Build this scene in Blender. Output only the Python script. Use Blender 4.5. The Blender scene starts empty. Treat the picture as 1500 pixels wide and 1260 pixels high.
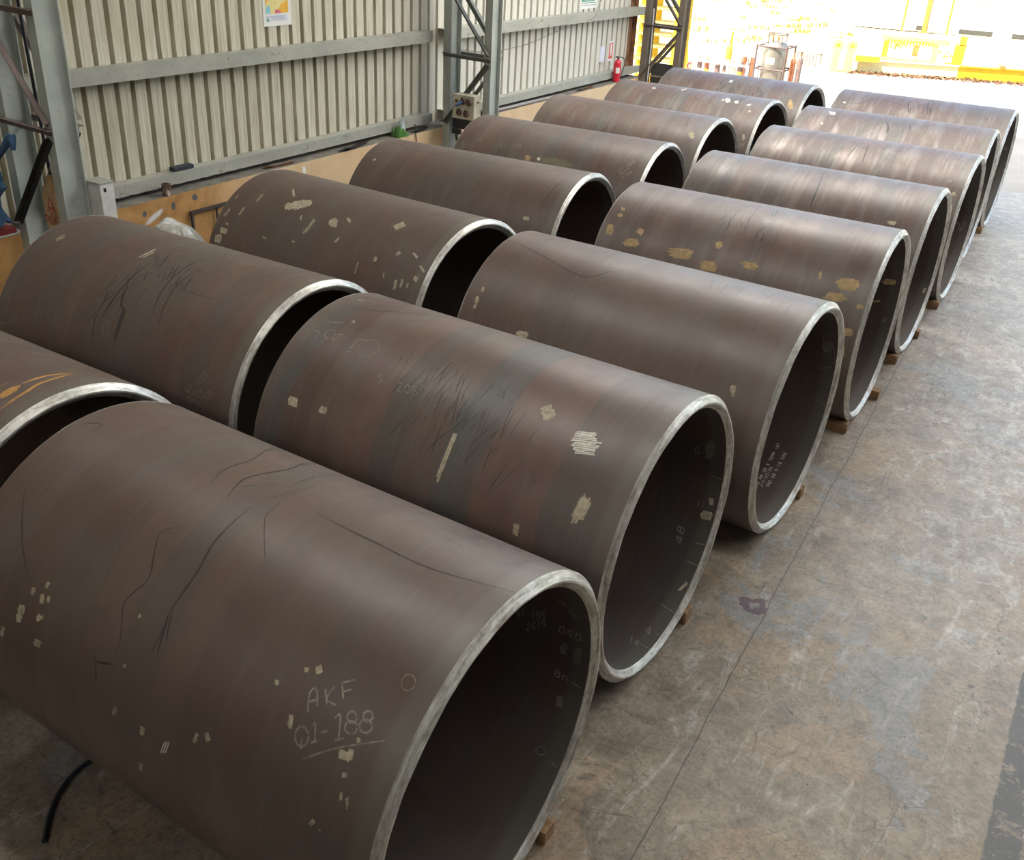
import bpy, bmesh, math, random
from mathutils import Vector, Matrix
random.seed(11)
S = bpy.context.scene
COL = S.collection
R = 0.915          # outer radius of every pipe section
WALL = 0.08
RI = R - WALL
LEN = 2.61
FLOOR = 0.018      # finished floor level
XL = -9.5          # face of the low masonry wall on the left
pi = math.pi

# ------------------------------------------------------------------ helpers
def put(o):
    COL.objects.link(o); return o

def mesh_obj(name, bm, mats, parent=None, smooth=False, angle=None):
    me = bpy.data.meshes.new(name)
    bm.normal_update()
    bm.to_mesh(me); bm.free()
    if not isinstance(mats, (list, tuple)): mats = [mats]
    for m in mats: me.materials.append(m)
    if smooth:
        me.polygons.foreach_set('use_smooth', [True] * len(me.polygons))
        if angle is not None:
            me.set_sharp_from_angle(angle=math.radians(angle))
    o = put(bpy.data.objects.new(name, me))
    if parent is not None: o.parent = parent
    return o

def empty(name, loc=(0, 0, 0), rz=0.0):
    o = put(bpy.data.objects.new(name, None))
    o.location = loc; o.rotation_euler = (0, 0, rz); o.empty_display_size = 0.1
    return o

def tag(o, label, cat, group=None, kind=None):
    o['label'] = label; o['category'] = cat
    if group: o['group'] = group
    if kind: o['kind'] = kind
    return o

def structure(o):
    o['kind'] = 'structure'; return o

def box(bm, x0, x1, y0, y1, z0, z1, M=None):
    vs = [bm.verts.new(v) for v in ((x0,y0,z0),(x1,y0,z0),(x1,y1,z0),(x0,y1,z0),(x0,y0,z1),(x1,y0,z1),(x1,y1,z1),(x0,y1,z1))]
    if M is not None:
        for v in vs: v.co = M @ v.co
    for f in ((0,3,2,1),(4,5,6,7),(0,1,5,4),(1,2,6,5),(2,3,7,6),(3,0,4,7)):
        bm.faces.new([vs[i] for i in f])
    return vs

def bevel(bm, w, seg=2):
    bmesh.ops.bevel(bm, geom=bm.edges[:], offset=w, segments=seg, affect='EDGES', profile=0.5, clamp_overlap=True)

def BM(): return bmesh.new()

def box_bm(x0, x1, y0, y1, z0, z1, bw=0.0, seg=2):
    bm = BM(); box(bm, x0, x1, y0, y1, z0, z1)
    if bw: bevel(bm, bw, seg)
    return bm

def frame_to(a, b, up=Vector((0, 0, 1))):
    a, b = Vector(a), Vector(b); d = (b - a); L = d.length; d.normalize()
    s = d.cross(up)
    if s.length < 1e-4: s = d.cross(Vector((1, 0, 0)))
    s.normalize(); u = s.cross(d)
    return Matrix(((d.x, s.x, u.x, a.x), (d.y, s.y, u.y, a.y), (d.z, s.z, u.z, a.z), (0, 0, 0, 1))), L

def prism(bm, profile, x0, x1, M=None):
    """closed profile of (y,z) points, counter-clockwise, swept along x"""
    a = [bm.verts.new((x0, y, z)) for y, z in profile]; b = [bm.verts.new((x1, y, z)) for y, z in profile]
    n = len(profile)
    for i in range(n): bm.faces.new((a[i], a[(i+1) % n], b[(i+1) % n], b[i]))
    bm.faces.new(a[::-1]); bm.faces.new(b)
    if M is not None:
        for v in a + b: v.co = M @ v.co

def tube(bm, pts, r, seg=8, closed=False, caps=True, r_end=None):
    pts = [Vector(p) for p in pts]; rings = []; n = len(pts); prev = None
    for i, p in enumerate(pts):
        d = (pts[min(i+1, n-1)] - pts[max(i-1, 0)]).normalized()
        if prev is None:
            s = d.cross(Vector((0, 0, 1)))
            if s.length < 1e-3: s = d.cross(Vector((1, 0, 0)))
        else:
            s = prev - d * prev.dot(d)
        s.normalize(); prev = s; u = d.cross(s)
        rr = r if r_end is None else r + (r_end - r) * i / max(1, n-1)
        rings.append([bm.verts.new(p + (s * math.cos(2*pi*k/seg) + u * math.sin(2*pi*k/seg)) * rr) for k in range(seg)])
    for i in range(n-1):
        for k in range(seg):
            bm.faces.new((rings[i][k], rings[i][(k+1) % seg], rings[i+1][(k+1) % seg], rings[i+1][k]))
    if caps:
        bm.faces.new(rings[0][::-1]); bm.faces.new(rings[-1])

def lathe(bm, prof, seg=32, M=None, cap=True):
    """profile of (radius, z) from bottom to top"""
    rings = []
    for r, z in prof:
        ring = [bm.verts.new((max(r, 1e-4) * math.cos(2*pi*k/seg), max(r, 1e-4) * math.sin(2*pi*k/seg), z)) for k in range(seg)]
        rings.append(ring)
    for i in range(len(rings)-1):
        for k in range(seg):
            bm.faces.new((rings[i][k], rings[i][(k+1) % seg], rings[i+1][(k+1) % seg], rings[i+1][k]))
    if cap:
        bm.faces.new(rings[0][::-1]); bm.faces.new(rings[-1])
    if M is not None:
        for ring in rings:
            for v in ring: v.co = M @ v.co

def smooth_path(pts, k=6):
    pts = [Vector(p) for p in pts]; out = []
    for i in range(len(pts)-1):
        p0, p1, p2, p3 = pts[max(i-1, 0)], pts[i], pts[i+1], pts[min(i+2, len(pts)-1)]
        for j in range(k):
            t = j / k
            out.append(0.5 * ((2*p1) + (p2-p0)*t + (2*p0-5*p1+4*p2-p3)*t*t + (3*p1-p0-3*p2+p3)*t**3))
    out.append(pts[-1]); return out

# ------------------------------------------------------------------ materials
def srgb(r, g, b):
    f = lambda c: (c/255/12.92) if c/255 <= 0.04045 else ((c/255+0.055)/1.055)**2.4
    return (f(r), f(g), f(b), 1)

class NT:
    def __init__(s, name):
        s.m = bpy.data.materials.new(name); s.m.use_nodes = True
        s.t = s.m.node_tree; s.n = s.t.nodes; s.p = s.n['Principled BSDF']
    def node(s, typ, **kw):
        nd = s.n.new(typ)
        for k, v in kw.items():
            if k.startswith('i_'): nd.inputs[k[2:].replace('_', ' ')].default_value = v
            else: setattr(nd, k, v)
        return nd
    def link(s, a, b): s.t.links.new(a, b)
    def coord(s, scale=(1, 1, 1), kind='Object', loc=(0, 0, 0)):
        tc = s.node('ShaderNodeTexCoord'); mp = s.node('ShaderNodeMapping')
        mp.inputs['Scale'].default_value = scale; mp.inputs['Location'].default_value = loc
        s.link(tc.outputs[kind], mp.inputs['Vector']); return mp.outputs['Vector']
    def noise(s, vec, scale=5, detail=4, rough=0.55, dist=0.0, dims='3D'):
        nd = s.node('ShaderNodeTexNoise', noise_dimensions=dims)
        nd.inputs['Scale'].default_value = scale; nd.inputs['Detail'].default_value = detail
        nd.inputs['Roughness'].default_value = rough; nd.inputs['Distortion'].default_value = dist
        if vec is not None: s.link(vec, nd.inputs['Vector' if dims != '1D' else 'W'])
        return nd.outputs['Fac']
    def ramp(s, fac, stops, interp='LINEAR'):
        nd = s.node('ShaderNodeValToRGB'); cr = nd.color_ramp; cr.interpolation = interp
        while len(cr.elements) > 1: cr.elements.remove(cr.elements[-1])
        for i, (p, c) in enumerate(stops):
            e = cr.elements[0] if i == 0 else cr.elements.new(p)
            e.position = p; e.color = c if len(c) == 4 else (*c, 1)
        s.link(fac, nd.inputs['Fac']); return nd.outputs['Color']
    def mix(s, fac, a, b, mode='MIX'):
        nd = s.node('ShaderNodeMix', data_type='RGBA', blend_type=mode)
        for src, i in ((fac, 0), (a, 6), (b, 7)):
            if hasattr(src, 'is_linked'): s.link(src, nd.inputs[i])
            else: nd.inputs[i].default_value = src
        return nd.outputs[2]
    def math(s, op, a, b=0.0, c=None, clamp=False):
        nd = s.node('ShaderNodeMath', operation=op, use_clamp=clamp)
        for i, v in enumerate((a, b, c)):
            if v is None: continue
            if hasattr(v, 'is_linked'): s.link(v, nd.inputs[i])
            else: nd.inputs[i].default_value = v
        return nd.outputs[0]
    def sep(s, vec):
        nd = s.node('ShaderNodeSeparateXYZ'); s.link(vec, nd.inputs[0]); return nd.outputs
    def comb(s, x, y, z):
        nd = s.node('ShaderNodeCombineXYZ')
        for i, v in enumerate((x, y, z)):
            if hasattr(v, 'is_linked'): s.link(v, nd.inputs[i])
            else: nd.inputs[i].default_value = v
        return nd.outputs[0]
    def smoothstep(s, v, a, b):
        nd = s.node('ShaderNodeMapRange', interpolation_type='SMOOTHSTEP')
        s.link(v, nd.inputs[0]); nd.inputs[1].default_value = a; nd.inputs[2].default_value = b
        return nd.outputs[0]
    def bump(s, h, strength=0.3, dist=0.01):
        nd = s.node('ShaderNodeBump'); nd.inputs['Strength'].default_value = strength; nd.inputs['Distance'].default_value = dist
        s.link(h, nd.inputs['Height']); s.link(nd.outputs[0], s.p.inputs['Normal'])
    def out(s, col=None, rough=None, metal=None, spec=None):
        for v, k in ((col, 'Base Color'), (rough, 'Roughness'), (metal, 'Metallic'), (spec, 'Specular IOR Level')):
            if v is None: continue
            if hasattr(v, 'is_linked'): s.link(v, s.p.inputs[k])
            else: s.p.inputs[k].default_value = v
        return s.m

def plain(name, c, rough=0.6, metal=0.0, var=0.18, scale=6, stretch=(1, 1, 1), bump=0.0):
    t = NT(name); v = t.coord(stretch)
    n = t.noise(v, scale, 5, 0.6)
    lo = tuple(x*(1-var) for x in c[:3]); hi = tuple(min(1, x*(1+var)) for x in c[:3])
    col = t.ramp(n, [(0.3, lo), (0.7, hi)])
    if bump: t.bump(n, bump, 0.01)
    return t.out(col, rough, metal)

def mat_steel(name='mill_scale_steel', bore=False):
    t = NT(name)
    v = t.coord(); x = t.sep(v)[0]
    oi = t.node('ShaderNodeObjectInfo'); osep = t.node('ShaderNodeSeparateColor'); t.link(oi.outputs['Color'], osep.inputs[0])
    seed, amount, gloss = osep.outputs[0], osep.outputs[1], osep.outputs[2]
    w = t.math('MULTIPLY_ADD', seed, 37.0, x)
    # wobble the band edges a little round the pipe
    wob = t.noise(v, 1.6, 2, 0.5)
    w2 = t.math('MULTIPLY_ADD', wob, 0.10, w)
    vo = t.node('ShaderNodeTexVoronoi', voronoi_dimensions='1D', feature='F1'); vo.inputs['Scale'].default_value = 4.2
    t.link(w2, vo.inputs['W'])
    cs = t.node('ShaderNodeSeparateColor'); t.link(vo.outputs['Color'], cs.inputs[0])
    band = t.ramp(cs.outputs[0], [(0.0, (0.098, 0.066, 0.056)), (0.22, (0.122, 0.094, 0.080)), (0.45, (0.092, 0.082, 0.076)), (0.62, (0.140, 0.093, 0.078)), (0.80, (0.088, 0.092, 0.092)), (0.93, (0.125, 0.105, 0.092))], 'CONSTANT')
    base = t.mix(amount, (0.112, 0.086, 0.073, 1), band)
    # soft mottling
    m1 = t.noise(v, 2.3, 5, 0.6, 0.6)
    base = t.mix(t.smoothstep(m1, 0.4, 0.75), base, (0.105, 0.066, 0.056, 1))
    m2 = t.noise(v, 7.0, 6, 0.65)
    base = t.mix(t.math('MULTIPLY', t.smoothstep(m2, 0.5, 0.8), 0.45), base, (0.075, 0.073, 0.070, 1))
    # fine scale streaks running round the pipe
    vs = t.coord((26, 2.2, 2.2)); st = t.noise(vs, 1.0, 4, 0.6)
    base = t.mix(t.math('MULTIPLY', t.smoothstep(st, 0.52, 0.85), 0.30), base, (0.17, 0.15, 0.14, 1))
    # ground strip next to the bevelled end
    edge = t.math('MULTIPLY', t.smoothstep(t.math('MULTIPLY_ADD', wob, 0.05, x), -0.10, -0.05), 0.7)
    base = t.mix(edge, base, (0.135, 0.128, 0.112, 1))
    base = t.mix(1.0, base, (0.66, 0.64, 0.62, 1) if bore else (0.97, 0.865, 0.80, 1), 'MULTIPLY')  # bore multiplied darker: the shade inside the pipe is put into its colour
    rn = t.noise(v, 11, 4, 0.6)
    # patches and hoops rubbed to bare metal
    hoop = t.noise(t.coord((5.0, 0.9, 0.9)), 1.5, 5, 0.6, 0.3)
    rub = t.math('MULTIPLY', t.smoothstep(t.math('MULTIPLY_ADD', st, 0.45, hoop), 0.66, 0.90), gloss)
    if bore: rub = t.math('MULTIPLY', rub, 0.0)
    base = t.mix(t.math('MULTIPLY', rub, 0.75), base, (0.245, 0.22, 0.205, 1))
    r = t.math('MULTIPLY_ADD', rn, 0.20, 0.31)
    r = t.math('MULTIPLY_ADD', cs.outputs[1], 0.10, r)
    hb = t.noise(v, 3.0, 3, 0.5); t.bump(t.math('MULTIPLY_ADD', st, 0.15, hb), 0.10, 0.02)
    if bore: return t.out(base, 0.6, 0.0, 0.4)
    t.p.inputs['Coat Weight'].default_value = 0.06; t.p.inputs['Coat Roughness'].default_value = 0.33; t.p.inputs['Coat IOR'].default_value = 1.6
    return t.out(base, r, t.math('MULTIPLY', rub, 0.75), 0.7)

def mat_rim():
    t = NT('ground_bevel_steel'); v = t.coord(); c3 = t.sep(v)
    ang = t.math('ARCTAN2', c3[1], c3[2]); rad = t.math('SQRT', t.math('ADD', t.math('MULTIPLY', c3[1], c3[1]), t.math('MULTIPLY', c3[2], c3[2])))
    oi = t.node('ShaderNodeObjectInfo')
    pv = t.comb(t.math('MULTIPLY_ADD', oi.outputs['Random'], 50.0, t.math('MULTIPLY', ang, 5.0)), t.math('MULTIPLY', c3[0], 45.0), t.math('MULTIPLY', rad, 45.0))
    n = t.noise(pv, 1.0, 6, 0.7, 0.3); n2 = t.noise(v, 4, 4, 0.6); n3 = t.noise(v, 26, 4, 0.7)
    c = t.ramp(t.math('MULTIPLY_ADD', n3, 0.3, t.math('MULTIPLY', n, 0.75)), [(0.33, (0.17, 0.15, 0.125)), (0.44, (0.36, 0.34, 0.30)), (0.55, (0.55, 0.54, 0.50)), (0.70, (0.80, 0.80, 0.78))])
    c = t.mix(t.math('MULTIPLY', t.smoothstep(n2, 0.55, 0.72), 0.6), c, (0.25, 0.205, 0.165, 1))
    t.bump(n, 0.3, 0.004)
    return t.out(c, t.math('MULTIPLY_ADD', n3, 0.2, 0.34), 0.6)

def mat_floor():
    t = NT('worn_concrete'); v = t.coord(); s = t.sep(v)
    n1 = t.noise(v, 0.9, 6, 0.62, 0.4); n2 = t.noise(v, 3.2, 7, 0.68, 0.3); n3 = t.noise(v, 16, 6, 0.7)
    col = t.ramp(n2, [(0.30, (0.158, 0.124, 0.092)), (0.5, (0.222, 0.182, 0.140)), (0.72, (0.285, 0.242, 0.196))])
    # older tan layer and grey patches, hard flaky edges
    flake = t.math('MULTIPLY_ADD', n3, 0.22, t.noise(v, 1.15, 5, 0.6, 0.8))
    col = t.mix(t.math('MULTIPLY', t.smoothstep(flake, 0.66, 0.675), 0.75), col, (0.275, 0.205, 0.14, 1))
    vg = t.coord((1, 1, 1), loc=(13.1, 4.7, 0)); g = t.math('MULTIPLY_ADD', n3, 0.16, t.noise(vg, 0.75, 5, 0.6, 0.6))
    col = t.mix(t.math('MULTIPLY', t.smoothstep(g, 0.655, 0.675), 0.75), col, (0.20, 0.205, 0.205, 1))
    # greyer towards the trafficked lane and the open end
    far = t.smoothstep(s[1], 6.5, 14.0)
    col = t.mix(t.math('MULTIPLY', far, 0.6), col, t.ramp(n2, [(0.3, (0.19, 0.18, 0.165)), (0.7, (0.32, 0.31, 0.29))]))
    # dusty light scuffs
    sc = t.noise(t.coord((3.0, 0.7, 1)), 2.2, 6, 0.7, 1.2)
    col = t.mix(t.math('MULTIPLY', t.smoothstep(sc, 0.54, 0.68), 0.55), col, (0.42, 0.405, 0.375, 1))
    sc2 = t.noise(t.coord((0.8, 3.4, 1), loc=(3, 8, 0)), 2.0, 6, 0.7, 1.0)
    col = t.mix(t.math('MULTIPLY', t.smoothstep(sc2, 0.60, 0.78), 0.35), col, (0.12, 0.10, 0.09, 1))
    mouth_glow = t.math('MULTIPLY', t.smoothstep(t.math('MULTIPLY_ADD', n2, 3.0, s[1]), 12.5, 21.5), 0.9)  # paler towards the shed mouth: daylight gradient painted into the floor colour
    col = t.mix(mouth_glow, col, t.ramp(n2, [(0.3, (0.30, 0.275, 0.235)), (0.7, (0.40, 0.375, 0.33))]))
    # thin dark gouges: two stretched voronoi edge fields masked by noise
    for k, (sx, sy, rot, sc_) in enumerate(((1.0, 6.0, 0.5, 2.4), (6.0, 1.0, 0.25, 2.2), (1.5, 1.5, 0.9, 5.5))):
        mp = t.node('ShaderNodeMapping'); tc = t.node('ShaderNodeTexCoord'); t.link(tc.outputs['Object'], mp.inputs['Vector'])
        mp.inputs['Rotation'].default_value = (0, 0, rot); mp.inputs['Scale'].default_value = (sx, sy, 1); mp.inputs['Location'].default_value = (k*7.7, k*3.1, 0)
        vo = t.node('ShaderNodeTexVoronoi', feature='DISTANCE_TO_EDGE'); vo.inputs['Scale'].default_value = sc_
        wv = t.node('ShaderNodeVectorMath', operation='MULTIPLY_ADD')
        nz = t.node('ShaderNodeTexNoise'); nz.inputs['Scale'].default_value = 3.0; t.link(mp.outputs[0], nz.inputs['Vector'])
        t.link(nz.outputs['Color'], wv.inputs[0]); wv.inputs[1].default_value = (0.22, 0.22, 0); t.link(mp.outputs[0], wv.inputs[2])
        t.link(wv.outputs[0], vo.inputs['Vector'])
        ln = t.math('SUBTRACT', 1.0, t.smoothstep(vo.outputs['Distance'], 0.003, 0.014))
        mk = t.smoothstep(t.noise(t.coord(loc=(k*5.0, 2.0, 0)), 2.4, 4, 0.6), 0.48, 0.56)
        col = t.mix(t.math('MULTIPLY', t.math('MULTIPLY', ln, mk), 0.62), col, (0.075, 0.060, 0.048, 1))
    lane = t.math('MULTIPLY', t.smoothstep(t.math('MULTIPLY_ADD', n2, 0.5, s[0]), -1.0, 0.1), t.smoothstep(s[1], 5.0, 7.0))
    white = t.smoothstep(t.noise(t.coord((1.3, 0.9, 1), loc=(2, 9, 0)), 3.2, 7, 0.75, 0.8), 0.50, 0.60)
    col = t.mix(t.math('MULTIPLY', t.math('MULTIPLY', lane, white), 0.55), col, (0.44, 0.435, 0.42, 1))
    col = t.mix(t.math('MULTIPLY', lane, 0.25), col, (0.36, 0.35, 0.33, 1))  # whole lane lifted paler: shine from the open end painted in
    ch = t.node('ShaderNodeTexVoronoi'); ch.inputs['Scale'].default_value = 9.0
    cv = t.node('ShaderNodeVectorMath', operation='MULTIPLY_ADD'); cn = t.node('ShaderNodeTexNoise'); cn.inputs['Scale'].default_value = 30.0
    t.link(v, cn.inputs['Vector']); t.link(cn.outputs['Color'], cv.inputs[0]); cv.inputs[1].default_value = (0.06, 0.06, 0); t.link(v, cv.inputs[2]); t.link(cv.outputs[0], ch.inputs['Vector'])
    chips = t.math('MULTIPLY', t.math('SUBTRACT', 1.0, t.smoothstep(ch.outputs['Distance'], 0.07, 0.12)), t.smoothstep(t.noise(v, 1.4, 4, 0.6), 0.46, 0.56))
    col = t.mix(t.math('MULTIPLY', chips, 0.7), col, (0.075, 0.060, 0.05, 1))
    # fine grain
    gr = t.noise(v, 38, 6, 0.75); gr2 = t.noise(v, 7.5, 7, 0.72, 0.6)
    col = t.mix(1.0, col, t.ramp(gr, [(0.30, (0.62, 0.60, 0.58)), (0.5, (1.0, 1.0, 1.0)), (0.72, (1.22, 1.22, 1.22))]), 'MULTIPLY')
    col = t.mix(1.0, col, t.ramp(gr2, [(0.30, (0.66, 0.64, 0.62)), (0.5, (0.98, 0.98, 0.98)), (0.70, (1.28, 1.27, 1.25))]), 'MULTIPLY')
    # pits
    vo = t.node('ShaderNodeTexVoronoi'); vo.inputs['Scale'].default_value = 2.6; vo.inputs['Randomness'].default_value = 1
    vv = t.node('ShaderNodeVectorMath', operation='MULTIPLY_ADD'); nz = t.node('ShaderNodeTexNoise'); nz.inputs['Scale'].default_value = 12.0
    t.link(v, nz.inputs['Vector']); t.link(nz.outputs['Color'], vv.inputs[0]); vv.inputs[1].default_value = (0.16, 0.16, 0); t.link(v, vv.inputs[2]); t.link(vv.outputs[0], vo.inputs['Vector'])
    pit = t.math('SUBTRACT', 1.0, t.smoothstep(vo.outputs['Distance'], 0.03, 0.06))
    col = t.mix(t.math('MULTIPLY', pit, 0.75), col, (0.075, 0.062, 0.055, 1))
    # joint running along the bay, slightly skewed
    wob = t.math('MULTIPLY', t.math('SUBTRACT', t.noise(v, 1.3, 5, 0.6), 0.5), 0.07)
    d = t.math('ABSOLUTE', t.math('ADD', t.math('ADD', t.math('MULTIPLY_ADD', s[1], 0.063, 0.94), s[0]), wob))
    joint = t.math('SUBTRACT', 1.0, t.smoothstep(d, 0.0015, 0.006))
    soft = t.math('SUBTRACT', 1.0, t.smoothstep(d, 0.0, 0.07))
    col = t.mix(t.math('MULTIPLY', soft, 0.18), col, (0.17, 0.15, 0.13, 1))
    col = t.mix(t.math('MULTIPLY', joint, 0.85), col, (0.055, 0.047, 0.04, 1))
    # painted grey traffic line on the right, worn
    e = t.math('MULTIPLY_ADD', n3, 0.05, s[0])
    e2 = t.math('MULTIPLY_ADD', s[1], 0.024, e)
    band = t.math('MULTIPLY', t.smoothstep(e2, 0.452, 0.466), t.math('SUBTRACT', 1.0, t.smoothstep(e2, 0.620, 0.634)))
    worn = t.math('SUBTRACT', 1.0, t.math('MULTIPLY', t.smoothstep(t.noise(v, 9, 7, 0.75), 0.54, 0.60), 0.8))
    col = t.mix(t.math('MULTIPLY', band, worn), col, (0.062, 0.062, 0.060, 1))
    # scuffed skid trail beside the line
    e3 = t.math('ABSOLUTE', t.math('ADD', t.math('MULTIPLY_ADD', s[1], 0.05, -0.42), s[0]))
    sk = t.math('MULTIPLY', t.math('SUBTRACT', 1.0, t.smoothstep(e3, 0.015, 0.035)), t.smoothstep(t.noise(t.coord((1, 1, 1)), 22, 3, 0.6), 0.55, 0.62))
    sk = t.math('MULTIPLY', sk, t.math('MULTIPLY', t.smoothstep(s[1], 5.0, 5.3), t.math('SUBTRACT', 1.0, t.smoothstep(s[1], 6.6, 6.9))))
    col = t.mix(t.math('MULTIPLY', sk, 0.85), col, (0.09, 0.075, 0.06, 1))
    # spilt purple paint
    px = t.math('MULTIPLY_ADD', t.noise(v, 9, 3), 0.16, s[0]); py = t.math('MULTIPLY_ADD', t.noise(t.coord(loc=(5, 5, 0)), 9, 3), 0.16, s[1])
    dd = t.math('SQRT', t.math('ADD', t.math('POWER', t.math('ADD', px, PURPLE[0]), 2), t.math('POWER', t.math('ADD', py, PURPLE[1]), 2)))
    ring = t.math('MULTIPLY', t.math('SUBTRACT', 1.0, t.smoothstep(dd, 0.085, 0.10)), t.smoothstep(dd, 0.02, 0.045))
    col = t.mix(t.math('MULTIPLY', ring, 0.8), col, (0.065, 0.032, 0.055, 1))
    r = t.math('MULTIPLY_ADD', n2, 0.25, 0.36)
    t.bump(t.math('MULTIPLY_ADD', pit, -0.6, t.math('MULTIPLY_ADD', n3, 0.35, n2)), 0.35, 0.012)
    return t.out(col, r, 0.0, 0.5)

def mat_sheet():
    t = NT('dirty_cream_sheeting'); v = t.coord(); s = t.sep(v)
    streak = t.noise(t.coord((1, 22, 0.9)), 1.5, 5, 0.65); big = t.noise(v, 1.1, 4, 0.6, 0.5)
    c = t.ramp(streak, [(0.25, (0.34, 0.30, 0.205)), (0.5, (0.52, 0.485, 0.37)), (0.75, (0.68, 0.65, 0.55))])
    c = t.mix(t.math('MULTIPLY', t.smoothstep(big, 0.52, 0.75), 0.35), c, (0.42, 0.33, 0.20, 1))
    clean = t.smoothstep(s[1], 9.5, 15.0)
    c = t.mix(t.math('MULTIPLY', clean, 0.55), c, (0.70, 0.68, 0.63, 1))
    fine = t.noise(t.coord((1, 60, 1.5)), 2, 4, 0.6)
    c = t.mix(t.math('MULTIPLY', t.smoothstep(fine, 0.6, 0.75), 0.4), c, (0.30, 0.26, 0.19, 1))
    sm = t.noise(v, 0.8, 3, 0.6, 0.4)
    c = t.mix(t.math('MULTIPLY', t.smoothstep(sm, 0.62, 0.72), 0.3), c, (0.28, 0.25, 0.21, 1))
    return t.out(c, 0.55)

def mat_dado():
    t = NT('buff_painted_masonry'); v = t.coord(); s = t.sep(v)
    n = t.noise(v, 1.3, 6, 0.65, 0.5); drip = t.noise(t.coord((1, 9, 0.7)), 1.6, 5, 0.65)
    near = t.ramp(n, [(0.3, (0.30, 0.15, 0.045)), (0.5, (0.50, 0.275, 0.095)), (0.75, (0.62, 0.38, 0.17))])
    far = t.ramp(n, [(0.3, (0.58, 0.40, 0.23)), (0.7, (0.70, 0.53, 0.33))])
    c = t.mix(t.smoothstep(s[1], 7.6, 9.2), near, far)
    c = t.mix(t.math('MULTIPLY', t.smoothstep(drip, 0.58, 0.8), 0.45), c, (0.25, 0.13, 0.06, 1))
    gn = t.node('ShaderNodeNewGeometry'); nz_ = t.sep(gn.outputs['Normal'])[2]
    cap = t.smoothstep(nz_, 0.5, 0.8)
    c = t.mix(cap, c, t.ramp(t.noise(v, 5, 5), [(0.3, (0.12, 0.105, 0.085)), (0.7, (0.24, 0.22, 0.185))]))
    # grey filled bolt patches and a white lime smear
    for (py, pz, ry, rz, colr) in ((7.39, 0.985, .035, .055, (0.10, 0.105, 0.105, 1)), (7.72, 1.02, .05, .045, (0.10, 0.105, 0.105, 1)), (6.97, 0.97, .035, .04, (0.10, 0.105, 0.105, 1)), (6.53, 0.98, .05, .03, (0.09, 0.09, 0.09, 1)), (7.10, 0.91, .17, .05, (0.66, 0.66, 0.68, 1)), (9.62, 1.02, .03, .06, (0.8, 0.8, 0.8, 1))):
        slope = 0.42 if ry > 0.1 else 0.0
        zz = t.math('SUBTRACT', t.math('SUBTRACT', s[2], pz), t.math('MULTIPLY', t.math('SUBTRACT', s[1], py), slope))
        dy = t.math('DIVIDE', t.math('SUBTRACT', s[1], py), ry); dz = t.math('DIVIDE', zz, rz)
        d = t.math('ADD', t.math('ADD', t.math('MULTIPLY', dy, dy), t.math('MULTIPLY', dz, dz)), t.math('MULTIPLY', t.math('SUBTRACT', t.noise(v, 14, 3), 0.5), 1.2))
        c = t.mix(t.math('SUBTRACT', 1.0, t.smoothstep(d, 0.55 if ry < .1 else 0.0, 1.0)), c, colr)
    t.bump(t.noise(v, 30, 5), 0.25, 0.01)
    return t.out(c, 0.8)

def mat_paint_steel(name, c, rust=0.25, stretch=(1, 1, 1)):
    t = NT(name); v = t.coord(stretch)
    n = t.noise(v, 3, 5, 0.65); n2 = t.noise(v, 14, 5, 0.7)
    col = t.ramp(n, [(0.3, tuple(x*0.82 for x in c)), (0.7, tuple(min(1, x*1.12) for x in c))])
    col = t.mix(t.math('MULTIPLY', t.smoothstep(t.math('MULTIPLY_ADD', n, 0.4, n2), 0.80, 0.92), min(1, rust*3)), col, (0.15, 0.075, 0.045, 1))
    return t.out(col, 0.5)

SKY_STRENGTH = 0.55
SUN_ENERGY = 14.0
ROOF_W = 1000.0
EXPOSURE = 0.0

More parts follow.
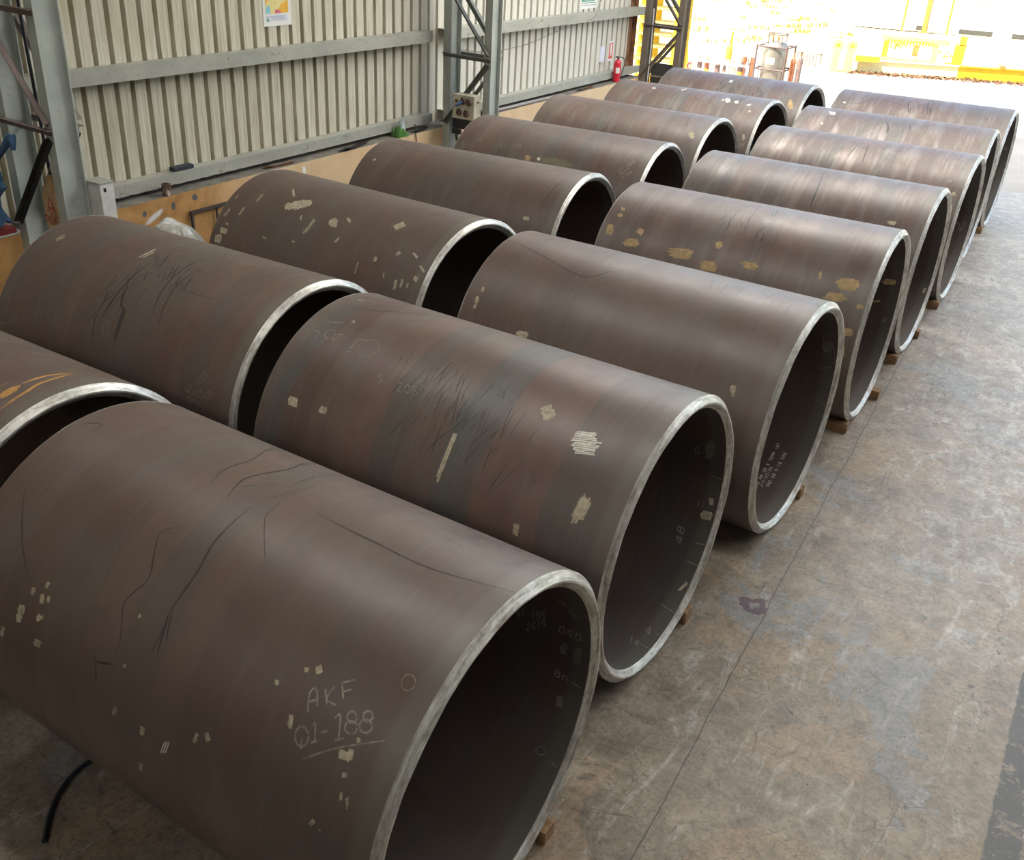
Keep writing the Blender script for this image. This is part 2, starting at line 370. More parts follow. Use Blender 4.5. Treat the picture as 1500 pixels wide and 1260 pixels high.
# paint, chalk and stain strokes on the pipes: pipe|kind|inside|width,x,theta,... (mm, mrad)
DECALS = '''
F1|chalk|0|8,-449,-845,-476,-780,-466,-749,-445,-765,-422,-806;8,-467,-812,-438,-788;8,-422,-732,-386,-783;8,-392,-705,-398,-763,-351,-767;8,-372,-676,-333,-730;8,-374,-682,-327,-642;8,-347,-706,-320,-682;8,-405,-885,-398,-868,-368,-937;8,-384,-947,-361,-927;8,-358,-889,-336,-871;8,-330,-814,-312,-792,-276,-880;8,-292,-889,-258,-864;7,-392,-1022,-294,-930,-208,-866,-99,-792;8,-403,-930,-399,-946,-401,-962,-408,-974,-420,-981,-434,-981,-447,-974,-457,-962,-462,-946,-462,-930,-456,-916,-445,-908,-432,-907,-418,-913,-407,-924;8,-246,-767,-243,-776,-244,-785,-249,-793,-257,-797,-266,-798,-274,-794,-281,-787,-285,-778,-285,-769,-281,-761,-274,-756,-265,-754,-256,-757,-248,-763;8,-225,-801,-223,-812,-225,-822,-232,-831,-242,-837,-253,-838,-264,-835,-272,-827,-275,-817,-274,-806,-268,-796,-259,-790,-248,-788,-237,-790,-228,-797;8,-187,-733,-184,-741,-186,-750,-191,-756,-198,-761,-207,-762,-215,-759,-221,-753,-225,-745,-224,-736,-220,-729,-213,-724,-204,-722,-196,-724,-189,-730;8,-171,-768,-169,-778,-171,-789,-178,-798,-188,-804,-200,-805,-210,-802,-218,-794,-222,-784,-221,-773,-215,-763,-205,-757,-194,-754,-183,-757,-174,-764;8,-429,-948,-416,-990;4,-96,-547,-96,-561,-100,-573,-109,-582,-121,-584,-133,-581,-144,-573,-151,-560,-153,-546,-150,-533,-142,-524,-130,-520,-118,-522,-106,-530,-98,-541
F1|paint|0|11,-551,-704,-545,-699,-539,-698,-532,-695;11,-546,-709,-541,-707,-533,-705,-529,-703;20,-505,-681,-498,-677,-491,-668,-484,-662;20,-495,-692,-489,-685,-482,-678,-475,-671;11,-643,-806,-639,-802,-634,-801,-630,-800;15,-640,-813,-636,-810,-631,-808,-624,-805;21,-518,-904,-511,-901,-505,-900,-499,-896;15,-511,-913,-505,-912,-501,-910,-496,-907;17,-513,-928,-505,-923,-499,-921,-491,-918;17,-504,-936,-500,-934,-494,-932,-491,-929;19,-256,-917,-237,-914,-221,-911,-202,-908;24,-251,-929,-235,-926,-218,-922,-201,-922;19,-219,-898,-212,-895,-205,-892,-199,-892;20,-219,-908,-211,-906,-203,-903,-195,-901;18,-214,-918,-207,-917,-201,-915,-194,-912;13,-210,-990,-203,-986,-198,-984,-190,-980;11,-208,-996,-202,-994,-194,-989,-187,-986;12,-287,-1256,-283,-1245,-278,-1235,-273,-1224;10,-280,-1258,-276,-1247,-270,-1235,-266,-1227;17,-156,-1066,-155,-1066,-152,-1064,-150,-1063;19,-158,-1078,-155,-1075,-150,-1074,-147,-1072;16,-154,-1088,-151,-1086,-147,-1083,-145,-1084;18,-151,-1095,-148,-1094,-145,-1093,-143,-1093;12,-204,-840,-203,-838,-198,-838,-195,-835;11,-205,-848,-199,-845,-194,-842,-189,-839;18,-191,-1066,-186,-1066,-184,-1063,-180,-1062;20,-188,-1077,-186,-1077,-183,-1075,-178,-1073;6,-240,-1252,-240,-1251,-236,-1249,-235,-1247;5,-239,-1256,-237,-1253,-235,-1254,-232,-1251;16,-2019,-952,-2014,-950,-2003,-947,-1996,-947;17,-2018,-965,-2013,-965,-2004,-964,-1999,-962;21,-2095,-1015,-2085,-1013,-2077,-1012,-2068,-1011;21,-2092,-1032,-2088,-1030,-2080,-1030,-2074,-1029;18,-2025,-1021,-2017,-1019,-2008,-1015,-2000,-1012;16,-2021,-1032,-2013,-1032,-2001,-1028,-1993,-1026;17,-2019,-1045,-2011,-1044,-2001,-1042,-1994,-1040;15,-1981,-1009,-1977,-1008,-1970,-1007,-1962,-1004;16,-1977,-1024,-1972,-1021,-1966,-1020,-1959,-1018;18,-2144,-1130,-2131,-1124,-2117,-1120,-2105,-1117;14,-2151,-1146,-2133,-1141,-2118,-1134,-2101,-1128;19,-2145,-1159,-2130,-1154,-2113,-1146,-2100,-1143;20,-2152,-1185,-2135,-1180,-2124,-1176,-2106,-1169;21,-2143,-1203,-2134,-1198,-2123,-1194,-2112,-1189;16,-2010,-1128,-2004,-1122,-1997,-1113,-1991,-1106;18,-2006,-1141,-1992,-1128,-1981,-1116,-1969,-1104;15,-2246,-1294,-2237,-1292,-2227,-1292,-2220,-1288;16,-2251,-1314,-2244,-1314,-2235,-1309,-2225,-1308;22,-2257,-1335,-2248,-1332,-2239,-1329,-2229,-1327;17,-1993,-1244,-1978,-1240,-1962,-1238,-1944,-1236;19,-2001,-1263,-1985,-1262,-1966,-1259,-1953,-1256;12,-1428,-857,-1426,-856,-1421,-854,-1416,-852;9,-1425,-864,-1420,-862,-1415,-859,-1411,-858;14,-1417,-1317,-1412,-1317,-1405,-1315,-1400,-1313;14,-1425,-1335,-1417,-1335,-1406,-1331,-1399,-1328;19,-1428,-1350,-1420,-1351,-1415,-1349,-1408,-1346;21,-1242,-1335,-1230,-1330,-1222,-1328,-1215,-1326;22,-1243,-1355,-1234,-1352,-1226,-1350,-1217,-1346;17,-927,-1192,-921,-1192,-915,-1192,-912,-1193;19,-930,-1209,-924,-1208,-918,-1208,-912,-1206;19,-935,-1223,-931,-1223,-925,-1223,-917,-1223;23,-875,-1175,-869,-1170,-864,-1163,-857,-1157;20,-868,-1185,-859,-1179,-852,-1172,-847,-1166;19,-1254,-1555,-1246,-1548,-1240,-1546,-1230,-1540;25,-1262,-1580,-1256,-1580,-1245,-1572,-1238,-1570;8,-1410,-1097,-1406,-1095,-1400,-1092,-1393,-1088;7,-1409,-1105,-1401,-1100,-1395,-1096,-1391,-1094
F1|white|0|6,-1108,-1390,-1087,-1317;6,-1094,-1382,-1074,-1310;6,-1080,-1374,-1061,-1303
F1|stain|0|11,-1590,-127,-1631,-9,-1632,86,-1625,208,-1706,400,-1811,686;15,-1452,-144,-1494,-8,-1484,77,-1453,173,-1437,291,-1478,432,-1514,686;9,-1284,111,-1294,230,-1297,377,-1298,526;7,-1485,-1105,-1467,-1017,-1502,-920,-1531,-846,-1517,-788,-1478,-687,-1540,-564,-1578,-487,-1559,-442,-1506,-400;12,-1281,-808,-1272,-677,-1269,-554,-1297,-420,-1303,-333,-1305,-136;10,-1246,-970,-1265,-846,-1282,-775;7,-1223,-904,-1248,-838,-1271,-758;6,-1277,-996,-1272,-894,-1276,-806;12,-1598,-1136,-1561,-1153,-1465,-1118;12,-1575,-1160,-1543,-1263;8,-2464,-599,-2359,-736,-2264,-853,-2125,-992;5,-1020,-362,-1192,-166,-1207,-94,-1223,-13;8,-1030,6,-879,-5,-659,-13,-364,-17,-4,70;8,-2572,-124,-2468,-50,-2457,-165;4,-1497,-98,-1431,-10,-1319,109;4,-1282,-59,-1258,25,-1227,137,-1164,321;4,-430,375,-414,451,-367,476;4,-400,345,-394,376,-397,425;4,-385,299,-346,354,-348,488;4,-504,274,-490,308,-455,307;4,-409,419,-371,476,-329,527;4,-459,360,-418,397,-387,450;4,-496,426,-476,473,-417,449;4,-468,478,-474,531,-454,538;4,-552,367,-505,362,-451,346;4,-297,599,-284,678,-229,673;4,-281,417,-313,533,-360,684;4,-414,354,-412,396,-462,536;4,-397,371,-398,424,-470,621;4,-283,359,-294,440,-379,686;4,-376,328,-323,323,-279,331;4,-765,686,-720,686,-680,683;4,-157,239,-130,312,-125,437;4,-288,540,-237,518,-260,658;4,-220,491,-240,605,-244,684;4,-427,304,-434,358,-444,418;4,-586,406,-535,429,-460,411;4,-515,255,-475,265,-416,245;4,-404,233,-393,244,-367,231;4,-455,462,-419,466,-410,523;4,-517,352,-472,364,-401,332;4,-509,310,-504,366,-504,431;4,-1380,416,-1320,325,-1282,262;6,-1716,513,-1657,491,-1603,474;4,-1267,372,-1257,379,-1259,401;4,-1273,371,-1250,363,-1224,352;3,-1520,397,-1467,318,-1418,244;3,-963,373,-954,403,-943,433;3,-1418,407,-1387,349,-1373,312;4,-1652,414,-1589,386,-1537,369;6,-1324,490,-1295,468,-1285,471;3,-971,422,-934,344,-897,270
F1|chalk|1|5,-429,1413,-424,1416,-421,1425,-419,1440,-420,1453,-424,1466,-428,1473,-433,1470,-437,1463,-439,1450,-437,1436,-434,1422,-429,1413;5,-429,1454,-417,1478;5,-403,1412,-398,1400,-397,1464;5,-376,1418,-360,1408;5,-342,1382,-337,1363,-338,1432;5,-307,1347,-302,1348,-300,1357,-300,1367,-302,1376,-307,1381,-312,1382,-314,1374,-315,1363,-312,1354,-306,1347;5,-307,1382,-302,1383,-298,1388,-299,1402,-301,1410,-307,1418,-313,1418,-316,1408,-316,1399,-312,1388,-308,1380;5,-277,1332,-272,1330,-268,1336,-270,1348,-272,1360,-277,1366,-282,1367,-284,1357,-284,1346,-282,1337,-277,1328;5,-278,1366,-272,1366,-268,1371,-268,1384,-272,1394,-277,1400,-283,1398,-287,1394,-286,1381,-282,1370,-277,1364;5,-373,1516,-369,1503,-360,1493,-356,1504,-375,1562,-357,1546;5,-327,1460,-339,1488,-344,1515,-339,1526,-329,1509,-329,1493,-342,1509;5,-309,1454,-302,1434,-305,1495;5,-271,1402,-266,1398,-263,1407,-264,1423,-266,1441,-270,1455,-276,1463,-279,1462,-283,1458,-283,1444,-281,1427,-275,1410,-271,1402;6,-161,1389,-154,1396,-150,1405,-151,1422,-153,1439,-161,1450,-170,1458,-175,1451,-181,1439,-180,1424,-177,1407,-170,1396,-161,1390;6,-117,1454,-106,1386,-136,1430,-104,1431;6,-67,1386,-59,1388,-56,1401,-57,1418,-60,1434,-67,1445,-75,1450,-81,1446,-85,1435,-85,1417,-82,1403,-74,1391,-67,1386;6,-167,1739,-161,1740,-155,1749,-154,1756,-159,1761,-166,1764,-173,1763,-178,1756,-179,1747,-174,1742,-168,1740;6,-166,1763,-157,1767,-152,1773,-152,1783,-155,1787,-164,1791,-172,1789,-178,1783,-179,1776,-174,1766,-166,1764;6,-135,1759,-130,1790;6,-133,1768,-122,1758,-112,1764,-107,1790;6,-81,1778,-23,1788;5,-187,1122,-148,1119,-130,1158,-179,1147;5,-123,1159,-99,1228,-74,1242,-102,1179;5,-66,1200,-44,1211,-25,1172,-6,1208;3,-107,2258,-106,2269,-109,2280,-117,2290,-127,2296,-138,2298,-148,2295,-154,2288,-157,2277,-154,2266,-147,2256,-137,2249,-126,2246,-116,2248,-109,2254;5,-52,2306,-20,2315
F1|faint|1|19,-162,1538,-151,1536,-141,1531,-133,1530;16,-175,1567,-158,1557,-141,1556,-127,1546;20,-171,1583,-158,1580,-146,1576,-136,1575;19,-170,1606,-160,1603,-146,1599,-134,1595;15,-90,1538,-76,1532,-62,1523,-50,1517;14,-93,1562,-79,1552,-64,1546,-51,1539;14,-91,1581,-75,1575,-65,1570,-53,1561;16,-89,1603,-76,1597,-62,1588,-49,1582;16,-88,1620,-76,1615,-61,1610,-50,1604;14,-86,1643,-76,1637,-64,1632,-51,1626;16,-137,1917,-127,1912,-116,1908,-108,1904;19,-139,1939,-127,1932,-114,1927,-101,1919;17,-134,1952,-124,1948,-112,1945,-99,1938;16,-130,1970,-120,1965,-110,1961,-97,1955
F2|paint|0|18,-2386,-982,-2365,-979,-2339,-980,-2319,-976;20,-2391,-996,-2366,-996,-2339,-995,-2312,-992;20,-2386,-1010,-2360,-1010,-2334,-1010,-2309,-1006;18,-2381,-1026,-2356,-1024,-2330,-1025,-2304,-1021;20,-2122,-967,-2103,-968,-2089,-966,-2071,-965;15,-2125,-982,-2103,-980,-2084,-980,-2063,-978;14,-2126,-996,-2107,-996,-2085,-995,-2068,-993;16,-720,-464,-707,-444,-692,-424,-676,-406;13,-706,-470,-692,-454,-680,-436,-667,-419;15,-703,-487,-686,-470,-671,-452,-657,-432;14,-690,-498,-675,-478,-658,-459,-642,-436;17,-679,-505,-663,-487,-647,-468,-631,-451;16,-674,-521,-656,-503,-640,-482,-622,-462;13,-657,-527,-645,-511,-632,-498,-618,-482;19,-571,-1198,-569,-1220,-566,-1241,-564,-1265;20,-554,-1194,-553,-1218,-550,-1245,-548,-1268;12,-2320,-247,-2312,-246,-2303,-242,-2298,-240;12,-2312,-262,-2302,-261,-2295,-258,-2289,-253;9,-2509,53,-2492,57,-2479,65,-2464,72;9,-2498,35,-2479,37,-2462,42,-2448,54;18,-193,-912,-195,-950,-200,-988,-203,-1026;14,-203,-890,-206,-938,-210,-984,-214,-1030;18,-214,-904,-218,-955,-223,-1008,-230,-1059;15,-224,-893,-228,-941,-232,-990,-238,-1038;13,-235,-878,-240,-941,-244,-1006,-251,-1069;14,-246,-902,-250,-945,-255,-987,-259,-1030;17,-1125,-811,-1122,-922,-1123,-1031,-1133,-1142;14,-1141,-812,-1136,-914,-1138,-1012,-1143,-1112
F2|white|0|9,-447,-530,-414,-519,-375,-509,-341,-497;10,-451,-544,-411,-532,-372,-521,-333,-508;10,-447,-557,-411,-544,-373,-533,-336,-524;8,-447,-567,-405,-555,-363,-545,-320,-532;8,-449,-582,-403,-568,-357,-554,-312,-544;9,-451,-596,-394,-578,-337,-564,-280,-547;8,-426,-602,-388,-592,-347,-578,-308,-567;9,-432,-615,-381,-600,-333,-586,-283,-574;8,-436,-628,-387,-614,-336,-600,-286,-587;9,-415,-636,-375,-623,-335,-614,-294,-601;8,-414,-646,-372,-637,-331,-623,-291,-612;8,-397,-655,-361,-644,-324,-636,-290,-626;7,-393,-667,-357,-654,-320,-646,-282,-636
F2|chalk|0|6,-2504,-447,-2453,-446,-2449,-506;6,-2484,-341,-2356,-295;6,-2323,-417,-2278,-410,-2318,-483;6,-2156,-532,-2131,-518;6,-2148,-493,-2145,-416,-2125,-390,-2086,-386;6,-2348,-404,-2335,-418,-2329,-436,-2330,-453,-2338,-467,-2352,-475,-2369,-476,-2386,-469,-2399,-457,-2407,-440,-2408,-422,-2401,-406,-2389,-396,-2372,-394,-2355,-399;3,-1992,-378,-1970,-405,-1960,-437,-1965,-470,-1982,-496,-2009,-512,-2039,-516,-2068,-505,-2090,-482,-2102,-451,-2101,-417,-2088,-387,-2064,-367,-2035,-360,-2004,-369;5,-1795,-614,-1818,-607,-1830,-622,-1789,-642,-1784,-662,-1814,-667;4,-1670,-629,-1666,-617,-1649,-616,-1634,-632,-1647,-675,-1611,-674;4,-1600,-612,-1589,-616,-1579,-626,-1569,-640,-1563,-655,-1567,-666,-1572,-669,-1581,-667,-1594,-657,-1603,-644,-1609,-629,-1608,-616,-1600,-613;4,-1530,-607,-1557,-611,-1546,-636,-1525,-633,-1509,-650,-1516,-665,-1534,-663
F2|stain|0|12,-2479,-92,-2278,-38,-2019,145,-1805,408;2,-1474,-617,-1480,-637,-1494,-661,-1500,-682,-1511,-705,-1512,-726;4,-1018,-394,-1018,-414,-1015,-431,-1014,-449,-1011,-467,-1010,-485;4,-936,-686,-954,-724,-973,-766,-992,-809,-1004,-852,-1012,-895;4,-1284,-414,-1285,-433,-1275,-447,-1270,-464,-1262,-478,-1260,-495;6,-875,-679,-883,-698,-894,-718,-896,-736,-907,-758,-912,-778;6,-1081,-383,-1092,-419,-1094,-452,-1097,-488,-1103,-524,-1102,-558;3,-1378,-433,-1374,-486,-1371,-538,-1371,-588,-1376,-642,-1379,-694;2,-1448,-736,-1450,-757,-1449,-777,-1445,-797,-1446,-818,-1447,-840;4,-1362,-540,-1359,-576,-1352,-610,-1342,-643,-1330,-675,-1321,-708;4,-1766,-410,-1765,-429,-1767,-448,-1763,-464,-1756,-480,-1757,-500;6,-1402,-419,-1410,-446,-1410,-472,-1420,-501,-1429,-529,-1436,-555;3,-1703,-512,-1699,-540,-1694,-568,-1691,-596,-1688,-623,-1679,-649;3,-1098,-333,-1101,-358,-1102,-382,-1100,-405,-1092,-425,-1082,-445;6,-1242,-525,-1246,-556,-1240,-585,-1239,-617,-1236,-648,-1226,-676;6,-1175,-803,-1198,-840,-1218,-877,-1235,-914,-1255,-953,-1266,-991;2,-1393,-454,-1400,-503,-1407,-552,-1413,-600,-1411,-645,-1419,-693;4,-1740,-296,-1733,-337,-1724,-379,-1721,-423,-1715,-463,-1703,-502;3,-1119,-621,-1117,-641,-1122,-664,-1124,-685,-1123,-707,-1120,-728;2,-1125,-413,-1125,-428,-1121,-443,-1114,-455,-1110,-469,-1104,-482;6,-1233,-565,-1225,-609,-1214,-651,-1202,-694,-1188,-735,-1179,-776;2,-1288,-421,-1290,-436,-1291,-452,-1293,-467,-1287,-481,-1290,-498;4,-1251,-517,-1246,-540,-1244,-564,-1237,-586,-1241,-611,-1244,-635;4,-1327,-431,-1328,-484,-1332,-535,-1340,-587,-1341,-633,-1352,-683;2,-1124,-498,-1130,-526,-1126,-550,-1127,-576,-1125,-601,-1124,-627;2,-1330,-486,-1331,-499,-1328,-510,-1329,-523,-1323,-534,-1320,-546;4,-1484,-456,-1479,-480,-1477,-504,-1477,-529,-1476,-552,-1468,-573;3,-1028,-604,-1022,-618,-1017,-632,-1012,-646,-1007,-660,-1003,-675;3,-1187,-654,-1179,-674,-1170,-693,-1168,-716,-1161,-736,-1151,-756;3,-1034,-587,-1031,-622,-1022,-655,-1018,-690,-1009,-723,-1003,-756;6,-1239,-789,-1239,-836,-1234,-882,-1233,-930,-1230,-976,-1224,-1022;3,-1283,-880,-1299,-919,-1306,-957,-1310,-994,-1314,-1031,-1327,-1070;2,-1363,-500,-1361,-535,-1354,-568,-1345,-601,-1336,-633,-1323,-663;3,-1413,-735,-1418,-757,-1424,-780,-1424,-803,-1425,-826,-1434,-853;3,-1710,-284,-1711,-298,-1706,-310,-1705,-324,-1703,-339,-1699,-351;6,-741,-871,-750,-912,-758,-952,-770,-994,-780,-1036,-788,-1080;4,-1373,-345,-1371,-370,-1361,-391,-1350,-412,-1347,-436,-1340,-458;4,-1339,-570,-1337,-615,-1335,-658,-1332,-700,-1323,-739,-1323,-781;6,-1102,-686,-1107,-697,-1109,-706,-1106,-715,-1111,-726,-1108,-734;3,-1900,-250,-1899,-266,-1900,-284,-1901,-302,-1905,-322,-1897,-337;4,-1354,-434,-1366,-480,-1375,-526,-1377,-567,-1385,-609,-1387,-651;4,-1520,-582,-1522,-603,-1521,-623,-1518,-643,-1514,-664,-1509,-684;2,-1435,-389,-1444,-426,-1449,-464,-1452,-499,-1457,-534,-1461,-570;3,-1227,-624,-1228,-640,-1234,-657,-1240,-674,-1245,-691,-1251,-707;2,-1537,-380,-1532,-438,-1516,-491,-1501,-543,-1486,-594,-1471,-643;2,-1140,-603,-1140,-615,-1141,-628,-1146,-642,-1144,-655,-1148,-669;6,-1442,-403,-1438,-434,-1429,-463,-1418,-491,-1414,-522,-1402,-550;6,-881,-484,-882,-537,-876,-586,-870,-635,-860,-683,-843,-728;4,-1651,-642,-1662,-670,-1670,-698,-1669,-724,-1667,-751,-1660,-778;2,-1401,-774,-1402,-794,-1403,-813,-1397,-830,-1395,-848,-1389,-865;4,-1159,-597,-1157,-621,-1160,-646,-1160,-672,-1160,-698,-1158,-724;2,-1422,-802,-1429,-831,-1436,-861,-1451,-894,-1457,-924,-1469,-958;4,-1409,-520,-1417,-555,-1423,-592,-1434,-631,-1436,-667,-1436,-703;2,-1132,-692,-1139,-736,-1151,-780,-1154,-823,-1158,-868,-1151,-909;6,-1554,-427,-1561,-485,-1568,-540,-1577,-592,-1590,-645,-1602,-694;3,-1093,-819,-1089,-845,-1086,-871,-1081,-896,-1080,-923,-1071,-948;4,-903,-458,-907,-470,-911,-483,-912,-494,-917,-507,-926,-521;4,-1628,-340,-1630,-354,-1627,-365,-1625,-377,-1633,-393,-1634,-406;2,-1489,-547,-1493,-555,-1490,-560,-1496,-569,-1492,-574,-1489,-580;4,-790,-504,-791,-551,-796,-598,-799,-646,-801,-694,-793,-739;6,-1498,-822,-1505,-854,-1523,-889,-1537,-926,-1549,-962,-1550,-997;2,-1177,-530,-1182,-557,-1189,-585,-1199,-614,-1207,-641,-1217,-670;4,-1675,-602,-1672,-619,-1668,-635,-1669,-652,-1669,-670,-1670,-687;4,-990,-316,-993,-359,-994,-400,-994,-441,-994,-483,-992,-524;2,-963,-735,-958,-741,-953,-746,-949,-751,-942,-756,-940,-763;2,-1078,-639,-1079,-650,-1074,-658,-1075,-669,-1074,-678,-1075,-689;4,-1252,-635,-1253,-662,-1254,-687,-1252,-713,-1248,-736,-1245,-760;6,-1646,-503,-1653,-543,-1660,-582,-1666,-620,-1670,-656,-1674,-693;3,-984,-624,-983,-654,-984,-686,-981,-715,-978,-744,-972,-774;2,-1367,-517,-1372,-561,-1373,-605,-1367,-649,-1369,-694,-1371,-739;2,-1269,-366,-1276,-411,-1287,-458,-1300,-502,-1315,-547,-1322,-590;3,-1131,-595,-1137,-613,-1138,-632,-1141,-650,-1145,-669,-1152,-690;4,-1443,-365,-1440,-396,-1432,-425,-1429,-456,-1428,-488,-1416,-517;2,-1761,-415,-1763,-436,-1770,-461,-1776,-486,-1774,-509,-1777,-534;4,-1093,-621,-1106,-659,-1127,-700,-1142,-738,-1157,-777,-1172,-819;3,-661,-866,-689,-906,-711,-946,-728,-988,-748,-1031,-762,-1073;6,-1036,-706,-1040,-715,-1046,-726,-1054,-738,-1054,-747,-1060,-758;6,-1494,-408,-1493,-417,-1487,-424,-1483,-434,-1485,-444,-1483,-454;2,-1289,-617,-1310,-662,-1330,-705,-1354,-750,-1374,-797,-1391,-842;2,-895,-344,-895,-362,-896,-382,-894,-401,-890,-418,-881,-432;2,-1035,-399,-1026,-455,-1012,-508,-1002,-561,-998,-613,-990,-663;6,-1225,-466,-1222,-494,-1222,-522,-1216,-549,-1210,-577,-1203,-604;2,-1042,-889,-1048,-904,-1054,-920,-1054,-933,-1052,-947,-1048,-959;6,-1307,-383,-1306,-425,-1298,-464,-1286,-500,-1275,-535,-1270,-571;6,-1514,-486,-1514,-504,-1508,-520,-1507,-538,-1508,-557,-1504,-574;6,-996,-416,-991,-429,-983,-442,-979,-456,-974,-470,-968,-483;4,-1126,-692,-1129,-724,-1128,-755,-1134,-789,-1139,-823,-1143,-857;3,-1023,-564,-1024,-586,-1027,-609,-1027,-631,-1028,-653,-1033,-677;2,-1491,-843,-1491,-860,-1487,-876,-1488,-894,-1482,-910,-1476,-926;4,-1231,-686,-1232,-702,-1237,-720,-1236,-736,-1238,-753,-1232,-768;3,-1099,-670,-1104,-694,-1110,-719,-1107,-742,-1108,-767,-1108,-792;2,-1188,-704,-1189,-722,-1195,-743,-1191,-760,-1187,-777,-1184,-795;3,-1389,-554,-1394,-590,-1397,-626,-1403,-663,-1408,-700,-1399,-733;4,-1275,-391,-1271,-442,-1260,-490,-1252,-539,-1237,-585,-1227,-631;3,-1295,-734,-1294,-759,-1291,-783,-1285,-808,-1276,-831,-1267,-855;4,-834,-786,-840,-798,-841,-807,-850,-820,-859,-834,-869,-847;4,-657,-580,-661,-603,-671,-628,-678,-653,-680,-676,-684,-700;2,-1413,-598,-1411,-617,-1415,-639,-1415,-660,-1412,-681,-1412,-703;6,-853,-531,-853,-580,-853,-629,-854,-678,-853,-725,-846,-770;6,-870,-794,-874,-834,-871,-871,-870,-909,-869,-946,-870,-984;3,-1045,-609,-1065,-646,-1077,-679,-1091,-715,-1100,-750,-1108,-785;3,-1508,-414,-1513,-428,-1510,-438,-1510,-450,-1514,-464,-1519,-479;2,-1247,-394,-1244,-414,-1237,-431,-1227,-447,-1220,-464,-1216,-482;6,-976,-871,-981,-890,-987,-910,-991,-930,-992,-949,-988,-966;3,-1205,-532,-1207,-552,-1210,-572,-1205,-589,-1203,-607,-1198,-625;4,-1799,-288,-1795,-329,-1791,-368,-1782,-404,-1771,-438,-1760,-473;3,-896,-561,-909,-596,-924,-632,-940,-670,-958,-708,-965,-745;6,-1434,-319,-1439,-364,-1441,-407,-1448,-454,-1452,-498,-1449,-540;4,-953,-797,-955,-821,-958,-846,-966,-874,-969,-900,-972,-926;2,-1319,-322,-1313,-332,-1306,-343,-1306,-356,-1306,-370,-1302,-381;6,-1306,-594,-1307,-606,-1310,-621,-1311,-636,-1310,-651,-1304,-664;6,-1164,-551,-1173,-589,-1179,-627,-1179,-664,-1178,-700,-1167,-734;2,-1361,-757,-1362,-802,-1364,-846,-1362,-887,-1366,-931,-1361,-971;2,-1418,-317,-1410,-353,-1407,-392,-1403,-430,-1396,-465,-1381,-498;2,-1115,-551,-1124,-582,-1126,-610,-1132,-640,-1136,-669,-1142,-700;2,-792,-942,-793,-976,-798,-1012,-792,-1044,-786,-1076,-777,-1109
F2|faint|1|14,-123,1193,-110,1190,-100,1186,-89,1183;14,-130,1217,-115,1210,-97,1204,-83,1203;18,-144,1243,-124,1237,-101,1230,-79,1223;18,-143,1268,-120,1260,-96,1250,-70,1238;18,-146,1288,-122,1278,-96,1271,-72,1262;13,-144,1308,-126,1301,-106,1293,-85,1288;18,-143,1326,-120,1322,-98,1313,-77,1308;16,-139,1349,-125,1344,-106,1338,-89,1328;18,-138,1368,-124,1362,-109,1355,-95,1351;13,-143,1391,-126,1385,-111,1380,-96,1371
F2|chalk|1|5,-191,1319,-204,1311,-216,1348,-205,1382,-191,1366,-192,1347,-200,1349;7,-164,2153,-213,2142,-175,2185,-184,2132;7,-224,2076,-224,2063,-219,2056,-211,2058,-204,2067,-200,2080,-200,2091,-205,2098,-213,2097,-220,2089,-225,2075;7,-201,2079,-201,2066,-196,2057,-187,2060,-180,2069,-175,2084,-175,2098,-180,2106,-188,2105,-196,2094,-201,2079;6,-67,2138,-6,2122;6,-80,2300,-4,2305;6,-117,2723,-6,2748;6,-37,2998,-4,3004;6,-81,-3108,-4,-3102;6,-86,1537,-6,1547;4,-138,1806,-133,1797,-132,1849;4,-109,1806,-103,1795,-101,1849;6,-73,3043,-91,2971,-99,3024,-70,3017;4,-151,-3120,-147,-3137,-129,-3058;4,-88,-3065,-105,-3143,-110,-3090,-86,-3095
F2|paint|1|17,-89,1870,-68,1865,-48,1862,-25,1860;15,-100,1890,-73,1884,-45,1878,-15,1873;18,-100,1908,-73,1901,-46,1896,-21,1891;20,-89,1922,-67,1920,-44,1913,-20,1911;20,-68,1752,-58,1749,-49,1748,-37,1742;20,-63,1772,-53,1767,-44,1766,-35,1760;17,-60,1790,-52,1788,-43,1783,-34,1779;11,-53,2558,-46,2525,-37,2495,-28,2460;9,-40,2548,-35,2521,-25,2494,-19,2467
F3|stain|0|9,-2569,-183,-2288,-260,-1753,-425,-1576,-284,-1361,-102;4,-1026,-67,-996,-82,-973,-81;6,-48,5,-27,0,-4,-24;6,-686,-33,-663,-16,-632,-19;3,-322,-67,-314,-136,-303,-207;3,-821,-44,-813,-148,-810,-237;3,-88,75,-37,32,-4,2;6,-852,81,-809,-82,-786,-190;6,-706,-43,-701,-138,-695,-229;4,-578,-22,-579,-129,-582,-226;4,-736,-101,-727,-175,-725,-229;4,-413,-34,-386,-53,-364,-56;4,-1043,-62,-1029,-117,-1024,-148;4,-476,97,-426,90,-373,70;6,-701,10,-702,-77,-701,-166;3,-214,31,-165,29,-125,52;3,-828,-94,-834,-177,-837,-265;4,-309,66,-247,-3,-196,-40;4,-181,-78,-182,-176,-182,-272;3,-638,20,-621,26,-606,40;4,-254,-55,-254,-116,-248,-190
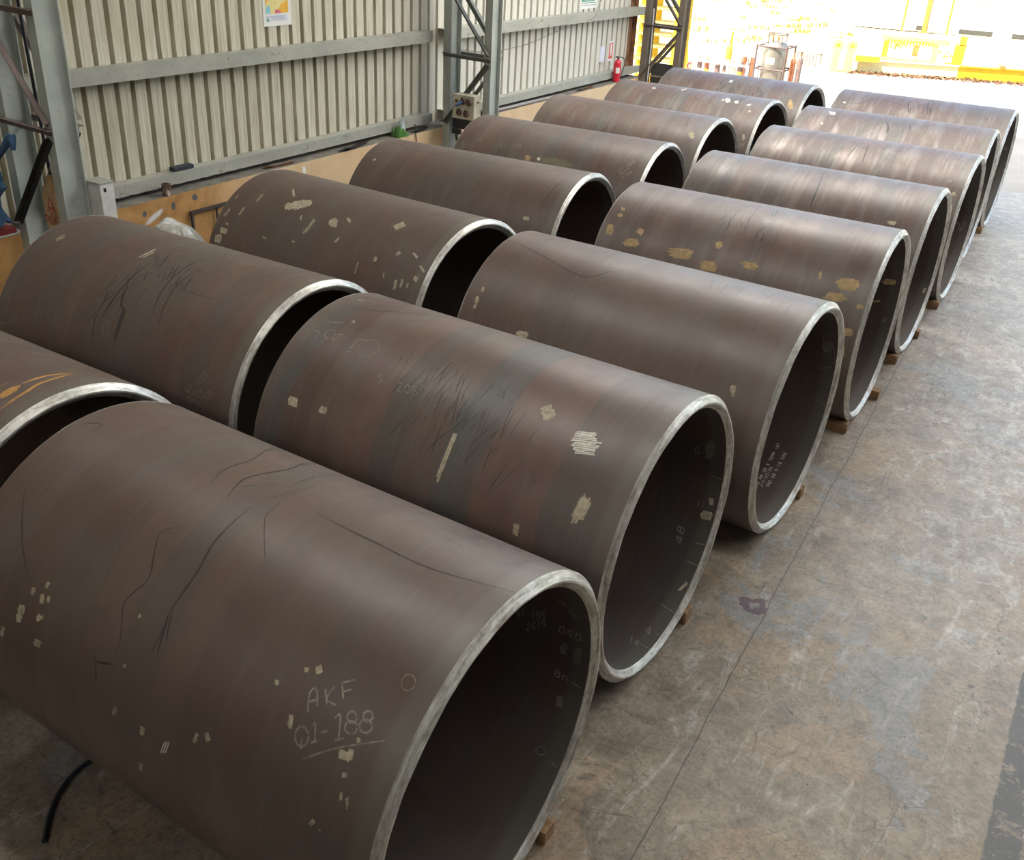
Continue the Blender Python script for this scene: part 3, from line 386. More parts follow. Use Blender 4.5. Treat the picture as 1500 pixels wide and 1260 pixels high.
F3|paint|0|18,-2499,-796,-2492,-798,-2485,-797,-2480,-798;19,-2500,-813,-2490,-811,-2479,-814,-2472,-814;15,-2492,-826,-2487,-828,-2478,-829,-2473,-826;19,-2514,-898,-2503,-897,-2496,-900,-2487,-897;18,-2518,-914,-2503,-914,-2492,-915,-2479,-915;18,-2513,-930,-2502,-930,-2491,-929,-2479,-930;14,-2505,-944,-2499,-944,-2492,-945,-2480,-945;22,-2505,-971,-2499,-971,-2491,-970,-2480,-973;18,-2504,-989,-2496,-989,-2489,-989,-2481,-991;15,-2038,-1081,-2012,-1077,-1983,-1074,-1955,-1071;19,-2051,-1096,-2017,-1092,-1979,-1086,-1941,-1081;14,-2044,-1109,-2010,-1104,-1976,-1100,-1942,-1094;15,-2032,-1119,-2003,-1116,-1977,-1113,-1949,-1108;14,-292,-1011,-278,-1011,-269,-1010,-256,-1009;18,-293,-1027,-282,-1023,-268,-1024,-257,-1021;20,-294,-1038,-278,-1036,-264,-1036,-252,-1033;20,-285,-1051,-275,-1049,-265,-1049,-254,-1047;13,-278,-1020,-274,-1021,-271,-1019,-266,-1018;18,-279,-1034,-274,-1032,-269,-1030,-263,-1030;16,-275,-1047,-270,-1043,-266,-1043,-259,-1041;15,-271,-1058,-268,-1055,-262,-1055,-257,-1055;19,-270,-1070,-264,-1068,-261,-1067,-255,-1065;15,-265,-1079,-261,-1078,-259,-1078,-254,-1078
F3|white|1|4,-283,2906,-288,2900,-289,2889,-283,2885,-263,2906,-264,2884;4,-290,2859,-289,2854,-284,2850,-278,2849,-272,2850,-267,2854,-265,2860,-267,2865,-271,2869,-277,2871,-283,2869,-288,2865,-290,2859;4,-292,2825,-291,2820,-288,2816,-284,2816,-280,2820,-279,2825,-280,2830,-283,2834,-287,2834,-290,2830,-292,2825;4,-279,2825,-279,2819,-275,2815,-271,2815,-267,2819,-266,2825,-267,2832,-270,2836,-275,2836,-278,2832,-280,2825;4,-268,2770,-293,2768,-279,2759,-294,2749,-269,2748;4,-269,2738,-294,2736,-279,2727,-294,2717,-269,2717;4,-295,2665,-293,2660,-288,2656,-282,2655,-276,2657,-271,2660,-269,2665,-271,2670,-276,2673,-282,2675,-288,2673,-293,2669,-295,2665;4,-269,2643,-295,2642,-289,2630,-279,2627,-269,2643;4,-268,2585,-293,2566;4,-294,2584,-268,2567;4,-291,2526,-292,2511,-282,2520,-278,2512,-269,2513,-267,2527;4,-291,2489,-289,2485,-286,2482,-282,2482,-279,2485,-278,2490,-279,2494,-283,2496,-287,2496,-290,2494,-291,2489;4,-279,2490,-277,2484,-273,2481,-269,2481,-266,2485,-265,2490,-266,2495,-270,2498,-274,2498,-277,2495,-278,2490;4,-264,2472,-290,2469,-274,2462,-289,2453,-263,2453;4,-263,2444,-288,2442,-273,2434,-287,2425,-262,2425;4,-259,2380,-284,2379;4,-258,2361,-283,2360,-256,2345,-282,2343;4,-255,2326,-280,2325;4,-281,2334,-280,2316;4,-256,2845,-234,2848,-231,2858,-235,2863;4,-232,2819,-257,2818;4,-255,2777,-258,2785,-252,2793,-243,2779,-235,2781,-234,2794;4,-246,2761,-248,2745;4,-256,2712,-259,2721,-247,2729,-234,2721,-239,2712,-246,2712,-246,2719;4,-258,2699,-260,2683,-250,2692,-246,2683,-237,2684,-234,2700;4,-255,2665,-260,2659,-234,2660;4,-259,2629,-258,2624,-253,2621,-247,2620,-240,2621,-236,2625,-234,2630,-236,2634,-240,2638,-247,2639,-253,2637,-258,2634,-259,2629;4,-259,2594,-251,2604,-241,2608,-234,2602,-237,2593,-245,2594,-244,2606;4,-204,2814,-207,2823,-201,2831,-192,2817,-184,2818,-183,2832;4,-183,2800,-208,2800,-183,2780,-208,2780;4,-209,2757,-207,2752,-203,2748,-196,2747,-190,2749,-186,2753,-184,2758,-185,2763,-190,2766,-196,2768,-202,2766,-207,2762,-209,2757;4,-209,2694,-208,2689,-203,2686,-197,2685,-191,2686,-186,2690,-184,2695,-186,2700,-191,2703,-197,2704,-203,2703,-208,2699,-209,2694;4,-209,2663,-208,2659,-205,2656,-201,2656,-198,2659,-197,2664,-198,2669,-201,2672,-205,2671,-208,2668,-209,2664;4,-197,2664,-196,2658,-193,2655,-188,2655,-185,2659,-184,2664,-185,2670,-188,2673,-193,2673,-196,2670,-197,2664;4,-184,2612,-209,2611,-204,2600,-193,2596,-184,2612;4,-196,2583,-196,2567;4,-202,2551,-207,2546,-182,2546;4,-206,2517,-204,2513,-199,2510,-193,2509,-187,2510,-182,2514,-181,2518,-183,2522,-188,2526,-194,2527,-200,2525,-205,2522,-206,2517;4,-203,2469,-203,2455,-194,2464,-189,2455,-181,2457,-179,2470;4,-177,2431,-202,2430,-186,2443,-185,2425;4,-200,2406,-199,2402,-195,2399,-192,2399,-189,2402,-188,2407,-189,2411,-192,2414,-196,2413,-199,2410,-200,2406;4,-188,2407,-187,2402,-183,2399,-179,2399,-176,2402,-175,2407,-176,2412,-180,2415,-184,2415,-187,2412,-188,2407
F3|chalk|1|4,-104,1290,-115,1018,-17,1001;4,-125,1459,-24,1405;4,-29,1171,-11,1376;4,-102,1785,-27,1808
F3|faint|1|17,-110,1124,-88,1114,-67,1106,-47,1096;16,-122,1152,-94,1142,-68,1128,-39,1115;17,-121,1171,-90,1160,-64,1149,-36,1135;15,-134,1196,-97,1184,-61,1167,-27,1152;18,-120,1212,-93,1201,-65,1188,-40,1178;17,-108,1228,-88,1221,-67,1210,-45,1204;14,-108,1247,-89,1241,-67,1233,-46,1224
F4|tan|0|18,-1505,-972,-1470,-967,-1433,-962,-1396,-959;16,-1520,-987,-1473,-980,-1428,-976,-1385,-969;15,-1538,-1002,-1484,-996,-1431,-989,-1378,-980;18,-1516,-1012,-1466,-1004,-1415,-998,-1366,-991;15,-1517,-1023,-1466,-1018,-1413,-1010,-1361,-1004;17,-1516,-1037,-1464,-1030,-1415,-1022,-1364,-1016;16,-1512,-1049,-1465,-1041,-1417,-1035,-1370,-1029;12,-1495,-1057,-1451,-1053,-1407,-1047,-1363,-1040;18,-1143,-889,-1103,-888,-1065,-887,-1024,-884;16,-1168,-905,-1111,-901,-1055,-900,-997,-898;19,-1135,-914,-1091,-915,-1046,-912,-1001,-909;16,-1140,-928,-1095,-928,-1053,-924,-1008,-924;14,-1126,-940,-1092,-939,-1054,-939,-1019,-938;17,-1439,-726,-1427,-730,-1412,-736,-1399,-740;18,-1454,-738,-1433,-745,-1410,-753,-1387,-761;17,-1457,-752,-1436,-760,-1414,-765,-1392,-775;20,-1451,-770,-1433,-775,-1415,-782,-1395,-788;17,-1444,-786,-1428,-793,-1416,-797,-1402,-801;13,-267,-842,-231,-838,-196,-834,-161,-829;16,-280,-855,-225,-849,-172,-844,-120,-836;16,-290,-870,-235,-863,-178,-855,-123,-851;13,-302,-881,-238,-874,-173,-867,-111,-860;16,-308,-894,-238,-886,-170,-878,-102,-872;13,-288,-904,-229,-898,-168,-890,-109,-884;15,-280,-915,-224,-910,-168,-902,-110,-896;15,-271,-925,-222,-921,-174,-915,-127,-911;15,-270,-938,-220,-933,-170,-928,-123,-921;16,-249,-949,-208,-942,-163,-938,-120,-933;14,-334,-1010,-296,-1006,-257,-1000,-217,-996;16,-336,-1021,-289,-1016,-244,-1011,-198,-1007;14,-350,-1037,-297,-1030,-245,-1024,-192,-1019;14,-349,-1048,-287,-1043,-225,-1035,-163,-1029;17,-364,-1064,-306,-1058,-249,-1051,-191,-1043;18,-317,-1071,-281,-1068,-245,-1062,-208,-1058;18,-461,-827,-457,-826,-452,-825,-446,-826;13,-466,-840,-457,-839,-449,-839,-439,-839;14,-463,-851,-455,-850,-448,-851,-440,-852;18,-457,-864,-451,-864,-445,-863,-438,-862;15,-457,-875,-450,-876,-444,-875,-437,-875;14,-454,-887,-448,-888,-444,-888,-438,-887;24,-71,-1070,-54,-1067,-34,-1066,-16,-1064;19,-68,-1084,-49,-1082,-31,-1080,-13,-1080;13,-111,-1303,-93,-1301,-74,-1299,-57,-1299;18,-124,-1316,-97,-1314,-71,-1311,-44,-1308;13,-124,-1328,-98,-1325,-73,-1322,-45,-1321;15,-116,-1337,-89,-1335,-62,-1333,-36,-1332;14,-127,-1351,-97,-1349,-69,-1345,-38,-1344;13,-109,-1362,-91,-1360,-72,-1356,-51,-1356;14,-93,-1476,-84,-1475,-76,-1476,-70,-1476;18,-93,-1489,-85,-1489,-77,-1489,-70,-1488;19,-99,-1502,-88,-1501,-77,-1502,-68,-1502;15,-96,-1515,-86,-1513,-75,-1514,-67,-1514;17,-97,-1528,-85,-1527,-76,-1526,-63,-1524;15,-96,-1540,-86,-1540,-77,-1538,-65,-1538;14,-95,-1552,-82,-1553,-72,-1552,-59,-1550;14,-94,-1567,-84,-1566,-73,-1564,-63,-1563;15,-93,-1579,-83,-1579,-76,-1577,-66,-1577;14,-91,-1591,-84,-1592,-77,-1590,-69,-1591;17,-2522,-554,-2508,-554,-2491,-552,-2478,-550;20,-2509,-576,-2497,-572,-2482,-573,-2469,-569;15,-2519,-648,-2505,-641,-2491,-634,-2481,-626;16,-2513,-666,-2496,-658,-2484,-651,-2469,-639;18,-2495,-675,-2485,-671,-2473,-663,-2461,-656;18,-2558,-794,-2540,-796,-2524,-797,-2507,-795;15,-2564,-809,-2540,-810,-2519,-810,-2498,-811;15,-2562,-823,-2536,-825,-2512,-824,-2487,-822;18,-2556,-840,-2535,-839,-2514,-838,-2491,-837;14,-2561,-852,-2536,-852,-2506,-851,-2480,-853;16,-2548,-865,-2528,-867,-2508,-867,-2489,-866;17,-2548,-881,-2526,-879,-2505,-880,-2483,-879;14,-2540,-894,-2521,-895,-2504,-895,-2485,-894;20,-2232,-763,-2219,-771,-2200,-777,-2186,-783;17,-2244,-776,-2222,-784,-2202,-792,-2179,-802;21,-2246,-788,-2224,-799,-2201,-809,-2180,-818;19,-2245,-806,-2223,-814,-2203,-822,-2184,-831;18,-2313,-912,-2277,-906,-2241,-903,-2204,-898;20,-2325,-929,-2283,-922,-2239,-917,-2193,-912;15,-2325,-942,-2278,-937,-2231,-931,-2187,-925;15,-2342,-959,-2284,-950,-2228,-944,-2171,-937;19,-2325,-969,-2279,-966,-2229,-960,-2184,-953;15,-2315,-984,-2273,-978,-2234,-973,-2192,-969;13,-1824,-901,-1773,-895,-1724,-891,-1672,-883;15,-1878,-918,-1792,-909,-1710,-902,-1626,-892;18,-1846,-930,-1774,-923,-1702,-913,-1630,-907;16,-1878,-945,-1795,-937,-1710,-929,-1630,-920;13,-1857,-956,-1788,-950,-1719,-944,-1652,-935;19,-1838,-968,-1769,-962,-1705,-954,-1640,-948;17,-1845,-983,-1776,-976,-1707,-968,-1635,-959;18,-1803,-991,-1754,-986,-1703,-980,-1653,-975
F4|tan|1|17,-158,1316,-127,1312,-92,1305,-61,1302;16,-168,1338,-129,1331,-90,1325,-49,1319;20,-180,1357,-136,1349,-92,1344,-51,1339;17,-162,1375,-129,1368,-97,1363,-63,1357;20,-238,1636,-162,1606
F4|faint|1|13,-88,1844,-82,1827,-76,1807,-72,1790;15,-77,1848,-72,1829,-66,1811,-62,1793
F4|stain|0|6,-1022,-416,-1025,-441,-1036,-460;6,-1276,-311,-1270,-346,-1276,-372;10,-1115,-20,-1092,-156,-1092,-231;6,-1300,-36,-1275,-221,-1277,-316;10,-1281,-237,-1284,-317,-1296,-369;10,-1437,-450,-1420,-514,-1419,-558;6,-1139,-538,-1134,-624,-1141,-680;10,-1140,-46,-1110,-205,-1107,-290;10,-1103,-407,-1116,-474,-1135,-520;6,-1460,-342,-1432,-464,-1427,-540;6,-1475,-440,-1478,-486,-1490,-519;10,-1151,-513,-1130,-556,-1125,-587;10,-1511,-349,-1516,-399,-1531,-434;6,-1473,-172,-1435,-277,-1423,-341;10,-1076,-500,-1075,-593,-1085,-654;6,-1455,-147,-1415,-234,-1400,-288;6,-1338,-393,-1309,-454,-1300,-494;10,-1429,-267,-1429,-356,-1440,-412;6,-1072,-560,-1064,-600,-1069,-629;6,-1364,-305,-1361,-352,-1369,-385;6,-1578,-160,-1536,-258,-1520,-318;10,-1279,-449,-1267,-493,-1269,-525;6,-1248,-437,-1247,-537,-1259,-600;10,-1281,-342,-1268,-422,-1270,-475
F5|stain|0|22,-1221,-196,-1187,-432,-1174,-624,-1162,-810;10,-1249,213,-1217,-275;8,-1371,-109,-1368,-375;6,-1531,-130,-1375,52,-1177,-140;4,-1283,-337,-1258,-352,-1233,-365;4,-1705,-292,-1706,-337,-1711,-368;3,-1934,-206,-1937,-326,-1955,-406;4,-1813,-257,-1737,-257,-1665,-243;6,-1506,-63,-1495,-179,-1501,-237;6,-2232,-215,-2247,-338,-2270,-440;4,-1111,-267,-1066,-277,-1017,-304;4,-1037,-82,-1035,-228,-1047,-316;4,-1928,-116,-1925,-177,-1925,-229;6,-2129,-188,-2116,-294,-2111,-378;4,-2349,-90,-2285,-136,-2233,-147;3,-2350,-187,-2334,-268,-2310,-366;3,-1958,-250,-1944,-366,-1944,-443;6,-1284,-132,-1255,-141,-1217,-181;3,-1042,-217,-970,-232,-899,-249;3,-2079,-84,-2039,-112,-2016,-91;6,-1214,-226,-1217,-302,-1229,-343;4,-1870,-87,-1869,-166,-1874,-223;6,-1733,-33,-1718,-236,-1727,-361;4,-2227,-103,-2201,-72,-2158,-86
F5|paint|0|16,-349,-781,-325,-780,-303,-779,-280,-773;18,-359,-798,-329,-795,-301,-791,-272,-790;21,-336,-812,-318,-810,-300,-808,-281,-805
F5|paint|1|18,-43,2134,-41,2110,-39,2086,-38,2065;14,-33,2138,-29,2115,-28,2091,-27,2067
F5|faint|1|14,-99,1002,-92,1001,-85,1000,-78,996;13,-97,1023,-88,1021,-81,1014,-73,1013;19,-94,1039,-87,1038,-81,1035,-73,1031;15,-91,1059,-86,1057,-81,1054,-75,1052
F6|stain|0|14,-1392,-271,-1406,-451,-1420,-592;20,-1277,-188,-1250,-381,-1220,-648;6,-2050,-281,-2304,-180,-2463,-78;14,-725,-244,-673,-234;6,-1260,-249,-1426,-312,-1470,-469;3,-2129,-406,-2063,-402,-1996,-402;4,-2206,-229,-2156,-265,-2118,-268;4,-616,-151,-589,-167,-560,-193;6,-1001,-370,-935,-410,-866,-461;3,-271,-248,-187,-284,-107,-311;6,-977,-328,-902,-300,-825,-282;4,-962,-362,-984,-480,-1004,-598;6,-2131,-146,-2043,-119,-1960,-74;6,-1493,-240,-1443,-246,-1389,-268;6,-2146,-262,-2063,-272,-1975,-299;4,-820,-128,-810,-219,-799,-309;3,-2022,-362,-2048,-482,-2087,-564;6,-2315,-290,-2316,-366,-2326,-413;6,-1362,-307,-1311,-331,-1252,-377;3,-2305,-308,-2282,-485,-2277,-607;4,-1181,-234,-1120,-258,-1051,-316;3,-253,-346,-257,-491,-262,-620;4,-1153,-328,-1146,-491,-1152,-604;3,-1345,-331,-1312,-353,-1283,-359;4,-1929,-226,-1879,-186,-1818,-184;3,-1452,-177,-1459,-358,-1478,-488;4,-1701,-192,-1622,-268,-1549,-330
F6|chalk|0|6,-221,-741,-218,-726,-211,-780;6,-186,-712,-194,-705,-198,-723,-190,-730,-186,-714,-183,-754;6,-164,-677,-170,-703,-172,-725,-163,-736,-158,-722,-161,-706,-171,-719
F6|paint|0|18,-108,-887,-97,-878,-87,-870,-74,-862;17,-100,-902,-89,-894,-79,-886,-66,-879;18,-92,-914,-82,-907,-70,-901,-61,-894
F6|tan|0|18,-74,-1055,-68,-1053,-62,-1053,-57,-1054;18,-70,-1066,-65,-1066,-59,-1066,-52,-1066;16,-71,-1078,-66,-1079,-56,-1078,-50,-1077;16,-72,-1094,-64,-1090,-53,-1089,-43,-1091;15,-65,-1104,-58,-1104,-52,-1102,-44,-1102;18,-67,-1118,-58,-1118,-49,-1116,-42,-1115;14,-60,-1130,-54,-1128,-48,-1129,-42,-1129
F6|faint|1|9,-163,1744,-158,1734,-154,1723,-147,1714;8,-158,1747,-155,1738,-149,1730,-144,1719;6,-121,1848,-124,1807,-127,1763,-129,1720;8,-117,1833,-118,1796,-121,1760,-124,1722;7,-102,1841,-98,1823,-97,1802,-95,1783;8,-95,1839,-95,1821,-94,1802,-91,1786;7,-83,1846,-86,1797,-90,1753,-93,1708;6,-78,1834,-82,1799,-84,1765,-87,1728;7,-90,1730,-87,1709,-86,1686,-85,1664;8,-85,1728,-82,1711,-81,1691,-80,1674;7,-59,1786,-60,1756,-60,1727,-57,1699;9,-54,1782,-55,1753,-54,1725,-53,1696
F7|stain|0|8,-1403,-246,-1502,-454,-1599,-649;30,-1407,-283,-1335,-459,-1325,-589;12,-1094,-273,-1032,-476;8,-2477,-274,-2400,-435;6,-850,-172,-847,-403,-861,-544;4,-1089,-227,-984,-301,-883,-359;6,-2107,-385,-2071,-396,-2024,-442;6,-2069,-355,-2066,-413,-2059,-481;4,-1728,-300,-1654,-371,-1586,-417;4,-1109,-342,-1143,-479,-1174,-619;3,-327,-52,-326,-302,-337,-447;6,-1353,-285,-1276,-339,-1197,-401;4,-1100,-244,-1052,-275,-1016,-260;4,-1608,-229,-1555,-188,-1491,-192;6,-2286,-373,-2237,-359,-2183,-360;4,-2164,-300,-2139,-512,-2133,-655;3,-2197,-296,-2234,-424,-2273,-545;4,-960,-364,-997,-476,-1031,-597;3,-897,-235,-806,-223,-718,-199;3,-1612,-252,-1523,-260,-1430,-283;3,-2194,-164,-2095,-235,-1994,-313;6,-547,-331,-572,-465,-598,-584
F7|white|0|23,-2245,-203,-2212,-202,-2181,-197,-2149,-198;25,-2230,-247,-2200,-247,-2168,-242,-2138,-240;22,-2205,-289,-2181,-284,-2156,-286,-2133,-280;16,-2256,-557,-2244,-558,-2235,-558,-2226,-554;17,-2248,-574,-2238,-577,-2228,-577,-2221,-575
F8|stain|0|10,-2479,-546,-2195,-508,-2030,-269,-1772,-370,-1563,-407;12,-1509,-289,-1437,-111,-1226,-45,-1157,-243;12,-1450,-437,-1403,-627;12,-1392,-231,-1333,-481;12,-1466,-484,-1437,-617;12,-1332,-303,-1321,-489;12,-1185,-332,-1134,-582;12,-1148,-396,-1127,-598;12,-1524,-280,-1455,-574;12,-1406,-398,-1384,-593;12,-1259,-391,-1229,-599;12,-1210,-330,-1160,-609;12,-1236,-190,-1210,-459;12,-1281,-262,-1281,-426;12,-1261,-79,-1207,-477;12,-1534,-275,-1467,-538
F8|white|0|16,-2478,-537,-2463,-540,-2451,-535,-2436,-536;18,-2472,-558,-2458,-558,-2445,-557,-2436,-556
F8|faint|1|20,-89,1329,-76,1326,-63,1323,-48,1321;21,-93,1349,-79,1344,-63,1341,-48,1341;23,-80,1363,-69,1364,-57,1359,-45,1359
B1|orange|0|50,-247,-209,-253,-130,-247,-70;30,-230,-222,-223,-171,-226,-104;22,-259,-48,-256,38,-250,117,-235,181,-230,274;20,-144,-288,-148,-191,-161,-88,-184,12,-185,96,-208,266;15,-339,-140,-339,-85;20,-154,-93,-179,-19,-186,50
B2|paint|0|18,-2426,-385,-2418,-357,-2410,-331,-2402,-302;19,-2406,-400,-2397,-376,-2386,-356,-2380,-329;20,-1509,-308,-1496,-259,-1488,-208,-1481,-153;16,-1477,-301,-1466,-270,-1460,-234,-1451,-196
B2|stain|0|13,-1002,-58,-1032,-246,-1035,-443,-1012,-626,-968,-778;11,-895,-161,-938,-429,-907,-696,-853,-882;20,-1360,-333,-1378,-477,-1388,-598,-1408,-776,-1426,-936;20,-1383,-559,-1309,-780,-1235,-838,-1218,-1012;7,-1036,198,-912,28,-953,-81;12,-1467,-693,-1494,-955,-1455,-1148;5,-912,-502,-630,-503,-472,-486;6,-2197,-258,-1981,-190,-1716,-230;8,-1828,80,-1808,251;35,-1259,-829,-1232,-943,-1227,-1086;9,-1427,-499,-1438,-589,-1454,-680;9,-1107,-264,-1062,-374,-1026,-480;9,-1417,-773,-1426,-872,-1442,-974;6,-863,-353,-877,-446,-896,-538;9,-1188,-390,-1171,-431,-1151,-476;9,-906,-318,-866,-435,-836,-547;9,-995,-246,-986,-288,-972,-335;6,-1500,-886,-1532,-951,-1565,-1022;4,-1332,-592,-1337,-638,-1341,-689;6,-1268,-195,-1260,-297,-1259,-396;4,-1000,-282,-985,-344,-969,-408;9,-1146,-267,-1102,-364,-1063,-458;4,-1405,-659,-1426,-717,-1446,-779;6,-990,-369,-973,-426,-955,-487;9,-1507,-899,-1512,-938,-1517,-982;9,-1309,-410,-1283,-465,-1255,-524;6,-1247,-408,-1256,-470,-1264,-536;4,-1059,-279,-1019,-355,-982,-431;9,-1500,-725,-1495,-757,-1488,-794;9,-965,-385,-972,-462,-980,-540;6,-1043,-208,-1034,-277,-1025,-348;4,-1341,-460,-1336,-497,-1328,-540;4,-1353,-497,-1325,-598,-1303,-699;6,-1369,-775,-1375,-841,-1383,-911;4,-1228,-92,-1194,-157,-1159,-225;6,-1487,-722,-1487,-795,-1490,-872;6,-1479,-578,-1493,-622,-1505,-671;9,-1089,-286,-1087,-341,-1082,-401;4,-1425,-489,-1407,-540,-1388,-596;9,-1436,-740,-1477,-803,-1519,-871;4,-1508,-651,-1546,-726,-1587,-806;9,-1085,-305,-1089,-406,-1100,-504;4,-1600,-618,-1628,-693,-1658,-770;4,-1332,-153,-1261,-287,-1208,-409;6,-1405,-197,-1385,-242,-1359,-293;4,-1114,-243,-1074,-334,-1039,-423;9,-909,-424,-934,-502,-961,-582;9,-1539,-531,-1528,-628,-1524,-726;6,-1476,-360,-1471,-399,-1461,-443;9,-1376,-214,-1335,-282,-1294,-353;9,-1339,-92,-1278,-241,-1241,-372;4,-1308,-450,-1320,-525,-1334,-602;4,-1321,-176,-1290,-300,-1272,-415;6,-1176,-566,-1176,-627,-1176,-692;4,-1140,-372,-1128,-412,-1112,-457;4,-1164,-225,-1124,-315,-1089,-402;4,-852,-428,-859,-496,-866,-566;6,-1345,-668,-1357,-739,-1371,-815;9,-976,-411,-955,-459,-931,-512;6,-1424,-375,-1406,-441,-1389,-509
B2|chalk|0|5,-431,-1226,-424,-1223,-416,-1226,-407,-1233,-402,-1246,-401,-1255,-404,-1262,-411,-1266,-420,-1263,-428,-1257,-433,-1244,-435,-1235,-431,-1226;5,-413,-1251,-388,-1260;5,-399,-1209,-400,-1196,-370,-1233;5,-363,-1191,-349,-1171;5,-345,-1147,-347,-1136,-338,-1124,-326,-1132,-319,-1179,-302,-1158;5,-315,-1099,-308,-1096,-298,-1100,-290,-1107,-282,-1117,-279,-1130,-282,-1136,-287,-1139,-297,-1136,-306,-1128,-313,-1116,-316,-1106,-314,-1098;5,-282,-1059,-295,-1073,-279,-1093,-270,-1079,-256,-1087,-254,-1105,-265,-1112;5,-397,-1298,-390,-1296,-381,-1298,-373,-1309,-368,-1319,-366,-1330,-370,-1340,-378,-1344,-387,-1339,-395,-1329,-400,-1317,-402,-1308,-398,-1300;5,-367,-1283,-367,-1271,-356,-1259,-345,-1265,-345,-1317,-323,-1296;5,-313,-1228,-327,-1232,-325,-1257,-306,-1273,-291,-1259;5,-274,-1247,-302,-1212;5,-303,-1214,-284,-1189;5,-288,-1228,-275,-1209;5,-296,-1297,-310,-1315,-300,-1333,-289,-1317,-275,-1327,-277,-1347,-290,-1354;5,-282,-1280,-265,-1259,-250,-1313;5,-239,-1225,-252,-1242,-241,-1262,-230,-1246,-217,-1255,-217,-1274,-228,-1282;5,-219,-1201,-213,-1199,-204,-1202,-196,-1208,-190,-1219,-187,-1230,-189,-1240,-195,-1241,-204,-1239,-213,-1231,-220,-1218,-222,-1208,-219,-1200;4,-1323,-1011,-1319,-1036,-1320,-1058,-1327,-1072,-1339,-1075,-1351,-1067,-1364,-1050,-1374,-1026,-1380,-1001,-1381,-978,-1377,-962,-1367,-957,-1353,-962,-1339,-978,-1327,-1000;4,-2548,-1288,-2543,-1274,-2531,-1268,-2526,-1279,-2548,-1328,-2525,-1314;4,-2506,-1265,-2500,-1254,-2499,-1300;4,-2472,-1262,-2454,-1250;4,-2439,-1229,-2435,-1217,-2424,-1212,-2418,-1222,-2436,-1268,-2415,-1256;4,-2394,-1196,-2389,-1198,-2384,-1202,-2381,-1214,-2382,-1226,-2383,-1238,-2390,-1245,-2396,-1244,-2399,-1235,-2403,-1225,-2402,-1214,-2399,-1204,-2394,-1197;4,-2370,-1187,-2352,-1174,-2360,-1199,-2348,-1200,-2348,-1217,-2364,-1230;2,-1741,-1025,-1763,-1071,-1799,-1107,-1841,-1126,-1880,-1124,-1910,-1101,-1925,-1062,-1924,-1014,-1909,-966,-1881,-927,-1845,-905,-1805,-903,-1769,-922,-1744,-958,-1738,-1004
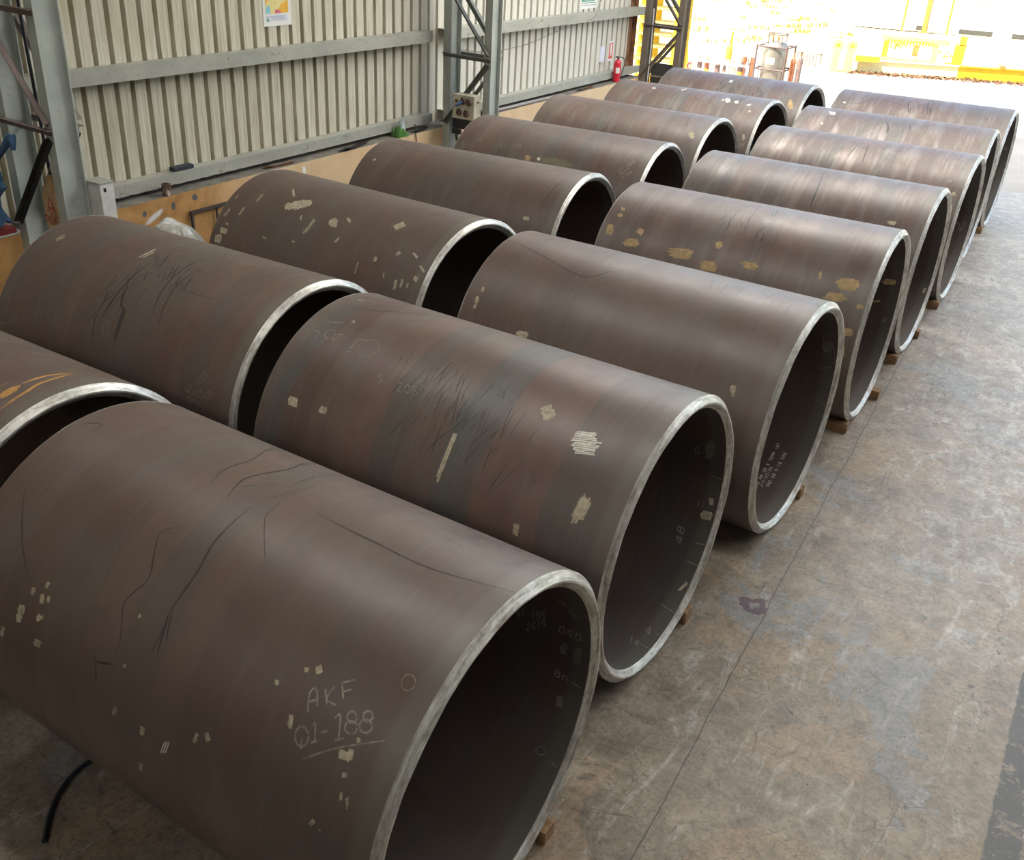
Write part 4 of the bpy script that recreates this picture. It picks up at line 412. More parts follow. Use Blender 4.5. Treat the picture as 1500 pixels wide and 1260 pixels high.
B3|paint|0|18,-1913,-532,-1894,-548,-1877,-567,-1858,-586;18,-1910,-518,-1886,-539,-1870,-558,-1852,-576;18,-1907,-503,-1881,-528,-1854,-555,-1827,-581;14,-1904,-488,-1873,-517,-1846,-545,-1817,-573;14,-1876,-495,-1852,-521,-1829,-545,-1808,-564;14,-1868,-488,-1842,-512,-1817,-540,-1795,-563;17,-1860,-478,-1833,-503,-1811,-527,-1788,-551;15,-1856,-465,-1823,-498,-1787,-533,-1752,-567;17,-1851,-449,-1822,-482,-1788,-514,-1755,-545;13,-1844,-440,-1809,-476,-1770,-513,-1738,-545;16,-1828,-440,-1790,-478,-1756,-510,-1723,-546;17,-1808,-442,-1779,-471,-1749,-501,-1723,-528;16,-1809,-422,-1777,-455,-1741,-489,-1714,-519;18,-1793,-422,-1762,-453,-1727,-488,-1695,-517;12,-1782,-416,-1752,-444,-1720,-475,-1693,-503;13,-1781,-399,-1746,-432,-1714,-464,-1681,-496;17,-1761,-401,-1729,-432,-1696,-464,-1669,-494;13,-1741,-402,-1715,-430,-1689,-453,-1667,-477;14,-1735,-393,-1709,-418,-1680,-444,-1656,-470;15,-1721,-387,-1696,-414,-1667,-440,-1643,-468;12,-1708,-382,-1689,-402,-1668,-421,-1647,-445;13,-1699,-375,-1679,-396,-1653,-419,-1636,-437;18,-1300,-564,-1288,-585,-1278,-606,-1268,-627;14,-1291,-544,-1276,-575,-1262,-606,-1244,-638;14,-1274,-544,-1261,-576,-1244,-607,-1228,-640;19,-1271,-525,-1249,-566,-1228,-605,-1211,-642;15,-1247,-536,-1230,-568,-1214,-603,-1196,-637;19,-1226,-543,-1210,-575,-1198,-603,-1183,-630;18,-624,-438,-606,-405,-589,-377,-574,-342;20,-609,-449,-589,-420,-573,-390,-558,-361;15,-594,-464,-572,-433,-553,-403,-534,-370;17,-575,-473,-556,-445,-538,-415,-521,-385;16,-1140,-492,-1123,-506,-1099,-521,-1081,-534;17,-1131,-482,-1114,-495,-1096,-509,-1078,-523;11,-2014,-292,-1982,-324,-1955,-353,-1926,-381;12,-2020,-270,-1979,-309,-1941,-349,-1906,-386;15,-2513,-980,-2481,-980,-2449,-981,-2415,-982;19,-2505,-995,-2472,-995,-2441,-994,-2412,-996;13,-2512,-1009,-2479,-1010,-2443,-1009,-2410,-1008;16,-2498,-1024,-2472,-1023,-2444,-1024,-2417,-1023;11,-2474,-915,-2460,-914,-2445,-918,-2433,-917;11,-2475,-926,-2461,-928,-2447,-927,-2432,-929;17,-2541,-1067,-2535,-1093,-2530,-1116,-2523,-1143;15,-2525,-1063,-2516,-1085,-2513,-1110,-2507,-1133;18,-2510,-1053,-2501,-1084,-2491,-1116,-2484,-1146;15,-2490,-1051,-2481,-1080,-2475,-1110,-2469,-1136;14,-2472,-1052,-2463,-1078,-2460,-1101,-2453,-1125;11,-1642,-604,-1635,-621,-1627,-641,-1619,-657;10,-1635,-601,-1626,-621,-1614,-642,-1603,-664;12,-1942,-943,-1922,-945,-1907,-949,-1888,-952;10,-1943,-950,-1921,-954,-1905,-955,-1883,-959;12,-1576,-898,-1562,-898,-1550,-900,-1535,-902;12,-1571,-906,-1559,-910,-1547,-910,-1538,-911;18,-586,-817,-585,-833,-585,-848,-582,-865;17,-571,-822,-569,-837,-567,-851,-567,-867;7,-431,-949,-425,-965,-418,-980,-414,-994;7,-423,-946,-419,-961,-416,-977,-410,-992;17,-399,-734,-392,-722,-387,-711,-379,-700;16,-390,-748,-378,-734,-369,-719,-360,-702;20,-1494,-795,-1483,-731,-1476,-666,-1474,-602;16,-1469,-777,-1461,-728,-1456,-676,-1454,-623;9,-2274,-574,-2271,-541,-2274,-504,-2277,-465;12,-2257,-589,-2258,-551,-2257,-511,-2263,-470;15,-2369,-792,-2365,-755,-2362,-723,-2361,-686;12,-2355,-792,-2350,-758,-2347,-725,-2344,-690;14,-2546,-846,-2535,-816,-2529,-783,-2524,-747;11,-2528,-850,-2520,-819,-2515,-783,-2510,-752;11,-1098,-789,-1092,-770,-1085,-751,-1080,-729;15,-1088,-796,-1080,-774,-1072,-751,-1066,-731;7,-733,-1033,-735,-996,-740,-959,-743,-923;6,-726,-1032,-729,-994,-733,-957,-738,-918;16,-268,-1076,-271,-1042,-276,-1008,-280,-975;16,-256,-1064,-258,-1037,-263,-1008,-266,-979;11,-209,-1031,-213,-1006,-215,-983,-219,-957;10,-202,-1031,-203,-1005,-205,-980,-208,-954;9,-145,-1016,-144,-1004,-148,-990,-148,-978;8,-135,-1023,-135,-1007,-137,-989,-140,-971;8,-2543,-615,-2544,-600,-2542,-580,-2546,-561;8,-2533,-617,-2531,-602,-2531,-583,-2536,-562;13,-236,-675,-214,-686,-195,-696,-173,-709;13,-242,-682,-217,-694,-195,-706,-175,-719;14,-99,-783,-76,-797,-53,-814,-32,-827;10,-109,-785,-86,-804,-59,-821,-33,-837;17,-73,-889,-71,-905,-71,-923,-69,-939;14,-86,-890,-86,-906,-84,-924,-84,-943;19,-99,-888,-101,-901,-99,-916,-100,-932
B3|chalk|0|3,-1914,-287,-1890,-320,-1883,-356,-1893,-388,-1918,-411,-1953,-422,-1990,-419,-2023,-402,-2047,-374,-2057,-340,-2053,-304,-2035,-275,-2004,-258,-1966,-259,-1928,-276;3,-1481,-552,-1458,-571,-1438,-611,-1427,-662,-1428,-715,-1440,-760,-1460,-790,-1482,-800,-1502,-788,-1516,-756,-1525,-709,-1526,-656,-1521,-605,-1509,-568,-1490,-551;3,-1077,-461,-1059,-483,-1051,-510,-1055,-536,-1070,-557,-1093,-570,-1119,-571,-1144,-561,-1162,-542,-1172,-516,-1171,-489,-1159,-465,-1139,-450,-1113,-446,-1087,-454;3,-524,-326,-505,-356,-500,-394,-510,-433,-534,-466,-566,-488,-599,-495,-627,-486,-645,-463,-650,-428,-643,-389,-624,-351,-597,-323,-566,-310,-535,-317
B3|stain|0|3,-275,-137,-218,-148,-164,-156;6,-1216,8,-1165,3,-1136,24;6,-1007,-117,-986,-164,-956,-224;3,-750,27,-704,-121,-680,-241;6,-924,-47,-889,-26,-838,-24;6,-1548,16,-1508,41,-1488,90;6,-803,-15,-743,-14,-710,23;4,-605,-50,-535,-177,-485,-280;6,-388,-36,-358,-42,-315,-66;3,-941,-126,-908,-185,-885,-232;3,-665,-107,-613,-216,-574,-308;3,-243,-66,-198,-23,-133,-9
B4|paint|0|17,-360,-911,-340,-911,-321,-907,-299,-906;18,-364,-925,-341,-924,-318,-922,-293,-920;17,-353,-940,-329,-938,-308,-934,-287,-934;15,-2470,-539,-2456,-532,-2448,-523,-2436,-513;14,-2461,-556,-2449,-546,-2437,-537,-2428,-527
B4|stain|0|12,-2404,-78,-2173,-186;8,-2173,-186,-1790,-203,-879,-176,-446,-125;6,-1191,251,-626,251,-178,-177;8,-49,250,-212,-624,-158,-970
B5|chalk|0|7,-2521,-726,-2512,-723,-2505,-731,-2500,-744,-2497,-758,-2499,-770,-2505,-776,-2514,-774,-2520,-768,-2527,-756,-2529,-744,-2527,-731,-2520,-725;7,-2510,-760,-2489,-779;7,-2483,-719,-2477,-704,-2461,-761;7,-2437,-719,-2416,-707;7,-2402,-682,-2399,-667,-2387,-660,-2377,-674,-2387,-730,-2361,-718;7,-2349,-646,-2341,-646,-2335,-654,-2327,-668,-2324,-685,-2326,-698,-2332,-702,-2339,-702,-2346,-696,-2354,-682,-2356,-667,-2356,-653,-2349,-646;7,-2283,-683,-2302,-620,-2309,-671,-2279,-658;7,-2521,-797,-2514,-797,-2505,-805,-2498,-817,-2499,-832,-2500,-842,-2507,-850,-2515,-848,-2523,-842,-2528,-828,-2530,-813,-2526,-803,-2520,-797;7,-2488,-793,-2484,-780,-2468,-777,-2461,-788,-2475,-837,-2448,-826;7,-2416,-763,-2434,-759,-2439,-786,-2425,-812,-2406,-804;7,-2383,-803,-2401,-749;7,-2402,-751,-2374,-737;7,-2394,-774,-2374,-761;6,-1971,-662,-1962,-664,-1953,-675,-1947,-685,-1944,-701,-1948,-712,-1955,-719,-1964,-714,-1974,-707,-1979,-692,-1981,-678,-1980,-665,-1971,-662;6,-1961,-700,-1933,-729;6,-1928,-666,-1922,-652,-1902,-715;6,-1873,-676,-1847,-669;6,-1832,-648,-1827,-634,-1812,-632,-1802,-645,-1816,-700,-1786,-693;6,-1770,-623,-1760,-627,-1752,-635,-1742,-654,-1740,-669,-1743,-682,-1750,-686,-1760,-684,-1769,-674,-1774,-660,-1779,-642,-1777,-628,-1770,-625;6,-1695,-675,-1711,-612,-1723,-659,-1689,-654;7,-309,-740,-305,-738,-298,-744,-295,-754,-294,-764,-295,-777,-298,-786,-303,-789,-307,-783,-311,-772,-314,-759,-312,-746,-308,-739;7,-302,-771,-286,-787;7,-286,-723,-284,-709,-271,-759;7,-260,-709,-246,-692;7,-238,-663,-239,-648,-232,-635,-224,-647,-228,-706,-214,-686;7,-211,-608,-207,-606,-201,-612,-196,-624,-193,-640,-194,-653,-197,-664,-201,-665,-206,-660,-211,-645,-214,-630,-213,-617,-211,-609;7,-170,-626,-186,-565,-185,-623,-170,-597;7,-269,-785,-266,-782,-260,-790,-256,-802,-254,-813,-256,-827,-260,-834,-263,-836,-269,-830,-273,-820,-274,-806,-273,-792,-270,-784;7,-249,-775,-248,-758,-239,-750,-234,-758,-241,-813,-225,-796;7,-209,-722,-219,-722,-220,-752,-212,-772,-200,-761;7,-188,-752,-199,-704;7,-200,-707,-186,-679;7,-193,-727,-184,-706;7,-225,-820,-238,-835,-234,-860,-223,-844,-216,-858,-221,-876,-231,-882;7,-214,-808,-198,-790,-199,-850;7,-166,-815,-176,-762,-181,-811,-164,-792;7,-154,-738,-149,-736,-146,-738,-144,-746,-146,-754,-148,-762,-153,-767,-156,-763,-159,-754,-158,-743,-154,-737;7,-150,-761,-144,-758,-140,-761,-137,-770,-139,-781,-141,-790,-148,-793,-152,-790,-153,-780,-153,-771,-148,-763
B5|olive|0|18,-1345,-749,-1228,-754,-1115,-758,-1000,-764;13,-1400,-762,-1249,-766,-1101,-776,-954,-782;14,-1446,-773,-1261,-782,-1078,-788,-898,-798;16,-1382,-792,-1217,-798,-1054,-804,-894,-811;16,-1404,-804,-1237,-809,-1068,-816,-906,-823;18,-1388,-819,-1223,-825,-1059,-832,-898,-837;13,-1312,-836,-1201,-840,-1093,-844,-985,-849;19,-1323,-847,-1200,-852,-1078,-857,-956,-862
B5|tan|0|13,-1563,-782,-1539,-784,-1516,-789,-1493,-792;18,-1567,-795,-1539,-798,-1514,-802,-1486,-806;16,-1575,-806,-1543,-811,-1515,-816,-1485,-820;14,-1552,-823,-1532,-828,-1514,-829,-1496,-834;17,-1559,-838,-1536,-842,-1514,-846,-1491,-848
B5|white|0|16,-1383,-781,-1375,-789,-1365,-799,-1359,-808;16,-1397,-782,-1385,-798,-1374,-809,-1361,-823;14,-1400,-798,-1392,-807,-1384,-814,-1376,-825
B5|stain|0|3,-307,-154,-290,-226,-270,-301;3,-952,-77,-865,-140,-787,-186;3,-556,-122,-501,-140,-450,-153;4,-823,-83,-711,-124,-586,-199;4,-543,-288,-508,-301,-474,-314;6,-164,-171,-148,-256,-126,-355;4,-381,-353,-377,-436,-381,-501;6,-95,-303,-95,-348,-93,-397;4,-67,-345,-4,-369;4,-135,-357,-142,-456,-159,-533;4,-125,-251,-76,-271,-25,-298;4,-467,-239,-405,-237,-336,-252;6,-744,-265,-736,-387,-741,-481;6,-914,-273,-873,-286,-840,-281
B6|paint|0|15,-227,-599,-217,-583,-206,-567,-193,-548;19,-221,-627,-207,-602,-192,-580,-177,-557;21,-205,-634,-191,-615,-176,-595,-165,-575;16,-195,-651,-178,-632,-166,-610,-151,-593;18,-180,-665,-166,-645,-150,-624,-138,-602;20,-160,-672,-151,-658,-141,-640,-130,-625;21,-153,-687,-139,-673,-128,-656,-115,-641
B6|stain|0|12,-2076,-160,-1955,-240,-1879,-408;3,-466,-330,-469,-434,-472,-539;4,-172,-138,-85,-175,-10,-182;4,-63,-357,-56,-465,-63,-539;3,-242,-272,-220,-364,-205,-441;4,-380,-193,-350,-380,-346,-504;3,-616,-110,-537,-72,-454,-44;6,-323,-377,-291,-516,-275,-620;4,-223,-402,-212,-486,-201,-572;4,-234,-124,-161,-73,-70,-66;3,-368,-182,-367,-265,-360,-360;6,-415,-96,-361,-312,-323,-488;3,-85,-348,-85,-396,-76,-464;6,-364,-189,-346,-378,-352,-507
B7|chalk|0|7,-145,-1179,-142,-1165,-133,-1162,-127,-1172,-136,-1222,-116,-1214;7,-106,-1149,-101,-1149,-95,-1157,-91,-1171,-88,-1187,-89,-1198,-94,-1204,-100,-1202,-105,-1192,-109,-1182,-113,-1165,-110,-1154,-106,-1149;7,-59,-1187,-70,-1134,-78,-1175,-55,-1166
B7|white|0|19,-684,-288,-670,-271,-658,-252,-646,-235;22,-682,-330,-659,-312,-638,-291,-617,-267;22,-661,-350,-638,-334,-619,-318,-601,-297;21,-642,-378,-624,-363,-611,-345,-593,-330;23,-626,-400,-609,-386,-591,-370,-573,-355;26,-721,-328,-716,-323,-710,-320,-706,-313;24,-706,-358,-700,-352,-694,-348,-690,-343;22,-515,-332,-499,-318,-487,-307,-473,-290;26,-508,-367,-490,-354,-473,-336,-455,-320;25,-480,-386,-468,-376,-457,-366,-444,-356;23,-298,-382,-281,-369,-266,-354,-249,-339;20,-286,-406,-271,-396,-256,-381,-238,-367;17,-1497,-154,-1481,-113,-1468,-77,-1454,-30;22,-1473,-192,-1456,-161,-1443,-129,-1427,-91;16,-1968,-267,-1951,-249,-1937,-228,-1922,-209;20,-1941,-291,-1925,-278,-1915,-259,-1898,-248
B7|paint|0|20,-216,-534,-203,-532,-190,-528,-176,-523;22,-206,-560,-192,-556,-180,-550,-165,-549;20,-128,-1011,-120,-1010,-112,-1010,-104,-1006;18,-127,-1026,-114,-1023,-104,-1023,-91,-1019;16,-121,-1040,-111,-1040,-100,-1036,-91,-1035;22,-118,-1057,-104,-1056,-94,-1053,-80,-1052;23,-111,-1073,-103,-1070,-93,-1067,-79,-1066;21,-104,-1083,-94,-1082,-87,-1082,-80,-1081
B7|stain|0|8,-928,-345,-907,-336;8,-1208,-122,-1276,-133;8,-1029,158,-1001,-67;8,-1329,158,-1289,158;8,-1149,20,-1035,-160;8,-1150,-290,-1171,-386;8,-1013,-245,-1030,-277;8,-1153,-21,-1094,-162;8,-860,-400,-869,-505;8,-979,-397,-1019,-475;8,-1185,-185,-1139,-209;8,-1159,-28,-1235,158;8,-957,57,-867,-175;8,-889,-309,-897,-439;8,-1189,157,-1101,157;8,-1018,-145,-903,-236;8,-833,-171,-779,-290;8,-1171,-384,-1079,-454;8,-1187,-59,-1091,-128;8,-872,-118,-904,158;8,-946,-317,-974,-403;8,-1198,-428,-1131,-526
B8|tan|0|26,-228,-687,-211,-682,-195,-674,-180,-668;21,-221,-707,-200,-702,-180,-696,-160,-688;23,-210,-727,-192,-722,-177,-718,-159,-710;26,-209,-751,-188,-746,-165,-737,-144,-732;20,-201,-772,-174,-765,-151,-754,-125,-745;26,-201,-796,-174,-785,-149,-780,-124,-771;26,-185,-813,-159,-804,-138,-797,-112,-789;20,-174,-832,-155,-822,-130,-815,-110,-809;27,-162,-848,-143,-842,-125,-838,-106,-830;26,-146,-863,-132,-859,-119,-855,-102,-848
B8|white|0|24,-1391,-388,-1382,-362,-1372,-334,-1363,-314;24,-1370,-414,-1361,-395,-1351,-371,-1343,-352
B8|stain|0|9,-1235,-553,-1227,-620,-1156,-682;9,-1492,-568,-1434,-630,-1439,-716;9,-1055,-544,-946,-641,-1042,-680;9,-1215,-357,-1147,-501,-1150,-560;9,-1071,-380,-1003,-481,-1009,-582;9,-742,-590,-708,-675,-688,-781;9,-852,-393,-834,-487,-809,-593;9,-1519,-344,-1505,-489,-1412,-545;9,-819,-414,-809,-559,-758,-564;9,-1204,-420,-1156,-546,-1112,-576;9,-908,-599,-856,-677,-863,-749;9,-1098,-503,-1033,-550,-1008,-687;9,-961,-394,-965,-511,-951,-622;9,-1331,-564,-1244,-676,-1258,-720;9,-1532,-479,-1443,-598,-1560,-673;9,-1529,-557,-1510,-675,-1434,-704;9,-1429,-437,-1357,-490,-1417,-596;9,-1167,-455,-1167,-593,-1114,-641;9,-1476,-436,-1402,-557,-1502,-664;9,-1275,-560,-1236,-608,-1280,-732;9,-1116,-548,-1036,-656,-1030,-709;9,-845,-561,-806,-606,-815,-729;9,-1334,-594,-1371,-683,-1372,-797;9,-1244,-473,-1264,-544,-1209,-695;9,-859,-444,-765,-541,-882,-632;9,-779,-536,-701,-632,-774,-711
'''
PURPLE = (1.30, -5.68)   # minus the centre of the spill (noise adds a little)

# ------------------------------------------------------------------ camera
cam = bpy.data.cameras.new('camera'); co = put(bpy.data.objects.new('camera', cam))
r_ = Vector((0.82506587, 0.56380492, 0.03728708)); u_ = Vector((-0.2881144, 0.3630202, 0.88611874)); f_ = Vector((-0.48606214, 0.74184928, -0.46195589))
co.matrix_world = Matrix(((r_.x, u_.x, -f_.x, 0), (r_.y, u_.y, -f_.y, 0), (r_.z, u_.z, -f_.z, 4.27607796660269), (0, 0, 0, 1)))
cam.sensor_fit = 'HORIZONTAL'; cam.sensor_width = 36; cam.lens = 1416.63 * 36 / 1500
cam.shift_x = 33.334 / 1500; cam.shift_y = -23.615 / 1500
cam.clip_end = 500
S.camera = co

# ------------------------------------------------------------------ materials used
M_STEEL = mat_steel(); M_BORE_SHADE = mat_steel('shade_darkened_bore', True); M_RIM = mat_rim(); M_FLOOR = mat_floor(); M_SHEET = mat_sheet(); M_DADO = mat_dado()
M_COLUMN = mat_paint_steel('grey_green_column_paint', (0.40, 0.43, 0.39), 0.12)
M_GIRT = mat_paint_steel('grey_girt_paint', (0.36, 0.36, 0.31), 0.2, (1, 0.5, 1))
M_LACE = mat_paint_steel('brown_primer_steel', (0.155, 0.115, 0.10), 0.15)
M_RUST = plain('rusty_steel', (0.22, 0.10, 0.045), 0.8, 0, 0.5, 9)
M_DARK = plain('dark_painted_steel', (0.035, 0.035, 0.033), 0.6)
DEC = {
 'chalk': plain('chalk', (0.26, 0.23, 0.195), 0.95, 0, 0.35, 40),
 'paint': plain('cream_marker_paint', (0.40, 0.345, 0.25), 0.8, 0, 0.35, 40),
 'white': plain('white_marker_paint', (0.66, 0.63, 0.56), 0.7, 0, 0.2, 30),
 'stain': plain('dark_oil_stain', (0.040, 0.033, 0.032), 0.4, 0, 0.3, 12),
 'tan': plain('tan_marker_paint', (0.42, 0.30, 0.155), 0.8, 0, 0.3, 25),
 'faint': plain('faded_marker_paint', (0.17, 0.15, 0.13), 0.9, 0, 0.3, 25),
 'orange': plain('orange_rust_stain', (0.42, 0.22, 0.065), 0.7, 0, 0.35, 10, (3, 14, 3)),
 'olive': plain('olive_old_label', (0.15, 0.13, 0.085), 0.8, 0, 0.3, 25),
}
PARTNAME = {'chalk': 'chalk_lettering', 'paint': 'paint_marking', 'white': 'white_paint_marking', 'stain': 'stain', 'tan': 'tan_paint_marking', 'faint': 'faded_marking', 'orange': 'orange_stain', 'olive': 'old_label_print'}

# ------------------------------------------------------------------ pipes
PIPES = {n: tuple(v) for n, v in zip(('F1','F2','F3','F4','F5','F6','F7','F8','B1','B2','B3','B4','B5','B6','B7','B8'),
 [[2.6198,-1.5895,.0069],[4.6823,-1.7307,-.0073],[6.7461,-1.6229,-.013],[9.1002,-1.6491,.021],[11.0854,-1.6762,.0101],[13.2047,-1.6937,.0073],[15.2226,-1.8313,.0302],[17.2762,-1.8895,.0174],
  [2.6313,-4.5369,.0211],[4.7664,-4.687,.0342],[6.8407,-4.7001,-.028],[9.042,-4.8016,.0612],[11.0736,-4.8648,.0495],[13.132,-5.0086,-.002],[15.2181,-4.9881,-.0166],[17.2814,-5.0071,-.0045]])}
PLABEL = {
 'F1': 'brown steel pipe section chalked AKF Q1-188, nearest to the camera, beside the bare floor',
 'F2': 'brown steel pipe section with white scribbled paint patches and 48 chalked inside its bore',
 'F3': 'plain brown steel pipe section with stencilled white lettering along the inside of its bore',
 'F4': 'brown steel pipe section with many tan brushed paint dashes along its flank',
 'F5': 'steel pipe section with one broad dark streak, just beyond the pipe with tan dashes',
 'F6': 'steel pipe section chalked 196 near its open end, in the row by the bare floor',
 'F7': 'steel pipe section second from the shed mouth in the row by the bare floor',
 'F8': 'steel pipe section at the shed mouth in the row by the bare floor',
 'B1': 'steel pipe section with orange rust streaks on top, cut off by the picture edge',
 'B2': 'steel pipe section chalked Q1-205 02CF 5750, with long dark oil streaks down its flank',
 'B3': 'steel pipe section with cream paint blotches ringed in chalk, beside the crumpled silver tarpaulin',
 'B4': 'plain steel pipe section between the chalk-ringed one and the one chalked Q1-204',
 'B5': 'steel pipe section chalked Q1-204 at both ends, in front of the socket box',
 'B6': 'steel pipe section in the wall row just beyond the one chalked Q1-204',
 'B7': 'steel pipe section with white paint blobs on top, in front of the red fire extinguisher',
 'B8': 'steel pipe section at the shed mouth in the wall row, before the gas cylinders',
}
SEG = 160
def shell_bm():
    bm = BM(); rings = []
    prof = [(-LEN, RI), (-LEN, R)] + [(-LEN + LEN*i/8, R) for i in range(1, 9)] + [(0.0, RI)] + [(-LEN*i/8, RI) for i in range(1, 8)]
    for x, rr in prof:
        rings.append([bm.verts.new((x, rr*math.sin(2*pi*k/SEG), rr*math.cos(2*pi*k/SEG))) for k in range(SEG)])
    n = len(rings)
    for i in range(n):
        a, b = rings[i], rings[(i+1) % n]
        for k in range(SEG):
            bm.faces.new((a[k], b[k], b[(k+1) % SEG], a[(k+1) % SEG]))
    bmesh.ops.recalc_face_normals(bm, faces=bm.faces[:])
    return bm
def rim_bm(seed, sign, x0):
    rnd = random.Random(seed); bm = BM(); rings = []
    ph = [rnd.uniform(0, 6.28) for _ in range(4)]
    for (x, rr) in ((-0.004, R - 0.004), (0.0, R + 0.0006), (0.033, R - 0.037), (0.033, R - 0.047), (0.0, RI - 0.0006), (-0.004, RI + 0.004)):
        ring = []
        for k in range(SEG):
            a = 2*pi*k/SEG
            j = 0.0012*math.sin(5*a+ph[0]) + 0.0010*math.sin(13*a+ph[1]) + 0.0006*math.sin(31*a+ph[2]) if 0.01 < x else 0
            ring.append(bm.verts.new((x0 + sign*(x + j), rr*math.sin(a), rr*math.cos(a))))
        rings.append(ring)
    n = len(rings)
    for i in range(n):
        a, b = rings[i], rings[(i+1) % n]
        for k in range(SEG):
            bm.faces.new((a[k], b[k], b[(k+1) % SEG], a[(k+1) % SEG]))
    bmesh.ops.recalc_face_normals(bm, faces=bm.faces[:])
    return bm

shell = shell_bm()
shell_me = bpy.data.meshes.new('steel_pipe'); shell.normal_update(); shell.to_mesh(shell_me); shell.free()
shell_me.materials.append(M_STEEL); shell_me.materials.append(M_BORE_SHADE)
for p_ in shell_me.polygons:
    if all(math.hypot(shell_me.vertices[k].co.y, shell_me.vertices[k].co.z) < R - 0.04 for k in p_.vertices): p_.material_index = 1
shell_me.polygons.foreach_set('use_smooth', [True]*len(shell_me.polygons)); shell_me.set_sharp_from_angle(angle=math.radians(40))

def ribbon(bm, pts, w, off, inside, taper):
    """strip of paint or chalk lying on the pipe wall; pts are (x, theta)"""
    rad = (RI - off) if inside else (R + off)
    q = []
    src = [Vector((p[0], p[1]*R, 0)) for p in pts]
    src = smooth_path(src, 4) if len(src) > 2 else src
    for i in range(len(src)-1):
        d = (src[i+1]-src[i]); n = max(1, int(d.length/0.035))
        for j in range(n): q.append(src[i] + d*(j/n))
    q.append(src[-1])
    L = sum((q[i+1]-q[i]).length for i in range(len(q)-1)) + 1e-6
    rows = []; s = 0
    for i, p in enumerate(q):
        if i: s += (q[i]-q[i-1]).length
        d = (q[min(i+1, len(q)-1)] - q[max(i-1, 0)])
        if d.length < 1e-6: continue
        d.normalize(); nrm = Vector((-d.y, d.x, 0)); t = s/L
        ww = w*0.5*((0.25 + 0.75*min(1, 4*t, 4*(1-t))) if taper else 1.0)*random.uniform(0.8, 1.15)
        row = []
        for sg in (1, -1):
            e = p + nrm*ww*sg; th = e.y/R; x = min(-0.002, e.x)
            row.append(bm.verts.new((x, rad*math.sin(th), rad*math.cos(th))))
        rows.append(row)
    for a, b in zip(rows, rows[1:]):
        f = (a[0], b[0], b[1], a[1]) if not inside else (a[1], b[1], b[0], a[0])
        bm.faces.new(f)

decals = {}
for line in DECALS.strip().splitlines():
    n, kind, ins, body = line.split('|')
    decals.setdefault(n, []).append((kind, int(ins), [[int(v) for v in st.split(',')] for st in body.split(';')]))
OFF = {'stain': .0005, 'orange': .0006, 'faint': .0007, 'olive': .0007, 'paint': .001, 'tan': .001, 'white': .0012, 'chalk': .0016}

for i, (n, (y, xr, e)) in enumerate(PIPES.items()):
    o = put(bpy.data.objects.new('steel_pipe', shell_me))
    o.location = (xr, y, R + 0.02); o.rotation_euler = (0, 0, e)
    rnd = random.Random(i*7+3)
    amount = {'F1': 0.38, 'F2': 0.95, 'F3': 0.3, 'B1': 0.5, 'B2': 0.4, 'B3': 0.35, 'B4': 0.45}.get(n, 0.8)
    gloss = {'F1': 0.10, 'F2': 0.18, 'F3': 0.15, 'F4': 0.45, 'F5': 0.7, 'B1': 0.2, 'B2': 0.1, 'B3': 0.12, 'B4': 0.25, 'B5': 0.4, 'B6': 0.7}.get(n, 1.0)
    o.color = (rnd.random(), amount, gloss, 1)
    tag(o, PLABEL[n], 'pipe', 'row of pipes by the bare floor' if n[0] == 'F' else 'row of pipes along the wall')
    rim = mesh_obj('bevelled_rim', rim_bm(i, 1, 0.0), M_RIM, o, True, 30); rim['label'] = 'bright ground bevelled end'
    mesh_obj('bevelled_rim', rim_bm(i+50, -1, -LEN), M_RIM, o, True, 30)
    for kind, ins, strokes in decals.get(n, []):
        bm = BM()
        for j, st in enumerate(strokes):
            w = st[0]/1000; pts = [(st[k]/1000, st[k+1]/1000) for k in range(1, len(st)-1, 2)]
            ribbon(bm, pts, w, OFF[kind] + (j % 12)*0.00004, ins, kind in ('stain', 'orange'))
        bmesh.ops.recalc_face_normals(bm, faces=[])
        c = mesh_obj(PARTNAME[kind], bm, DEC[kind], o)
        c.color = o.color

# ------------------------------------------------------------------ timber chocks wedged under the pipes by the open floor
M_WOOD = plain('sawn_timber', (0.235, 0.135, 0.065), 0.85, 0, 0.5, 5, (0.6, 9, 9), 0.2)
HC = 0.10
s_in = math.sqrt(R*R - (R + 0.02 - FLOOR - HC)**2) + 0.002
CHL = {'F1': 'under the pipe chalked AKF Q1-188', 'F2': 'under the pipe with white scribbled patches', 'F3': 'under the pipe with stencilled lettering in its bore',
       'F4': 'under the pipe with tan paint dashes', 'F5': 'under the pipe with one broad dark streak', 'F6': 'under the pipe chalked 196', 'F7': 'under the second pipe from the shed mouth', 'F8': 'under the pipe at the shed mouth'}
first = None
for n in ('F1', 'F2', 'F3', 'F4', 'F5', 'F6', 'F7', 'F8'):
    y, xr, e = PIPES[n]
    sides = {'F1': (1,), 'F2': (1,), 'F3': (1,), 'F4': (1, -1), 'F5': (1, -1), 'F6': (-1,), 'F7': (-1,), 'F8': (-1,)}[n]
    for sd in sides:
        if first is None:
            bm = BM(); box(bm, -0.42, 0.0, 0.0, 0.105, 0.0, HC); bevel(bm, 0.006, 2)
            for v in bm.verts: v.co += Vector((random.uniform(-.003, .003), random.uniform(-.002, .002), 0))
            c = first = mesh_obj('timber_chock', bm, M_WOOD)
        else:
            c = first.copy(); COL.objects.link(c)
        dx = {('F4', 1): 0.09, ('F4', -1): 0.04, ('F5', 1): 0.06, ('F5', -1): 0.04}.get((n, sd), 0.045)
        c.location = (xr + dx, y + (s_in if sd > 0 else -s_in - 0.105), FLOOR)
        c.rotation_euler = (0, 0, e)
        tag(c, 'sawn timber chock ' + ('on the far side ' if sd > 0 else 'on the near side ') + CHL[n], 'wood block', 'timber chocks under the pipes')

